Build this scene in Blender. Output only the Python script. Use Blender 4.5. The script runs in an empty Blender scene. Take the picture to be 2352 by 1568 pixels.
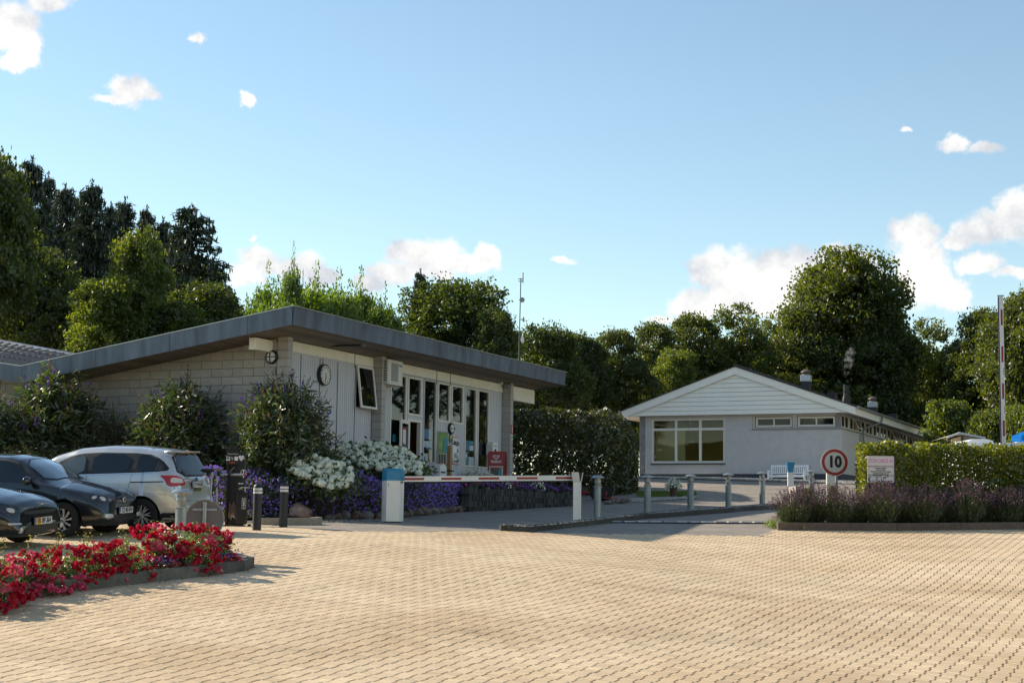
import bpy, bmesh, math, random
import numpy as np
from mathutils import Vector, Matrix
from mathutils.bvhtree import BVHTree
R = math.radians
rnd = random.Random(7)
NR = np.random.default_rng(11)
scene = bpy.context.scene
COL = scene.collection

# ------------------------------------------------------------------ camera
FPX, HZ, ROLL, EYE = 1600.0, 526.0, 0.013, 1.35
CX, CY = 512.0, 341.3
pt = math.atan((HZ - CY) / FPX)
X0 = Vector((1, 0, 0)); Y0 = Vector((0, -math.sin(pt), math.cos(pt))); FW = Vector((0, math.cos(pt), math.sin(pt)))
XC = math.cos(ROLL) * X0 + math.sin(ROLL) * Y0
YC = -math.sin(ROLL) * X0 + math.cos(ROLL) * Y0
cam = bpy.data.cameras.new('camera'); camo = bpy.data.objects.new('camera', cam); COL.objects.link(camo)
m = Matrix.Identity(4)
for i in range(3):
    m[i][0] = XC[i]; m[i][1] = YC[i]; m[i][2] = -FW[i]
m[2][3] = EYE
camo.matrix_world = m
cam.lens = FPX / 1024 * 36; cam.sensor_width = 36; cam.clip_start = 0.1; cam.clip_end = 3000
scene.camera = camo

# ------------------------------------------------------------------ light and sky
SUN_AZ, SUN_EL = R(-64), R(31)          # azimuth from +Y, negative = left
sdir = Vector((math.sin(SUN_AZ) * math.cos(SUN_EL), math.cos(SUN_AZ) * math.cos(SUN_EL), math.sin(SUN_EL)))
sl = bpy.data.lights.new('sun', 'SUN'); sl.energy = 3.9; sl.angle = R(0.6); sl.color = (1.0, 0.88, 0.70)
so = bpy.data.objects.new('sun', sl); COL.objects.link(so)
so.rotation_euler = (-sdir).to_track_quat('-Z', 'Y').to_euler()
so.location = sdir * 100
scene.view_settings.view_transform = 'Standard'
scene.view_settings.look = 'None'
scene.view_settings.gamma = 1.0
scene.view_settings.exposure = 0.95
try: scene.view_settings.use_curve_mapping = False
except Exception: pass

world = bpy.data.worlds.new('World'); scene.world = world; world.use_nodes = True
SKY_STRENGTH = 0.14
CLOUDS = [  # position and half-size on the full view (2352 px wide), one per puff
 (15,55,75,55),(55,100,50,35),(40,140,52,30),(105,8,60,22),
 (298,205,52,32),(262,232,52,14),(335,220,36,16),
 (450,95,20,16),(560,232,22,15),
 (600,600,62,36),(680,612,75,40),(745,640,50,34),(592,551,10,9),(560,640,50,30),
 (985,598,92,52),(900,630,62,34),(1112,592,30,38),(1075,606,62,24),(930,585,50,28),(850,660,40,30),
 (1640,620,62,52),(1700,655,100,80),(1810,625,90,66),(1910,600,66,40),(1760,690,150,50),(1600,700,60,40),(1985,640,60,60),
 (2100,550,62,66),(2125,620,72,84),(2180,670,60,50),(2255,605,58,26),(2340,628,58,18),
 (2280,525,98,40),(2345,480,60,44),(2200,545,40,24),
 (2195,325,38,19),(2265,338,44,15),(2085,293,12,6),(1297,606,26,10),(1535,735,50,10)]
def raw_dir(u, v):
    return (FW + XC * ((u - CX) / FPX) + YC * ((CY - v) / FPX))
K = 1024 / 2352.0
def build_world():
    nt = world.node_tree; N = nt.nodes; L = nt.links; N.clear()
    out = N.new('ShaderNodeOutputWorld'); bg = N.new('ShaderNodeBackground')
    sky = N.new('ShaderNodeTexSky'); sky.sky_type = 'NISHITA'; sky.sun_disc = False
    sky.sun_elevation = SUN_EL; sky.sun_rotation = SUN_AZ; sky.altitude = 30
    sky.air_density = 1.0; sky.dust_density = 0.0; sky.ozone_density = 2.2
    bg.inputs['Strength'].default_value = SKY_STRENGTH
    tc = N.new('ShaderNodeTexCoord')
    def math_(op, a, b=None, c=None, clamp=False):
        n = N.new('ShaderNodeMath'); n.operation = op; n.use_clamp = clamp
        for i, x in enumerate((a, b, c)):
            if x is None: continue
            if isinstance(x, (int, float)): n.inputs[i].default_value = x
            else: L.new(x, n.inputs[i])
        return n.outputs[0]
    sep = N.new('ShaderNodeSeparateXYZ'); L.new(tc.outputs['Generated'], sep.inputs[0])
    az = math_('ARCTAN2', sep.outputs[0], sep.outputs[1])
    el = math_('ARCSINE', sep.outputs[2])
    comb = N.new('ShaderNodeCombineXYZ'); L.new(az, comb.inputs[0]); L.new(el, comb.inputs[1])
    def noise(scale, detail, rough=0.55, src=None, off=0):
        n = N.new('ShaderNodeTexNoise'); n.inputs['Scale'].default_value = scale
        n.inputs['Detail'].default_value = detail; n.inputs['Roughness'].default_value = rough
        mp = N.new('ShaderNodeVectorMath'); mp.operation = 'ADD'; L.new(src or comb.outputs[0], mp.inputs[0]); mp.inputs[1].default_value = (off, off * 2, off)
        L.new(mp.outputs[0], n.inputs['Vector']); return n
    # warp
    w = noise(34, 9, 0.64)
    ws = N.new('ShaderNodeVectorMath'); ws.operation = 'SUBTRACT'; L.new(w.outputs['Color'], ws.inputs[0]); ws.inputs[1].default_value = (.5, .5, .5)
    wm = N.new('ShaderNodeVectorMath'); wm.operation = 'MULTIPLY_ADD'; L.new(ws.outputs[0], wm.inputs[0]); wm.inputs[1].default_value = (.030, .022, 0); L.new(comb.outputs[0], wm.inputs[2])
    dens = None; low = None
    for (u, v, ru, rv) in CLOUDS:
        d = raw_dir(u * K, v * K).normalized()
        a0 = math.atan2(d.x, d.y); e0 = math.asin(d.z)
        ra = ru * K / FPX; re = rv * K / FPX
        ma = N.new('ShaderNodeVectorMath'); ma.operation = 'MULTIPLY_ADD'; L.new(wm.outputs[0], ma.inputs[0])
        ma.inputs[1].default_value = (1 / ra, 1 / re, 0); ma.inputs[2].default_value = (-a0 / ra, -e0 / re, 0)
        ln = N.new('ShaderNodeVectorMath'); ln.operation = 'LENGTH'; L.new(ma.outputs[0], ln.inputs[0])
        # size-weighted distance so that small puffs stay thin
        s = min(1.0, 0.45 + rv / 60)
        dd = math_('MULTIPLY_ADD', ln.outputs['Value'], -s, s)
        dens = dd if dens is None else math_('MAXIMUM', dens, dd)
    # clouds elsewhere in the sky, outside the part the photograph shows
    gn = noise(3.2, 5, 0.6, off=3.7)
    far = math_('ABSOLUTE', az); far = math_('GREATER_THAN', far, 0.40)
    band = math_('MULTIPLY_ADD', gn.outputs['Fac'], 3.2, -1.85)
    other = math_('MULTIPLY', math_('ADD', band, 1.0), far); other = math_('SUBTRACT', other, 1.0)
    dens = math_('MAXIMUM', dens, other)
    fn = noise(85, 7, 0.6, off=1.3)
    dens2 = math_('MULTIPLY_ADD', fn.outputs['Fac'], 0.80, math_('SUBTRACT', dens, 0.27))
    mr = N.new('ShaderNodeMapRange'); mr.interpolation_type = 'SMOOTHSTEP'; L.new(dens2, mr.inputs[0])
    mr.inputs[1].default_value = 0.0; mr.inputs[2].default_value = 0.50
    # cloud colour: white with grey-blue hollows
    sh = noise(22, 5, 0.6, off=5.1)
    cr = N.new('ShaderNodeMapRange'); L.new(sh.outputs['Fac'], cr.inputs[0]); cr.inputs[1].default_value = .42; cr.inputs[2].default_value = .62
    mc = N.new('ShaderNodeMix'); mc.data_type = 'RGBA'; L.new(cr.outputs[0], mc.inputs['Factor'])
    b = 1 / SKY_STRENGTH
    mc.inputs[6].default_value = (.60 * b, .585 * b, .56 * b, 1); mc.inputs[7].default_value = (.36 * b, .38 * b, .41 * b, 1)
    # mild tint of the blue itself: the air of the photo leans to cyan
    tint = N.new('ShaderNodeMix'); tint.data_type = 'RGBA'; tint.blend_type = 'MULTIPLY'; tint.inputs['Factor'].default_value = 1
    L.new(sky.outputs[0], tint.inputs[6]); tint.inputs[7].default_value = SKY_TINT
    mx = N.new('ShaderNodeMix'); mx.data_type = 'RGBA'; L.new(mr.outputs[0], mx.inputs['Factor'])
    L.new(tint.outputs[2], mx.inputs[6]); L.new(mc.outputs[2], mx.inputs[7])
    L.new(mx.outputs[2], bg.inputs['Color']); L.new(bg.outputs[0], out.inputs[0])
SKY_TINT = (.765, .735, .635, 1)
build_world()
try:
    world.cycles.sampling_method = 'MANUAL'; world.cycles.sample_map_resolution = 512
except Exception: pass

# ------------------------------------------------------------------ pixels to places
def F(u, v): return (u * K, v * K)
def crop(ox, oy, s): return lambda x, y: ((ox + x / s) / 4, (oy + y / s) / 4)
c1 = crop(0, 1700, 2.091); c2 = crop(900, 1350, 1.96); c3 = crop(1500, 1350, 1.96); cB = crop(1520, 1400, 3.137)
cA = crop(400, 1300, 2.94); cC = crop(2400, 1560, 2.138); c5 = crop(2450, 1400, 2.24); c6 = crop(3100, 1150, 1.568)
cD = crop(1850, 1780, 5.227); cS = crop(880, 1750, 4.115); cT = crop(3000, 1750, 3.36); cW = crop(3600, 1650, 4.742)
cR = crop(3150, 1450, 4.48); cM = crop(2020, 1050, 3.824)
EYEV = Vector((0, 0, EYE))
def gz(x, y):
    y = np.asarray(y, float); x = np.asarray(x, float)
    z = 0.0406 * y
    t = np.clip((y - 45) / 19.0, 0, 1)
    z = z + 0.044 * 19 * (t * t * (3 - 2 * t)) * 0.9
    z = z - np.clip(y - 70, 0, None) * 0.028
    az = np.clip((x + 5.0) / 12.0, 0, 1); wr = az * az * (3 - 2 * az)
    s38 = 0.5 * ((38.5 - y) + np.sqrt((38.5 - y) ** 2 + 1.0)); s27 = 0.5 * ((27.0 - y) + np.sqrt((27.0 - y) ** 2 + 1.0))
    z = z - 0.05 * s38 * wr - 0.050 * s27 * (1 - wr)
    near = np.clip((36 - y) / 8, 0, 1)
    und = 0.020 * np.sin(0.75 * y + 0.35 * x + 1.0) + 0.014 * np.sin(1.35 * y - 0.9 * x) + 0.022 * np.sin(0.5 * x + 2.2 + 0.2 * y)
    z = z + und * near
    return z
def gf(x, y): return float(gz(x, y))
def G(p, dz=0.0):
    d = raw_dir(*p); t = 5.0; last = None
    step = 0.25
    while t < 400:
        q = EYEV + d * t
        if q.z < gf(q.x, q.y) + dz:
            lo, hi = t - step, t
            for _ in range(22):
                mid = (lo + hi) / 2; q = EYEV + d * mid
                if q.z < gf(q.x, q.y) + dz: hi = mid
                else: lo = mid
            return EYEV + d * hi
        t += step
    return EYEV + d * 400
def AT(p, Y):
    d = raw_dir(*p); return EYEV + d * (Y / d.y)
def ONPL(p, o, n):
    d = raw_dir(*p); t = (Vector(o) - EYEV).dot(n) / d.dot(n); return EYEV + d * t

# ------------------------------------------------------------------ object helpers
def tag(o, label=None, cat=None, group=None, kind=None):
    if label: o['label'] = label
    if cat: o['category'] = cat
    if group: o['group'] = group
    if kind: o['kind'] = kind
    return o
def thing(name, loc, rz, label, cat, group=None):
    o = bpy.data.objects.new(name, None); COL.objects.link(o); o.location = loc; o.rotation_euler = (0, 0, rz)
    o.empty_display_size = 0.2
    return tag(o, label, cat, group)
def link(name, me, parent=None, loc=None, rot=None, scale=None):
    o = bpy.data.objects.new(name, me); COL.objects.link(o); o.parent = parent
    if loc is not None: o.location = loc
    if rot is not None: o.rotation_euler = rot
    if scale is not None: o.scale = scale
    return o
class MB:
    def __init__(s): s.v = []; s.f = []; s.m = []
    def add(s, vs, fs, mi=0):
        b = len(s.v); s.v += [tuple(q) for q in vs]; s.f += [tuple(i + b for i in q) for q in fs]; s.m += [mi] * len(fs); return s
    def box(s, x0, x1, y0, y1, z0, z1, mi=0, bev=0.0):
        if x0 > x1: x0, x1 = x1, x0
        if y0 > y1: y0, y1 = y1, y0
        if z0 > z1: z0, z1 = z1, z0
        b = min(bev, (x1 - x0) * .45, (y1 - y0) * .45, (z1 - z0) * .45)
        if b <= 0:
            v = [(x, y, z) for z in (z0, z1) for x, y in ((x0, y0), (x1, y0), (x1, y1), (x0, y1))]
            s.add(v, [(3, 2, 1, 0), (4, 5, 6, 7), (0, 1, 5, 4), (1, 2, 6, 5), (2, 3, 7, 6), (3, 0, 4, 7)], mi); return s
        v = []
        for sx, X in ((1, x0), (-1, x1)):
            for sy, Y in ((1, y0), (-1, y1)):
                for sz, Z in ((1, z0), (-1, z1)):
                    v += [(X, Y + sy * b, Z + sz * b), (X + sx * b, Y, Z + sz * b), (X + sx * b, Y + sy * b, Z)]
        def I(ix, iy, iz, k): return (ix * 4 + iy * 2 + iz) * 3 + k
        f = []
        f += [(I(0,0,0,0), I(0,0,1,0), I(0,1,1,0), I(0,1,0,0)), (I(1,0,0,0), I(1,1,0,0), I(1,1,1,0), I(1,0,1,0))]
        f += [(I(0,0,0,1), I(1,0,0,1), I(1,0,1,1), I(0,0,1,1)), (I(0,1,0,1), I(0,1,1,1), I(1,1,1,1), I(1,1,0,1))]
        f += [(I(0,0,0,2), I(0,1,0,2), I(1,1,0,2), I(1,0,0,2)), (I(0,0,1,2), I(1,0,1,2), I(1,1,1,2), I(0,1,1,2))]
        for iz in (0, 1):
            for iy in (0, 1):
                f.append((I(0,iy,iz,1), I(1,iy,iz,1), I(1,iy,iz,2), I(0,iy,iz,2)))
            for ix in (0, 1):
                f.append((I(ix,0,iz,0), I(ix,1,iz,0), I(ix,1,iz,2), I(ix,0,iz,2)))
        for ix in (0, 1):
            for iy in (0, 1):
                f.append((I(ix,iy,0,0), I(ix,iy,1,0), I(ix,iy,1,1), I(ix,iy,0,1)))
        for ix in (0, 1):
            for iy in (0, 1):
                for iz in (0, 1): f.append((I(ix,iy,iz,0), I(ix,iy,iz,1), I(ix,iy,iz,2)))
        s.add(v, f, mi); return s
    def tube(s, a, b, r0, r1=None, n=10, mi=0, caps=True):
        a = Vector(a); b = Vector(b); r1 = r0 if r1 is None else r1
        d = (b - a).normalized(); u = d.orthogonal().normalized(); w = d.cross(u)
        v = []
        for c, r in ((a, r0), (b, r1)):
            for i in range(n):
                t = 2 * math.pi * i / n; v.append(c + (u * math.cos(t) + w * math.sin(t)) * r)
        f = [(i, (i + 1) % n, n + (i + 1) % n, n + i) for i in range(n)]
        if caps: f += [tuple(range(n - 1, -1, -1)), tuple(range(n, 2 * n))]
        return s.add(v, f, mi)
    def path(s, pts, r, n=8, mi=0):
        for a, b in zip(pts[:-1], pts[1:]): s.tube(a, b, r, r, n, mi)
        return s
    def lathe(s, prof, n=20, c=(0, 0, 0), mi=0, axis='z'):
        v = []
        for (r, z) in prof:
            for i in range(n):
                t = 2 * math.pi * i / n; x, y = r * math.cos(t), r * math.sin(t)
                q = (x, y, z) if axis == 'z' else ((x, z, y) if axis == 'y' else (z, x, y))
                v.append((c[0] + q[0], c[1] + q[1], c[2] + q[2]))
        f = []
        for k in range(len(prof) - 1):
            for i in range(n):
                j = (i + 1) % n; f.append((k * n + i, k * n + j, (k + 1) * n + j, (k + 1) * n + i))
        m_ = len(prof)
        if m_ >= 4 and abs(prof[0][0] - prof[-1][0]) < 1e-6 and prof[0][0] > 1e-6:      # a ring: close it on itself
            f += [((m_ - 1) * n + i, (m_ - 1) * n + (i + 1) % n, (i + 1) % n, i) for i in range(n)]
        else: f += [tuple(range(n - 1, -1, -1)), tuple((m_ - 1) * n + i for i in range(n))]
        return s.add(v, f, mi)
    def prism(s, poly, z0, z1, mi=0, plane='xy', at=0):
        # plane 'xy': poly (x,y) extruded in z; 'xz': poly (x,z) extruded y; 'yz': poly (y,z) extruded x
        n = len(poly); P3 = {'xy': lambda p, h: (p[0], p[1], h), 'xz': lambda p, h: (p[0], h, p[1]), 'yz': lambda p, h: (h, p[0], p[1])}[plane]
        v = [P3(p, z0) for p in poly] + [P3(p, z1) for p in poly]
        f = [tuple(range(n - 1, -1, -1)), tuple(range(n, 2 * n))] + [(i, (i + 1) % n, n + (i + 1) % n, n + i) for i in range(n)]
        return s.add(v, f, mi)
    def mesh(s, name, mats, smooth=False):
        me = bpy.data.meshes.new(name); me.from_pydata(s.v, [], s.f)
        for mt in (mats if isinstance(mats, (list, tuple)) else [mats]): me.materials.append(mt)
        me.polygons.foreach_set('material_index', s.m)
        bm = bmesh.new(); bm.from_mesh(me); bmesh.ops.recalc_face_normals(bm, faces=bm.faces); bm.to_mesh(me); bm.free()
        if smooth:
            me.polygons.foreach_set('use_smooth', [True] * len(me.polygons))
            try: me.set_sharp_from_angle(angle=R(38))
            except Exception: pass
        me.update(); return me
    def build(s, name, mats, parent=None, smooth=False, loc=None, rot=None):
        return link(name, s.mesh(name, mats, smooth), parent, loc, rot)
def npmesh(name, verts, faces4, mats, midx=None, tone=None, smooth=False):
    me = bpy.data.meshes.new(name); nv = len(verts); k = faces4.shape[1]; nf = len(faces4)
    me.vertices.add(nv); me.vertices.foreach_set('co', np.ascontiguousarray(verts, np.float32).ravel())
    me.loops.add(nf * k); me.loops.foreach_set('vertex_index', np.ascontiguousarray(faces4, np.int32).ravel())
    me.polygons.add(nf); me.polygons.foreach_set('loop_start', np.arange(nf, dtype=np.int32) * k)
    try: me.polygons.foreach_set('loop_total', np.full(nf, k, np.int32))
    except Exception: pass
    for mt in mats: me.materials.append(mt)
    if midx is not None: me.polygons.foreach_set('material_index', np.ascontiguousarray(midx, np.int32))
    if tone is not None:
        at = me.attributes.new('tone', 'FLOAT', 'FACE'); at.data.foreach_set('value', np.ascontiguousarray(tone, np.float32))
    me.update(calc_edges=True); me.validate()
    me.polygons.foreach_set('use_smooth', [bool(smooth)] * nf)
    return me
def dup(o, loc=None, rz=None, parent='same', label=None, group=None, scale=None):
    c = o.copy(); COL.objects.link(c)
    if parent != 'same': c.parent = parent
    if loc is not None: c.location = loc
    if rz is not None: c.rotation_euler = (0, 0, rz)
    if scale is not None: c.scale = scale
    if label: c['label'] = label
    if group: c['group'] = group
    for ch in list(o.children): dup(ch, parent=c)
    return c
def sheet(name, poly, mat, dz=0.0, res=0.6, zf=None, parent=None, kind=None, reach=None):
    bm = bmesh.new(); vs = [bm.verts.new((p[0], p[1], 0)) for p in poly]; bm.faces.new(vs)
    xs = [p[0] for p in poly]; ys = [p[1] for p in poly]
    def cuts(a, b, res):
        out = []; t = a
        while t < b:
            t += res * (1.0 if abs(t) < 60 else 4); out.append(t)
        return out
    for x in cuts(min(xs), max(xs), res):
        bmesh.ops.bisect_plane(bm, geom=bm.verts[:] + bm.edges[:] + bm.faces[:], plane_co=(x, 0, 0), plane_no=(1, 0, 0))
    for y in cuts(min(ys), max(ys), res):
        bmesh.ops.bisect_plane(bm, geom=bm.verts[:] + bm.edges[:] + bm.faces[:], plane_co=(0, y, 0), plane_no=(0, 1, 0))
    for v in bm.verts: v.co.z = (zf(v.co.x, v.co.y) if zf else gf(v.co.x, v.co.y)) + dz
    bmesh.ops.recalc_face_normals(bm, faces=bm.faces)
    me = bpy.data.meshes.new(name); bm.to_mesh(me); bm.free(); me.materials.append(mat)
    me.polygons.foreach_set('use_smooth', [True] * len(me.polygons))
    if len(me.polygons) and me.polygons[0].normal.z < 0: me.flip_normals()
    o = link(name, me, parent)
    if kind: o['kind'] = kind
    return o
def inpoly(x, y, poly):
    x = np.asarray(x); y = np.asarray(y); c = np.zeros(x.shape, bool); n = len(poly)
    for i in range(n):
        x1, y1 = poly[i][:2]; x2, y2 = poly[(i + 1) % n][:2]
        if y1 == y2: continue
        t = ((y1 > y) != (y2 > y)) & (x < (x2 - x1) * (y - y1) / (y2 - y1) + x1); c ^= t
    return c

# ------------------------------------------------------------------ materials
MATS = {}
def mat(name, col, rough=0.7, metal=0.0, noise=0.0, nscale=8.0, bump=0.0, bscale=40.0, spec=0.5, coat=0.0, dirt=None, stretch=None, trans=0.0, alpha=1.0, emit=None):
    if name in MATS: return MATS[name]
    m = bpy.data.materials.new(name); m.use_nodes = True; nt = m.node_tree; b = nt.nodes['Principled BSDF']
    b.inputs['Base Color'].default_value = (*col, 1); b.inputs['Roughness'].default_value = rough; b.inputs['Metallic'].default_value = metal
    b.inputs['Specular IOR Level'].default_value = spec
    if coat: b.inputs['Coat Weight'].default_value = coat; b.inputs['Coat Roughness'].default_value = 0.03
    if trans: b.inputs['Transmission Weight'].default_value = trans
    if alpha < 1: b.inputs['Alpha'].default_value = alpha
    if emit: b.inputs['Emission Color'].default_value = (*emit[0], 1); b.inputs['Emission Strength'].default_value = emit[1]
    tc = None
    def vec():
        nonlocal tc
        if tc is None:
            t = nt.nodes.new('ShaderNodeTexCoord'); mp = nt.nodes.new('ShaderNodeMapping'); nt.links.new(t.outputs['Object'], mp.inputs[0])
            if stretch: mp.inputs['Scale'].default_value = stretch
            tc = mp.outputs[0]
        return tc
    if noise or dirt:
        n = nt.nodes.new('ShaderNodeTexNoise'); n.inputs['Scale'].default_value = nscale; n.inputs['Detail'].default_value = 6; n.inputs['Roughness'].default_value = .65
        nt.links.new(vec(), n.inputs['Vector'])
        mr = nt.nodes.new('ShaderNodeMapRange'); nt.links.new(n.outputs['Fac'], mr.inputs[0]); mr.inputs[1].default_value = .3; mr.inputs[2].default_value = .7
        mix = nt.nodes.new('ShaderNodeMix'); mix.data_type = 'RGBA'; nt.links.new(mr.outputs[0], mix.inputs['Factor'])
        c2_ = dirt if dirt else tuple(min(1, c * (1 + noise)) for c in col); c1_ = col if dirt else tuple(c * (1 - noise) for c in col)
        mix.inputs[6].default_value = (*c1_, 1); mix.inputs[7].default_value = (*c2_, 1)
        nt.links.new(mix.outputs[2], b.inputs['Base Color'])
    if bump:
        n2 = nt.nodes.new('ShaderNodeTexNoise'); n2.inputs['Scale'].default_value = bscale; n2.inputs['Detail'].default_value = 5
        nt.links.new(vec(), n2.inputs['Vector'])
        bp = nt.nodes.new('ShaderNodeBump'); bp.inputs['Strength'].default_value = bump; bp.inputs['Distance'].default_value = .02
        nt.links.new(n2.outputs['Fac'], bp.inputs['Height']); nt.links.new(bp.outputs[0], b.inputs['Normal'])
    MATS[name] = m; return m
def vary(m, lo, hi):
    # every copy of a piece gets its own slight shade of the same paint or stone
    nt = m.node_tree; b = nt.nodes['Principled BSDF']; s = b.inputs['Base Color']; oi = nt.nodes.new('ShaderNodeObjectInfo'); mr = nt.nodes.new('ShaderNodeMapRange'); nt.links.new(oi.outputs['Random'], mr.inputs[0]); mr.inputs[3].default_value = lo; mr.inputs[4].default_value = hi
    v = nt.nodes.new('ShaderNodeVectorMath'); v.operation = 'SCALE'; nt.links.new(mr.outputs[0], v.inputs['Scale'])
    if s.links: nt.links.new(s.links[0].from_socket, v.inputs[0])
    else: v.inputs[0].default_value = s.default_value[:3]
    nt.links.new(v.outputs[0], s)
def leafmat(name, c_lo, c_hi, tr=0.4, trc=None, rough=0.45, gloss=0.06):
    if name in MATS: return MATS[name]
    m = bpy.data.materials.new(name); m.use_nodes = True; nt = m.node_tree; N = nt.nodes; L = nt.links; N.clear()
    out = N.new('ShaderNodeOutputMaterial'); at = N.new('ShaderNodeAttribute'); at.attribute_name = 'tone'
    oi = N.new('ShaderNodeObjectInfo')
    add = N.new('ShaderNodeMath'); add.operation = 'MULTIPLY_ADD'; L.new(oi.outputs['Random'], add.inputs[0]); add.inputs[1].default_value = .25; L.new(at.outputs['Fac'], add.inputs[2])
    mix = N.new('ShaderNodeMix'); mix.data_type = 'RGBA'; L.new(add.outputs[0], mix.inputs['Factor'])
    mix.inputs[6].default_value = (*c_lo, 1); mix.inputs[7].default_value = (*c_hi, 1)
    df = N.new('ShaderNodeBsdfDiffuse'); L.new(mix.outputs[2], df.inputs[0])
    tl = N.new('ShaderNodeBsdfTranslucent')
    tm = N.new('ShaderNodeMix'); tm.data_type = 'RGBA'; tm.blend_type = 'MULTIPLY'; tm.inputs['Factor'].default_value = 1
    L.new(mix.outputs[2], tm.inputs[6]); tm.inputs[7].default_value = (*(trc or (2.6, 2.2, .7)), 1); L.new(tm.outputs[2], tl.inputs[0])
    ms = N.new('ShaderNodeMixShader'); ms.inputs[0].default_value = tr; L.new(df.outputs[0], ms.inputs[1]); L.new(tl.outputs[0], ms.inputs[2])
    gl = N.new('ShaderNodeBsdfGlossy'); gl.inputs['Roughness'].default_value = rough; gl.inputs[0].default_value = (1, 1, 1, 1)
    m2 = N.new('ShaderNodeMixShader'); m2.inputs[0].default_value = gloss; L.new(ms.outputs[0], m2.inputs[1]); L.new(gl.outputs[0], m2.inputs[2])
    L.new(m2.outputs[0], out.inputs[0]); MATS[name] = m; return m
def glassmat(name, tint=(.9, .95, .95), opac=0.0, body=(.01, .012, .012), rough=0.02, refl=1.0):
    # window glass: Fresnel mirror over see-through (opac = share of dark coated body)
    m = bpy.data.materials.new(name); m.use_nodes = True; nt = m.node_tree; N = nt.nodes; L = nt.links; N.clear()
    out = N.new('ShaderNodeOutputMaterial'); tr = N.new('ShaderNodeBsdfTransparent'); tr.inputs[0].default_value = (*tint, 1)
    df = N.new('ShaderNodeBsdfDiffuse'); df.inputs[0].default_value = (*body, 1)
    mi = N.new('ShaderNodeMixShader'); mi.inputs[0].default_value = opac; L.new(tr.outputs[0], mi.inputs[1]); L.new(df.outputs[0], mi.inputs[2])
    gl = N.new('ShaderNodeBsdfGlossy'); gl.inputs['Roughness'].default_value = rough
    fr = N.new('ShaderNodeFresnel'); fr.inputs[0].default_value = 1.5
    mm = N.new('ShaderNodeMath'); mm.operation = 'MULTIPLY_ADD'; L.new(fr.outputs[0], mm.inputs[0]); mm.inputs[1].default_value = 1.5 * refl; mm.inputs[2].default_value = .02; mm.use_clamp = True
    ms = N.new('ShaderNodeMixShader'); L.new(mm.outputs[0], ms.inputs[0]); L.new(mi.outputs[0], ms.inputs[1]); L.new(gl.outputs[0], ms.inputs[2])
    L.new(ms.outputs[0], out.inputs[0]); MATS[name] = m; return m
_text_cache = {}
def text_mesh(body, size=0.1, ext=0.002, bold=0.0, xs=1.0, align='CENTER', spacing=1.0, lines=1.0):
    cu = bpy.data.curves.new('lettering', 'FONT'); cu.body = body; cu.size = size; cu.extrude = ext; cu.offset = bold
    cu.align_x = align; cu.align_y = 'CENTER'; cu.space_character = spacing; cu.space_line = lines; cu.resolution_u = 3
    o = bpy.data.objects.new('lettering_tmp', cu); COL.objects.link(o)
    dg = bpy.context.evaluated_depsgraph_get(); me = bpy.data.meshes.new_from_object(o.evaluated_get(dg))
    COL.objects.unlink(o); bpy.data.objects.remove(o); bpy.data.curves.remove(cu)
    if xs != 1.0:
        for v in me.vertices: v.co.x *= xs
    return me
def text(name, body, size, mt, parent, loc, rot, **kw):
    me = text_mesh(body, size, **kw); me.materials.clear(); me.materials.append(mt); return link(name, me, parent, loc, rot)
# ------------------------------------------------------------------ ground
def groundmat():
    m = mat('asphalt', (.25, .22, .19), .93, noise=.22, nscale=1.3, bump=.35, bscale=160, spec=.25)
    nt = m.node_tree; b = nt.nodes['Principled BSDF']; L = nt.links
    src = b.inputs['Base Color'].links[0].from_socket
    tc = [n for n in nt.nodes if n.type == 'MAPPING'][0].outputs[0]
    n = nt.nodes.new('ShaderNodeTexNoise'); n.inputs['Scale'].default_value = 90; n.inputs['Detail'].default_value = 3; L.new(tc, n.inputs['Vector'])
    mr = nt.nodes.new('ShaderNodeMapRange'); L.new(n.outputs['Fac'], mr.inputs[0]); mr.inputs[1].default_value = .35; mr.inputs[2].default_value = .7; mr.inputs[3].default_value = .7; mr.inputs[4].default_value = 1.5
    mx = nt.nodes.new('ShaderNodeVectorMath'); mx.operation = 'SCALE'; L.new(src, mx.inputs[0]); L.new(mr.outputs[0], mx.inputs['Scale']); L.new(mx.outputs[0], b.inputs['Base Color'])
    return m
ASPH = groundmat()
M_sand = mat('joint_sand', (.21, .16, .105), .95, noise=.25, nscale=20)
M_soil = mat('soil', (.06, .045, .032), .95, noise=.4, nscale=6, bump=.8, bscale=25)
M_grassg = mat('meadow', (.07, .10, .025), .9, noise=.35, nscale=3, bump=.5, bscale=30)
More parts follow.
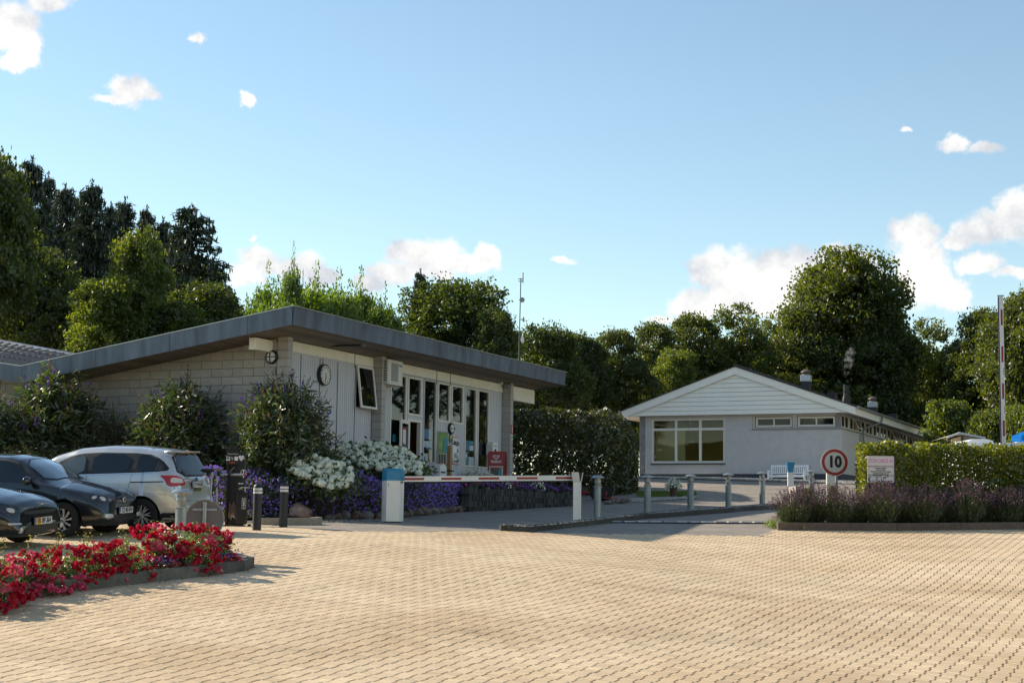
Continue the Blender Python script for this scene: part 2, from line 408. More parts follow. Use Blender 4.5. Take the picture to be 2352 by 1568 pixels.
def pavermat():
    m = bpy.data.materials.new('concrete_paver'); m.use_nodes = True; nt = m.node_tree; b = nt.nodes['Principled BSDF']; N = nt.nodes; L = nt.links
    b.inputs['Roughness'].default_value = .88; b.inputs['Specular IOR Level'].default_value = .3
    geo = N.new('ShaderNodeNewGeometry'); at = N.new('ShaderNodeAttribute'); at.attribute_name = 'tone'
    n1 = N.new('ShaderNodeTexNoise'); n1.inputs['Scale'].default_value = .45; n1.inputs['Detail'].default_value = 5; L.new(geo.outputs['Position'], n1.inputs['Vector'])
    n2 = N.new('ShaderNodeTexNoise'); n2.inputs['Scale'].default_value = 130; n2.inputs['Detail'].default_value = 3; L.new(geo.outputs['Position'], n2.inputs['Vector'])
    mr = N.new('ShaderNodeMapRange'); L.new(n1.outputs['Fac'], mr.inputs[0]); mr.inputs[1].default_value = .35; mr.inputs[2].default_value = .65
    mx = N.new('ShaderNodeMix'); mx.data_type = 'RGBA'; L.new(mr.outputs[0], mx.inputs['Factor']); mx.inputs[6].default_value = (.52, .385, .24, 1); mx.inputs[7].default_value = (.62, .485, .325, 1)
    s = N.new('ShaderNodeMath'); s.operation = 'MULTIPLY_ADD'; L.new(at.outputs['Fac'], s.inputs[0]); s.inputs[1].default_value = .26; s.inputs[2].default_value = .70
    s2 = N.new('ShaderNodeMath'); s2.operation = 'MULTIPLY_ADD'; L.new(n2.outputs['Fac'], s2.inputs[0]); s2.inputs[1].default_value = .40; L.new(s.outputs[0], s2.inputs[2])
    n3 = N.new('ShaderNodeTexNoise'); n3.inputs['Scale'].default_value = 1.7; n3.inputs['Detail'].default_value = 8; n3.inputs['Roughness'].default_value = .7; L.new(geo.outputs['Position'], n3.inputs['Vector'])
    st = N.new('ShaderNodeMapRange'); L.new(n3.outputs['Fac'], st.inputs[0]); st.inputs[1].default_value = .60; st.inputs[2].default_value = .74; st.inputs[3].default_value = 1.0; st.inputs[4].default_value = .70
    n4 = N.new('ShaderNodeTexNoise'); n4.inputs['Scale'].default_value = 1.0; n4.inputs['Detail'].default_value = 3; mp4 = N.new('ShaderNodeMapping'); mp4.inputs['Rotation'].default_value = (0, 0, .35); mp4.inputs['Scale'].default_value = (.10, 1.3, 1); L.new(geo.outputs['Position'], mp4.inputs[0]); L.new(mp4.outputs[0], n4.inputs['Vector'])
    tr4 = N.new('ShaderNodeMapRange'); L.new(n4.outputs['Fac'], tr4.inputs[0]); tr4.inputs[1].default_value = .55; tr4.inputs[2].default_value = .72; tr4.inputs[3].default_value = 1.0; tr4.inputs[4].default_value = .84
    q1 = N.new('ShaderNodeMath'); q1.operation = 'MULTIPLY'; L.new(st.outputs[0], q1.inputs[0]); L.new(tr4.outputs[0], q1.inputs[1])
    q2 = N.new('ShaderNodeMath'); q2.operation = 'MULTIPLY'; L.new(q1.outputs[0], q2.inputs[0]); L.new(s2.outputs[0], q2.inputs[1]); s2 = q2
    v = N.new('ShaderNodeVectorMath'); v.operation = 'SCALE'; L.new(mx.outputs[2], v.inputs[0]); L.new(s2.outputs[0], v.inputs['Scale'])
    L.new(v.outputs[0], b.inputs['Base Color'])
    bp = N.new('ShaderNodeBump'); bp.inputs['Strength'].default_value = .5; bp.inputs['Distance'].default_value = .004; L.new(n2.outputs['Fac'], bp.inputs['Height']); L.new(bp.outputs[0], b.inputs['Normal'])
    return m
M_paver = pavermat()
M_kerb = mat('weathered_kerb_concrete', (.16, .15, .13), .92, nscale=5, dirt=(.075, .075, .06), bump=.5, bscale=60)
M_kerb_dark = mat('dark_kerb_concrete', (.05, .048, .042), .92, nscale=9, dirt=(.10, .095, .085), bump=.5, bscale=60)
M_kerb_red = mat('brown_kerb_concrete', (.15, .105, .08), .92, nscale=7, dirt=(.09, .07, .055), bump=.5, bscale=60)
vary(M_kerb, .8, 1.15); vary(M_kerb_dark, .8, 1.2); vary(M_kerb_red, .85, 1.1)

def P2(p, dz=0): q = G(p, dz); return (q.x, q.y)
far_edge = [P2(F(-260, 1186)), P2(F(505, 1196)), P2(F(610, 1204)), P2(F(668, 1210)), P2(F(760, 1219)), P2(F(960, 1221)), P2(F(1160, 1218)), P2(F(1230, 1223)), P2(F(1500, 1226)), P2(F(1745, 1230)), P2(F(1788, 1216)), P2(F(2060, 1216)), P2(F(2352, 1213)), P2(F(2600, 1211))]
PAVE = [(-17, 4.0)] + [far_edge[0]] + far_edge[1:] + [(17, 4.0)]
road_poly = [(-30, 15)] + [(far_edge[0][0] - 6, far_edge[0][1] - 2)] + [(p[0], p[1] - 0.05) for p in far_edge] + [(30, far_edge[-1][1]), (30, 80), (-30, 80)]
# meadow with woodland floor to the horizon
bm = bmesh.new()
gx = np.concatenate([np.linspace(-400, -60, 18), np.linspace(-55, 55, 40), np.linspace(60, 400, 18)]); gy = np.concatenate([np.linspace(-120, 0, 12), np.linspace(4, 110, 46), np.linspace(120, 700, 30)])
V = np.array([[x, y, min(float(gz(x, y)), 4.2 + 0.0 * y) - 0.10] for y in gy for x in gx]); nx = len(gx)
Fq = np.array([[j * nx + i, j * nx + i + 1, (j + 1) * nx + i + 1, (j + 1) * nx + i] for j in range(len(gy) - 1) for i in range(nx - 1)])
o = link('ground', npmesh('ground', V, Fq, [M_grassg], smooth=True)); o['kind'] = 'structure'
sheet('road', road_poly, ASPH, -0.006, 0.8, kind='structure')
pave_bed = sheet('paving', [(p[0], p[1]) for p in PAVE], M_sand, -0.013, 0.5, kind='structure')

# pavers, laid in columns that run parallel to the buildings
TH = 0.4247
ea = np.array([math.sin(TH), math.cos(TH)]); en = np.array([math.cos(TH), -math.sin(TH)])
W_, L_ = 0.165, 0.158
ii = np.arange(-230, 230); jj = np.arange(0, 420)
I, J = np.meshgrid(ii, jj); I = I.ravel(); J = J.ravel()
rng = np.random.default_rng(3)
wob = 0.012 * np.sin(J * 0.11 + I * 0.05)
cxy = np.outer(I * W_ * 1.0 + np.where(J % 2 == 0, .011, -.011) + wob, en) + np.outer(J * L_ + 0.02 * np.sin(I * .3), ea)
keep = inpoly(cxy[:, 0], cxy[:, 1], PAVE) & (np.abs(cxy[:, 0]) < 0.335 * cxy[:, 1] + 0.5) & (cxy[:, 1] > 8.2)
cxy = cxy[keep]; colid = I[keep]
order = np.argsort(cxy[:, 1] + 0.02 * np.abs(cxy[:, 0])); cxy = cxy[order]; colid = colid[order]
cz = gz(cxy[:, 0], cxy[:, 1]) + rng.normal(0, .0007, len(cxy))
hw, hl, ch = W_ / 2 - .0055, L_ / 2 - .0010, .006
wide = (colid % 4 == 0) * .0035       # every fourth joint stands a little wider open
tone = np.clip(rng.normal(.5, .24, len(cxy)), 0, 1)
def pv(c, z, hw, hl, w):
    out = []
    for (a, b, h) in ((-1, -1, 0), (1, -1, 0), (1, 1, 0), (-1, 1, 0)):
        out.append((a * (hw - ch) , b * (hl - ch * .7), 0))
    for (a, b) in ((-1, -1), (1, -1), (1, 1), (-1, 1)): out.append((a * hw, b * hl, -.005))
    for (a, b) in ((-1, -1), (1, -1), (1, 1), (-1, 1)): out.append((a * hw, b * hl, -.035))
    return out
base = np.array(pv(0, 0, hw, hl, 0)); FB = [(0, 1, 2, 3)] + [(4 + i, 4 + (i + 1) % 4, (i + 1) % 4, i) for i in range(4)] + [(8 + i, 8 + (i + 1) % 4, 4 + (i + 1) % 4, 4 + i) for i in range(4)]
FB = np.array(FB)
NEAR = 300
vpx = 526 + .0131 * 1600 * cxy[:, 0] / cxy[:, 1] + 1600 * (1.35 - cz) / cxy[:, 1]
vis = np.nonzero((np.abs(cxy[:, 0]) < 0.322 * cxy[:, 1]) & (vpx < 681))[0]
near_idx = vis[np.argsort(-vpx[vis] - 0 * vis)][:NEAR] if False else vis[:NEAR]; mask = np.ones(len(cxy), bool); mask[near_idx] = False
def brick_arrays(idx):
    n = len(idx); lx = np.repeat(base[None, :, 0], n, 0).copy(); ly = np.repeat(base[None, :, 1], n, 0)
    lx = lx - np.where(lx > 0, 1, 0) * wide[idx][:, None]
    jit = rng.normal(0, .0008, (n, 1)); 
    X = cxy[idx, 0][:, None] + (lx + jit) * en[0] + ly * ea[0]; Y = cxy[idx, 1][:, None] + (lx + jit) * en[1] + ly * ea[1]
    tx = rng.normal(0, .006, (n, 1)); ty = rng.normal(0, .006, (n, 1))
    gx_ = (gz(cxy[idx, 0] + .05, cxy[idx, 1]) - gz(cxy[idx, 0] - .05, cxy[idx, 1])) / .1
    gy_ = (gz(cxy[idx, 0], cxy[idx, 1] + .05) - gz(cxy[idx, 0], cxy[idx, 1] - .05)) / .1
    Z = cz[idx][:, None] + base[None, :, 2] + (X - cxy[idx, 0][:, None]) * (gx_[:, None] + tx) + (Y - cxy[idx, 1][:, None]) * (gy_[:, None] + ty)
    V = np.stack([X, Y, Z], -1).reshape(-1, 3); Fx = (FB[None] + (np.arange(n) * 12)[:, None, None]).reshape(-1, 4)
    return V, Fx
idx = np.nonzero(mask)[0]
V, Fx = brick_arrays(idx)
pm = npmesh('pavers', V, Fx, [M_paver], tone=np.repeat(tone[idx], 9)); pm.polygons.foreach_set('use_smooth', [False] * len(pm.polygons))
link('pavers', pm, pave_bed)['kind'] = 'stuff'
pmesh = []
for k in range(8):
    Vb = base.copy(); Vr = np.stack([Vb[:, 0] * en[0] + Vb[:, 1] * ea[0], Vb[:, 0] * en[1] + Vb[:, 1] * ea[1], Vb[:, 2]], -1)
    pmesh.append(npmesh('paver', Vr, FB, [M_paver], tone=np.full(9, .1 + .11 * k)))
for i in near_idx:
    px_, py_ = float(cxy[i, 0]), float(cxy[i, 1]); gx1 = (gf(px_ + .05, py_) - gf(px_ - .05, py_)) / .1; gy1 = (gf(px_, py_ + .05) - gf(px_, py_ - .05)) / .1
    link('paver', pmesh[int(tone[i] * 7.99)], pave_bed, (px_, py_, float(cz[i])), (math.atan(gy1) + rnd.gauss(0, .005), -math.atan(gx1) + rnd.gauss(0, .005), 0))

# kerbs: stones along a line
def kerb(name, pts, w, h, material, label, cat='kerb', length=1.0, side=1, sink=.1, group=None):
    a0 = Vector((pts[0][0], pts[0][1], gf(*pts[0])))
    root = thing(name, a0, 0, label, cat, group)
    for (p, q) in zip(pts[:-1], pts[1:]):
        p = Vector(p); q = Vector(q); L = (q - p).length; n = max(1, round(L / length)); d = (q - p) / n
        for k in range(n):
            a = p + d * k; b = p + d * (k + 1); t = (b - a).normalized(); nn = Vector((-t.y, t.x)) * side * w
            a = a + t * .004; b = b - t * .004
            mb = MB(); za, zb = gf(*a), gf(*b)
            hh = h + rnd.uniform(-.006, .006)
            bv = .012
            ring = lambda c, z: [Vector((c.x, c.y, z - sink)), Vector((c.x, c.y, z + hh - bv)), Vector((c.x + nn.x * bv / w, c.y + nn.y * bv / w, z + hh)), Vector((c.x + nn.x * (1 - bv / w), c.y + nn.y * (1 - bv / w), z + hh)), Vector((c.x + nn.x, c.y + nn.y, z + hh - bv)), Vector((c.x + nn.x, c.y + nn.y, z - sink))]
            A = [v - a0 for v in ring(a, za)]; B = [v - a0 for v in ring(b, zb)]
            mb.add(A + B, [(i, (i + 1) % 6, 6 + (i + 1) % 6, 6 + i) for i in range(6)] + [tuple(range(6))[::-1], tuple(range(6, 12))])
            mb.build('kerb_stone', material, root)
    return root

# ------------------------------------------------------------------ building frame
ROTB = math.pi / 2 - TH
AV = Vector((ea[0], ea[1], 0)); NV = Vector((en[0], en[1], 0)); BV = -NV
class Frame:
    def __init__(s, o): s.o = Vector(o)
    def on(s, p, axis, val):           # pixel -> local coordinates on the plane axis = val
        n = AV if axis == 'x' else BV
        q = ONPL(p, s.o + n * val, n) - s.o
        return Vector((q.dot(AV), q.dot(BV), q.z))
    def w(s, x, y, z=0): return s.o + AV * x + BV * y + Vector((0, 0, z))
CC = Frame((-5.26, 37.4, 1.5))

M_block = mat('painted_grey_block', (.42, .395, .365), .85, noise=.10, nscale=7, bump=.5, bscale=45)
M_mort = mat('grey_mortar', (.20, .18, .165), .9)
M_boardg = mat('grey_painted_board', (.54, .54, .56), .6, noise=.06, nscale=9, bump=.15, bscale=30, stretch=(8, 8, .6))
M_white = mat('white_painted_wood', (.74, .70, .62), .5, noise=.05, nscale=4)
M_cream = mat('cream_painted_beam', (.80, .75, .62), .6, noise=.07, nscale=3)
M_zinc = mat('grey_zinc_sheet', (.10, .13, .18), .48, metal=.3, noise=.45, nscale=1.1, bump=.15, bscale=3, stretch=(2.4, 2.4, .45))
M_zinc_edge = mat('zinc_edge', (.42, .42, .42), .35, metal=.6)
M_soff = mat('brown_soffit_board', (.20, .17, .14), .7, noise=.2, nscale=4, stretch=(.5, 5, 5))
vary(M_soff, .65, 1.15); vary(M_block, .93, 1.05); vary(M_boardg, .95, 1.03)
M_roof = mat('roof_felt', (.10, .10, .105), .9, noise=.15, nscale=3)
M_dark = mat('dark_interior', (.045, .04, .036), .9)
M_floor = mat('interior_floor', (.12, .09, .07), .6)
M_black = mat('black_metal', (.012, .012, .013), .4)
M_blackmatt = mat('black_rubber', (.012, .012, .012), .85)
M_glass = glassmat('window_glass', (.75, .82, .80), .55, refl=.75)
M_lampw = mat('opal_glass', (.68, .70, .68), .3)
M_steel = mat('galvanised_steel', (.36, .38, .39), .5, metal=.55, noise=.2, nscale=14, bump=.1, bscale=20)
M_plas = mat('white_plastic', (.72, .71, .68), .4)

ROOT = thing('reception_building', CC.o, ROTB, 'low grey block reception building with butterfly roof, glazed entrance and wall clock', 'building')
EX0, EY0 = -1.0, -0.80                    # roof corner in the local frame
SLOPE = 0.147; VAL = 6.95; XEND = 15.1
q = CC.on(F(672, 744.5), 'y', EY0); EX0 = q.x; ZS = q.z       # soffit height at the edge
XEND = CC.on(c3(1483, 372), 'y', EY0).x
def zs(y): return ZS - SLOPE * (y - EY0) if y < VAL else ZS - SLOPE * (VAL - EY0) + SLOPE * (y - VAL)
TK = 0.40
YL = 17.0
# soffit boards: run along the building
nb = 78; bw = (VAL - EY0 - 0.02) / nb
def board_mesh(w): 
    mb = MB(); x0, x1 = EX0 + .02, XEND - .02; h = bw * SLOPE
    mb.add([(x0, .003, 0), (x1, .003, 0), (x1, w - .014, -SLOPE * (w - .014)), (x0, w - .014, -SLOPE * (w - .014)), (x0, .003, .02), (x1, .003, .02), (x1, w - .006, .02 - SLOPE * w), (x0, w - .006, .02 - SLOPE * w)],
           [(0, 1, 2, 3), (7, 6, 5, 4), (0, 4, 5, 1), (1, 5, 6, 2), (2, 6, 7, 3), (3, 7, 4, 0)]); return mb.mesh('soffit_board', M_soff)
bme = board_mesh(bw)
for k in range(nb):
    y = EY0 + .02 + k * bw; link('soffit_board', bme, ROOT, (0, y, zs(y) + .012))
# roof deck (right slope, left slope)
mb = MB()
yy = [EY0 + .03, VAL, YL]
# tiled roof of the wing behind the valley
M_ctile = mat('grey_brown_tile', (.20, .18, .165), .8, noise=.15, nscale=5)
def LF(p, Y): q_ = AT(p, Y) - CC.o; return Vector((q_.dot(AV), q_.dot(BV), q_.z))
R0a, R0b = LF(F(-90, 768), 45.0), LF(F(192, 820), 43.0); R1a, R1b = LF(F(-90, 815), 40.2), LF(F(192, 822), 39.6); R1b = LF(F(60, 842), 39.4)
nro = 4
for k in range(nro):
    f0, f1 = k / nro, (k + 1) / nro + .02
    a0, b0_, a1, b1_ = R1a.lerp(R0a, f0), R1b.lerp(R0b, f0), R1a.lerp(R0a, min(1, f1)), R1b.lerp(R0b, min(1, f1))
    up = Vector((0, 0, .05)); MB().add([a0 + up, b0_ + up, b1_, a1, a0 - up, b0_ - up, b1_ - up, a1 - up], [(0, 1, 2, 3), (7, 6, 5, 4), (0, 4, 5, 1), (1, 5, 6, 2), (2, 6, 7, 3), (3, 7, 4, 0)]).build('tile_course', M_ctile, ROOT)
    nt2 = 16
    for j in range(nt2):
        p_ = a0.lerp(b0_, (j + .5) / nt2) + up; q_ = a1.lerp(b1_, (j + .5) / nt2); MB().tube(p_, q_, .035, n=5).build('tile_ridge', M_ctile, ROOT)
MB().tube(R0a, R0b, .07, n=8).build('ridge_trim', M_zinc, ROOT)
for a, b in ((yy[0], yy[1]), (yy[1], yy[2])):
    za, zb = zs(a), zs(b)
    mb.add([(EX0 + .03, a, za + .045), (XEND - .03, a, za + .045), (XEND - .03, b, zb + .045), (EX0 + .03, b, zb + .045), (EX0 + .03, a, za + TK - .02), (XEND - .03, a, za + TK - .02), (XEND - .03, b, zb + TK - .02), (EX0 + .03, b, zb + TK - .02)],
           [(0, 1, 2, 3), (7, 6, 5, 4), (0, 4, 5, 1), (1, 5, 6, 2), (2, 6, 7, 3), (3, 7, 4, 0)])
mb.build('roof', M_roof, ROOT)
# zinc fascia in sheets with upright joints
def fascia_x(x, y0, y1):
    mb = MB(); g = .005
    z0, z1 = zs(y0), zs(y1)
    mb.add([(x - .025, y0 + g, z0 - .012), (x, y0 + g, z0 - .012), (x, y1 - g, z1 - .012), (x - .025, y1 - g, z1 - .012), (x - .025 - .03, y0 + g, z0 + TK), (x, y0 + g, z0 + TK), (x, y1 - g, z1 + TK), (x - .025 - .03, y1 - g, z1 + TK)],
           [(0, 1, 2, 3), (7, 6, 5, 4), (0, 4, 5, 1), (1, 5, 6, 2), (2, 6, 7, 3), (3, 7, 4, 0)])
    mb.build('fascia_sheet', M_zinc, ROOT)
    mb = MB(); mb.add([(x - .07, y0, z0 + TK + .003), (x + .06, y0, z0 + TK + .003), (x + .06, y1, z1 + TK + .003), (x - .07, y1, z1 + TK + .003), (x - .07, y0, z0 + TK + .022), (x + .06, y0, z0 + TK + .022), (x + .06, y1, z1 + TK + .022), (x - .07, y1, z1 + TK + .022)],
           [(3, 2, 1, 0), (4, 5, 6, 7), (0, 1, 5, 4), (1, 2, 6, 5), (2, 3, 7, 6), (3, 0, 4, 7)]); mb.build('edge_trim', M_zinc_edge, ROOT)
ys = [EY0, CC.on(F(570, 745), 'x', EX0).y, CC.on(F(392, 790), 'x', EX0).y, CC.on(F(222, 830), 'x', EX0).y, VAL, VAL + 1.6, VAL + 4.2, VAL + 6.8, YL]
for a, b in zip(ys[:-1], ys[1:]): fascia_x(EX0, a, b)
xs_ = [EX0, EX0 + 2.1] + [CC.on(cB(520, 0), 'y', EY0).x] + [CC.on(cB(1058, 80), 'y', EY0).x, CC.on(cB(1545, 180), 'y', EY0).x, CC.on(c3(1280, 290), 'y', EY0).x, XEND]
xs_ = sorted(xs_)
for a, b in zip(xs_[:-1], xs_[1:]):
    mb = MB(); g = .005
    mb.add([(a + g, EY0 - .025, ZS - .012), (b - g, EY0 - .025, ZS - .012), (b - g, EY0, ZS - .012), (a + g, EY0, ZS - .012), (a + g, EY0 - .055, ZS + TK), (b - g, EY0 - .055, ZS + TK), (b - g, EY0, ZS + TK), (a + g, EY0, ZS + TK)],
           [(3, 2, 1, 0), (4, 5, 6, 7), (0, 1, 5, 4), (1, 2, 6, 5), (2, 3, 7, 6), (3, 0, 4, 7)]); mb.build('fascia_sheet', M_zinc, ROOT)
mb = MB(); mb.box(EX0 - .07, XEND + .07, EY0 - .075, EY0 + .06, ZS + TK + .004, ZS + TK + .024); mb.build('edge_trim', M_zinc_edge, ROOT)
mb = MB(); mb.add([(XEND, EY0, ZS - .012), (XEND + .03, EY0, ZS - .012), (XEND + .03, VAL, zs(VAL) - .012), (XEND, VAL, zs(VAL) - .012), (XEND, EY0, ZS + TK), (XEND + .05, EY0, ZS + TK), (XEND + .05, VAL, zs(VAL) + TK), (XEND, VAL, zs(VAL) + TK)],
           [(3, 2, 1, 0), (4, 5, 6, 7), (0, 1, 5, 4), (1, 2, 6, 5), (2, 3, 7, 6), (3, 0, 4, 7)]); mb.build('fascia_sheet', M_zinc, ROOT)
# left wall: coursed blocks, cut along the soffit
BH, BL_ = 0.2, 0.6
zcourse = CC.on(cA(2185, 385), 'x', 0).z      # a bed joint as seen beside the wall lamp
zoff = zcourse - math.floor(zcourse / BH) * BH
mb = MB(); mb.prism([(0.32, -.4), (YL - .5, -.4), (YL - .5, zs(YL - .5) + .04), (VAL, zs(VAL) + .04), (.32, zs(.32) + .04)], .012, .25, plane='yz'); mb.build('wall', M_mort, ROOT)
def clip_poly(poly, y0):   # keep z below soffit line
    def f(p): return (zs(p[0]) - .012) - p[1]
    out = []
    for i in range(len(poly)):
        a, b = poly[i], poly[(i + 1) % len(poly)]; fa, fb = f(a), f(b)
        if fa >= 0: out.append(a)
        if (fa >= 0) != (fb >= 0):
            t = fa / (fa - fb); out.append((a[0] + (b[0] - a[0]) * t, a[1] + (b[1] - a[1]) * t))
    return out
full = MB().box(0, .03, 0, BL_ - .012, 0, BH - .012, bev=.003).mesh('block', M_block)
joint0 = CC.on(cA(1935, 440), 'x', 0).y
nblk = 0
for r in range(-1, 24):
    z = zoff + r * BH
    if z > zs(0.3): break
    offs = (joint0 + (0.3 if (r - math.floor(zcourse / BH)) % 2 == 0 else 0)) % BL_
    y = -BL_ + offs
    while y < 8.6:
        a, b = max(y, .305), min(y + BL_ - .012, 8.6)
        y += BL_
        if b - a < .03: continue
        poly = clip_poly([(a, z), (b, z), (b, z + BH - .012), (a, z + BH - .012)], 0)
        if len(poly) < 3: continue
        ar = abs(sum(poly[i][0] * poly[(i + 1) % len(poly)][1] - poly[(i + 1) % len(poly)][0] * poly[i][1] for i in range(len(poly))) / 2)
        if ar < .002: continue
        if len(poly) == 4 and b - a > BL_ - .02 and ar > (BL_ - .013) * (BH - .013):
            link('block', full, ROOT, (-.008 + rnd.uniform(-.001, .001), a, z))
        else:
            MB().prism(poly, -.008, .02, plane='yz').build('block', M_block, ROOT)
        nblk += 1
mb = MB(); mb.box(.02, .06, 8.6, YL - .5, -.4, zs(8.6)); mb.build('wall_panel', M_block, ROOT)
# columns
XM0 = CC.on(c2(1228, 500), 'y', 0).x; XM1 = CC.on(c2(1262, 500), 'y', 0).x
XF0 = CC.on(cB(1637, 800), 'y', 0).x; XF1 = CC.on(cB(1671, 800), 'y', 0).x
def column(x0, x1, y0, y1, ztop):
    MB().box(x0 + .015, x1 - .015, y0 + .015, y1, -.4, ztop).build('column_core', M_mort, ROOT)
    z = zoff - 2 * BH
    me = MB().box(x0, x1, y0, y1 - .01, 0, BH - .010, bev=.004).mesh('block', M_block)
    while z < ztop - .03:
        if z + BH > ztop - .02: MB().box(x0, x1, y0, y1 - .01, z, ztop - .015).build('block', M_block, ROOT)
        else: link('block', me, ROOT, (rnd.uniform(-.0015, .0015), rnd.uniform(-.002, .002), z))
        z += BH
column(-.010, .20, -.004, .30, zs(.0))
column(XM0, XM0 + .21, 0, .30, zs(.0))
column(XF0, XF0 + .21, 0, .38, zs(.0))
# cream beam above the windows and its ends
ZB1 = (CC.on(cB(285, 155), 'y', .26).z + CC.on(cB(1500, 396), 'y', .26).z) / 2
ZB0 = (CC.on(cB(285, 288), 'y', .26).z + CC.on(cB(1520, 520), 'y', .26).z) / 2
print('beam', ZB0 + 1.5, ZB1 + 1.5, 'soffit', zs(.26) + 1.5, 'xm', XM0, XM1, 'xf', XF0, XF1, 'xend', XEND, 'ex', EX0, 'zs', ZS + 1.5)
ZB1 = zs(.26) - .004
cuts = [.205, CC.on(c2(1017, 160), 'y', .26).x, XM0 - .004]
for a, b in zip(cuts[:-1], cuts[1:]): MB().box(a + .004, b - .004, .262, .40, ZB0, ZB1).build('beam', M_cream, ROOT)
cuts = [XM0 + .215, CC.on(cB(712, 300), 'y', .26).x, CC.on(cB(883, 330), 'y', .26).x, XF0 - .004]
for a, b in zip(cuts[:-1], cuts[1:]): MB().box(a + .004, b - .004, .262, .40, ZB0, ZB1).build('beam', M_cream, ROOT)
for a in (CC.on(c2(1017, 160), 'y', .26).x, CC.on(cB(712, 300), 'y', .26).x, CC.on(cB(883, 330), 'y', .26).x):
    MB().tube((a, .255, ZB0 - .1), (a, .255, ZB1), .007, n=6).build('cable', M_blackmatt, ROOT)
xr = CC.on(c3(1250, 430), 'y', .12).x
MB().box(XF0 + .215, xr, .12, .30, zs(.12) - .47, zs(.3) - .01).build('beam_end', M_cream, ROOT)
# beam end that pokes out through the left wall
yb0, yb1 = .42, .60
xa = CC.on(cA(1835, 150), 'x', 0).y
xst = CC.on(cA(1832, 78), 'y', yb0).x
MB().box(xst, -.012, yb0, yb1, zs(yb0) - .31, zs(yb1) - .006, bev=.006).build('beam_end', M_cream, ROOT)
# facade openings (read off the photograph on the facade plane)
YF = .30
def fx(p, y=YF): return CC.on(p, 'y', y)
def rect(tl, br, y=YF):
    a = fx(tl, y); b = fx(br, y); return [a.x, b.x, b.z, a.z]
zwin_t = ZB0 - .05
OP = {}
OP['top_hung'] = rect(c2(1022, 215), c2(1140, 570))
OP['tall_a'] = [fx(cB(118, 900)).x, fx(cB(327, 600)).x, fx(cB(160, 1290)).z - 1.4, zwin_t]
OP['upper_b'] = [fx(cB(345, 500)).x, fx(cB(517, 600)).x, fx(cB(345, 812)).z, zwin_t]
OP['door'] = [fx(cB(345, 500)).x, fx(cB(517, 600)).x, 0.62, fx(cB(370, 862)).z]
OP['tall_c'] = [fx(cB(537, 900)).x, fx(cB(697, 900)).x, fx(cB(600, 1415)).z, zwin_t]
OP['upper_d'] = [fx(cB(718, 700)).x, fx(cB(872, 700)).x, fx(cB(800, 905)).z, zwin_t]
OP['upper_e'] = [fx(cB(890, 700)).x, fx(cB(1040, 700)).x, fx(cB(960, 928)).z, zwin_t]
OP['tall_f'] = [fx(cB(1060, 900)).x, fx(cB(1203, 900)).x, fx(cB(1130, 1466)).z, zwin_t]
OP['tall_g'] = [fx(cB(1222, 900)).x, fx(cB(1360, 900)).x, fx(cB(1290, 1482)).z, zwin_t]
OP['upper_e'][2] = OP['upper_d'][2]; OP['tall_g'][2] = OP['tall_f'][2]; OP['tall_c'][2] = OP['tall_f'][2]
for k, v in OP.items(): print(k, [round(t, 2) for t in v])
FLOORZ = 0.62; TERR = 0.78
# backing wall behind the boards
def backing(x0, x1, ops):
    xsx = sorted(set([x0, x1] + [o[0] for o in ops] + [o[1] for o in ops]))
    for a, b in zip(xsx[:-1], xsx[1:]):
        mid = (a + b) / 2; iv = [(o[2], o[3]) for o in ops if o[0] < mid < o[1]]; iv.sort(); z = -.3
        for lo, hi in iv + [(ZB0 - .0, 99)]:
            if lo > z + .01: yield a, b, z, lo
            z = max(z, hi)
ops1 = [OP['top_hung']]; ops2 = [OP[k] for k in OP if k != 'top_hung']
mb = MB()
for a, b, z0, z1 in backing(.2, XM0, ops1): mb.box(a, b, YF + .012, YF + .10, z0, min(z1, ZB0))
for a, b, z0, z1 in backing(XM0 + .21, XF0, ops2): mb.box(a, b, YF + .012, YF + .10, z0, min(z1, ZB0))
mb.build('facade_backing', M_mort, ROOT)
bcache = {}
def boards(x0, x1, ops):
    br = sorted(set([x0, x1] + [o[0] for o in ops] + [o[1] for o in ops]))
    for a, b in zip(br[:-1], br[1:]):
        if b - a < .02: continue
        n = max(1, round((b - a) / .105)); w = (b - a) / n
        iv = sorted([(o[2], o[3]) for o in ops if o[0] - 1e-4 < (a + b) / 2 < o[1] + 1e-4]); z = -.3
        for lo, hi in iv + [(ZB0 - .03, 99)]:
            if lo > z + .03:
                for k in range(n):
                    key = (round(w, 3), round(lo - z, 2))
                    if key not in bcache: bcache[key] = MB().box(.004, w - .004, 0, .02, 0, lo - z, bev=.004).mesh('board', M_boardg)
                    link('board', bcache[key], ROOT, (a + k * w, YF - .008, z))
            z = max(z, hi)
boards(.22, XM0 - .01, ops1); boards(XM0 + .22, XF0 - .01, ops2)
MB().box(XM0 + .22, XF0 - .01, YF - .02, YF + .02, ZB0 - .032, ZB0 - .002).build('head_trim', M_boardg, ROOT)
MB().box(.22, XM0 - .01, YF - .02, YF + .02, ZB0 - .032, ZB0 - .002).build('head_trim', M_boardg, ROOT)
for px in (587, 737, 878, 1017):
    a = fx(c2(px, 400)).x; MB().box(a - .012, a + .012, YF - .014, YF + .0, -.2, ZB0 - .04).build('cover_strip', M_blackmatt, ROOT)
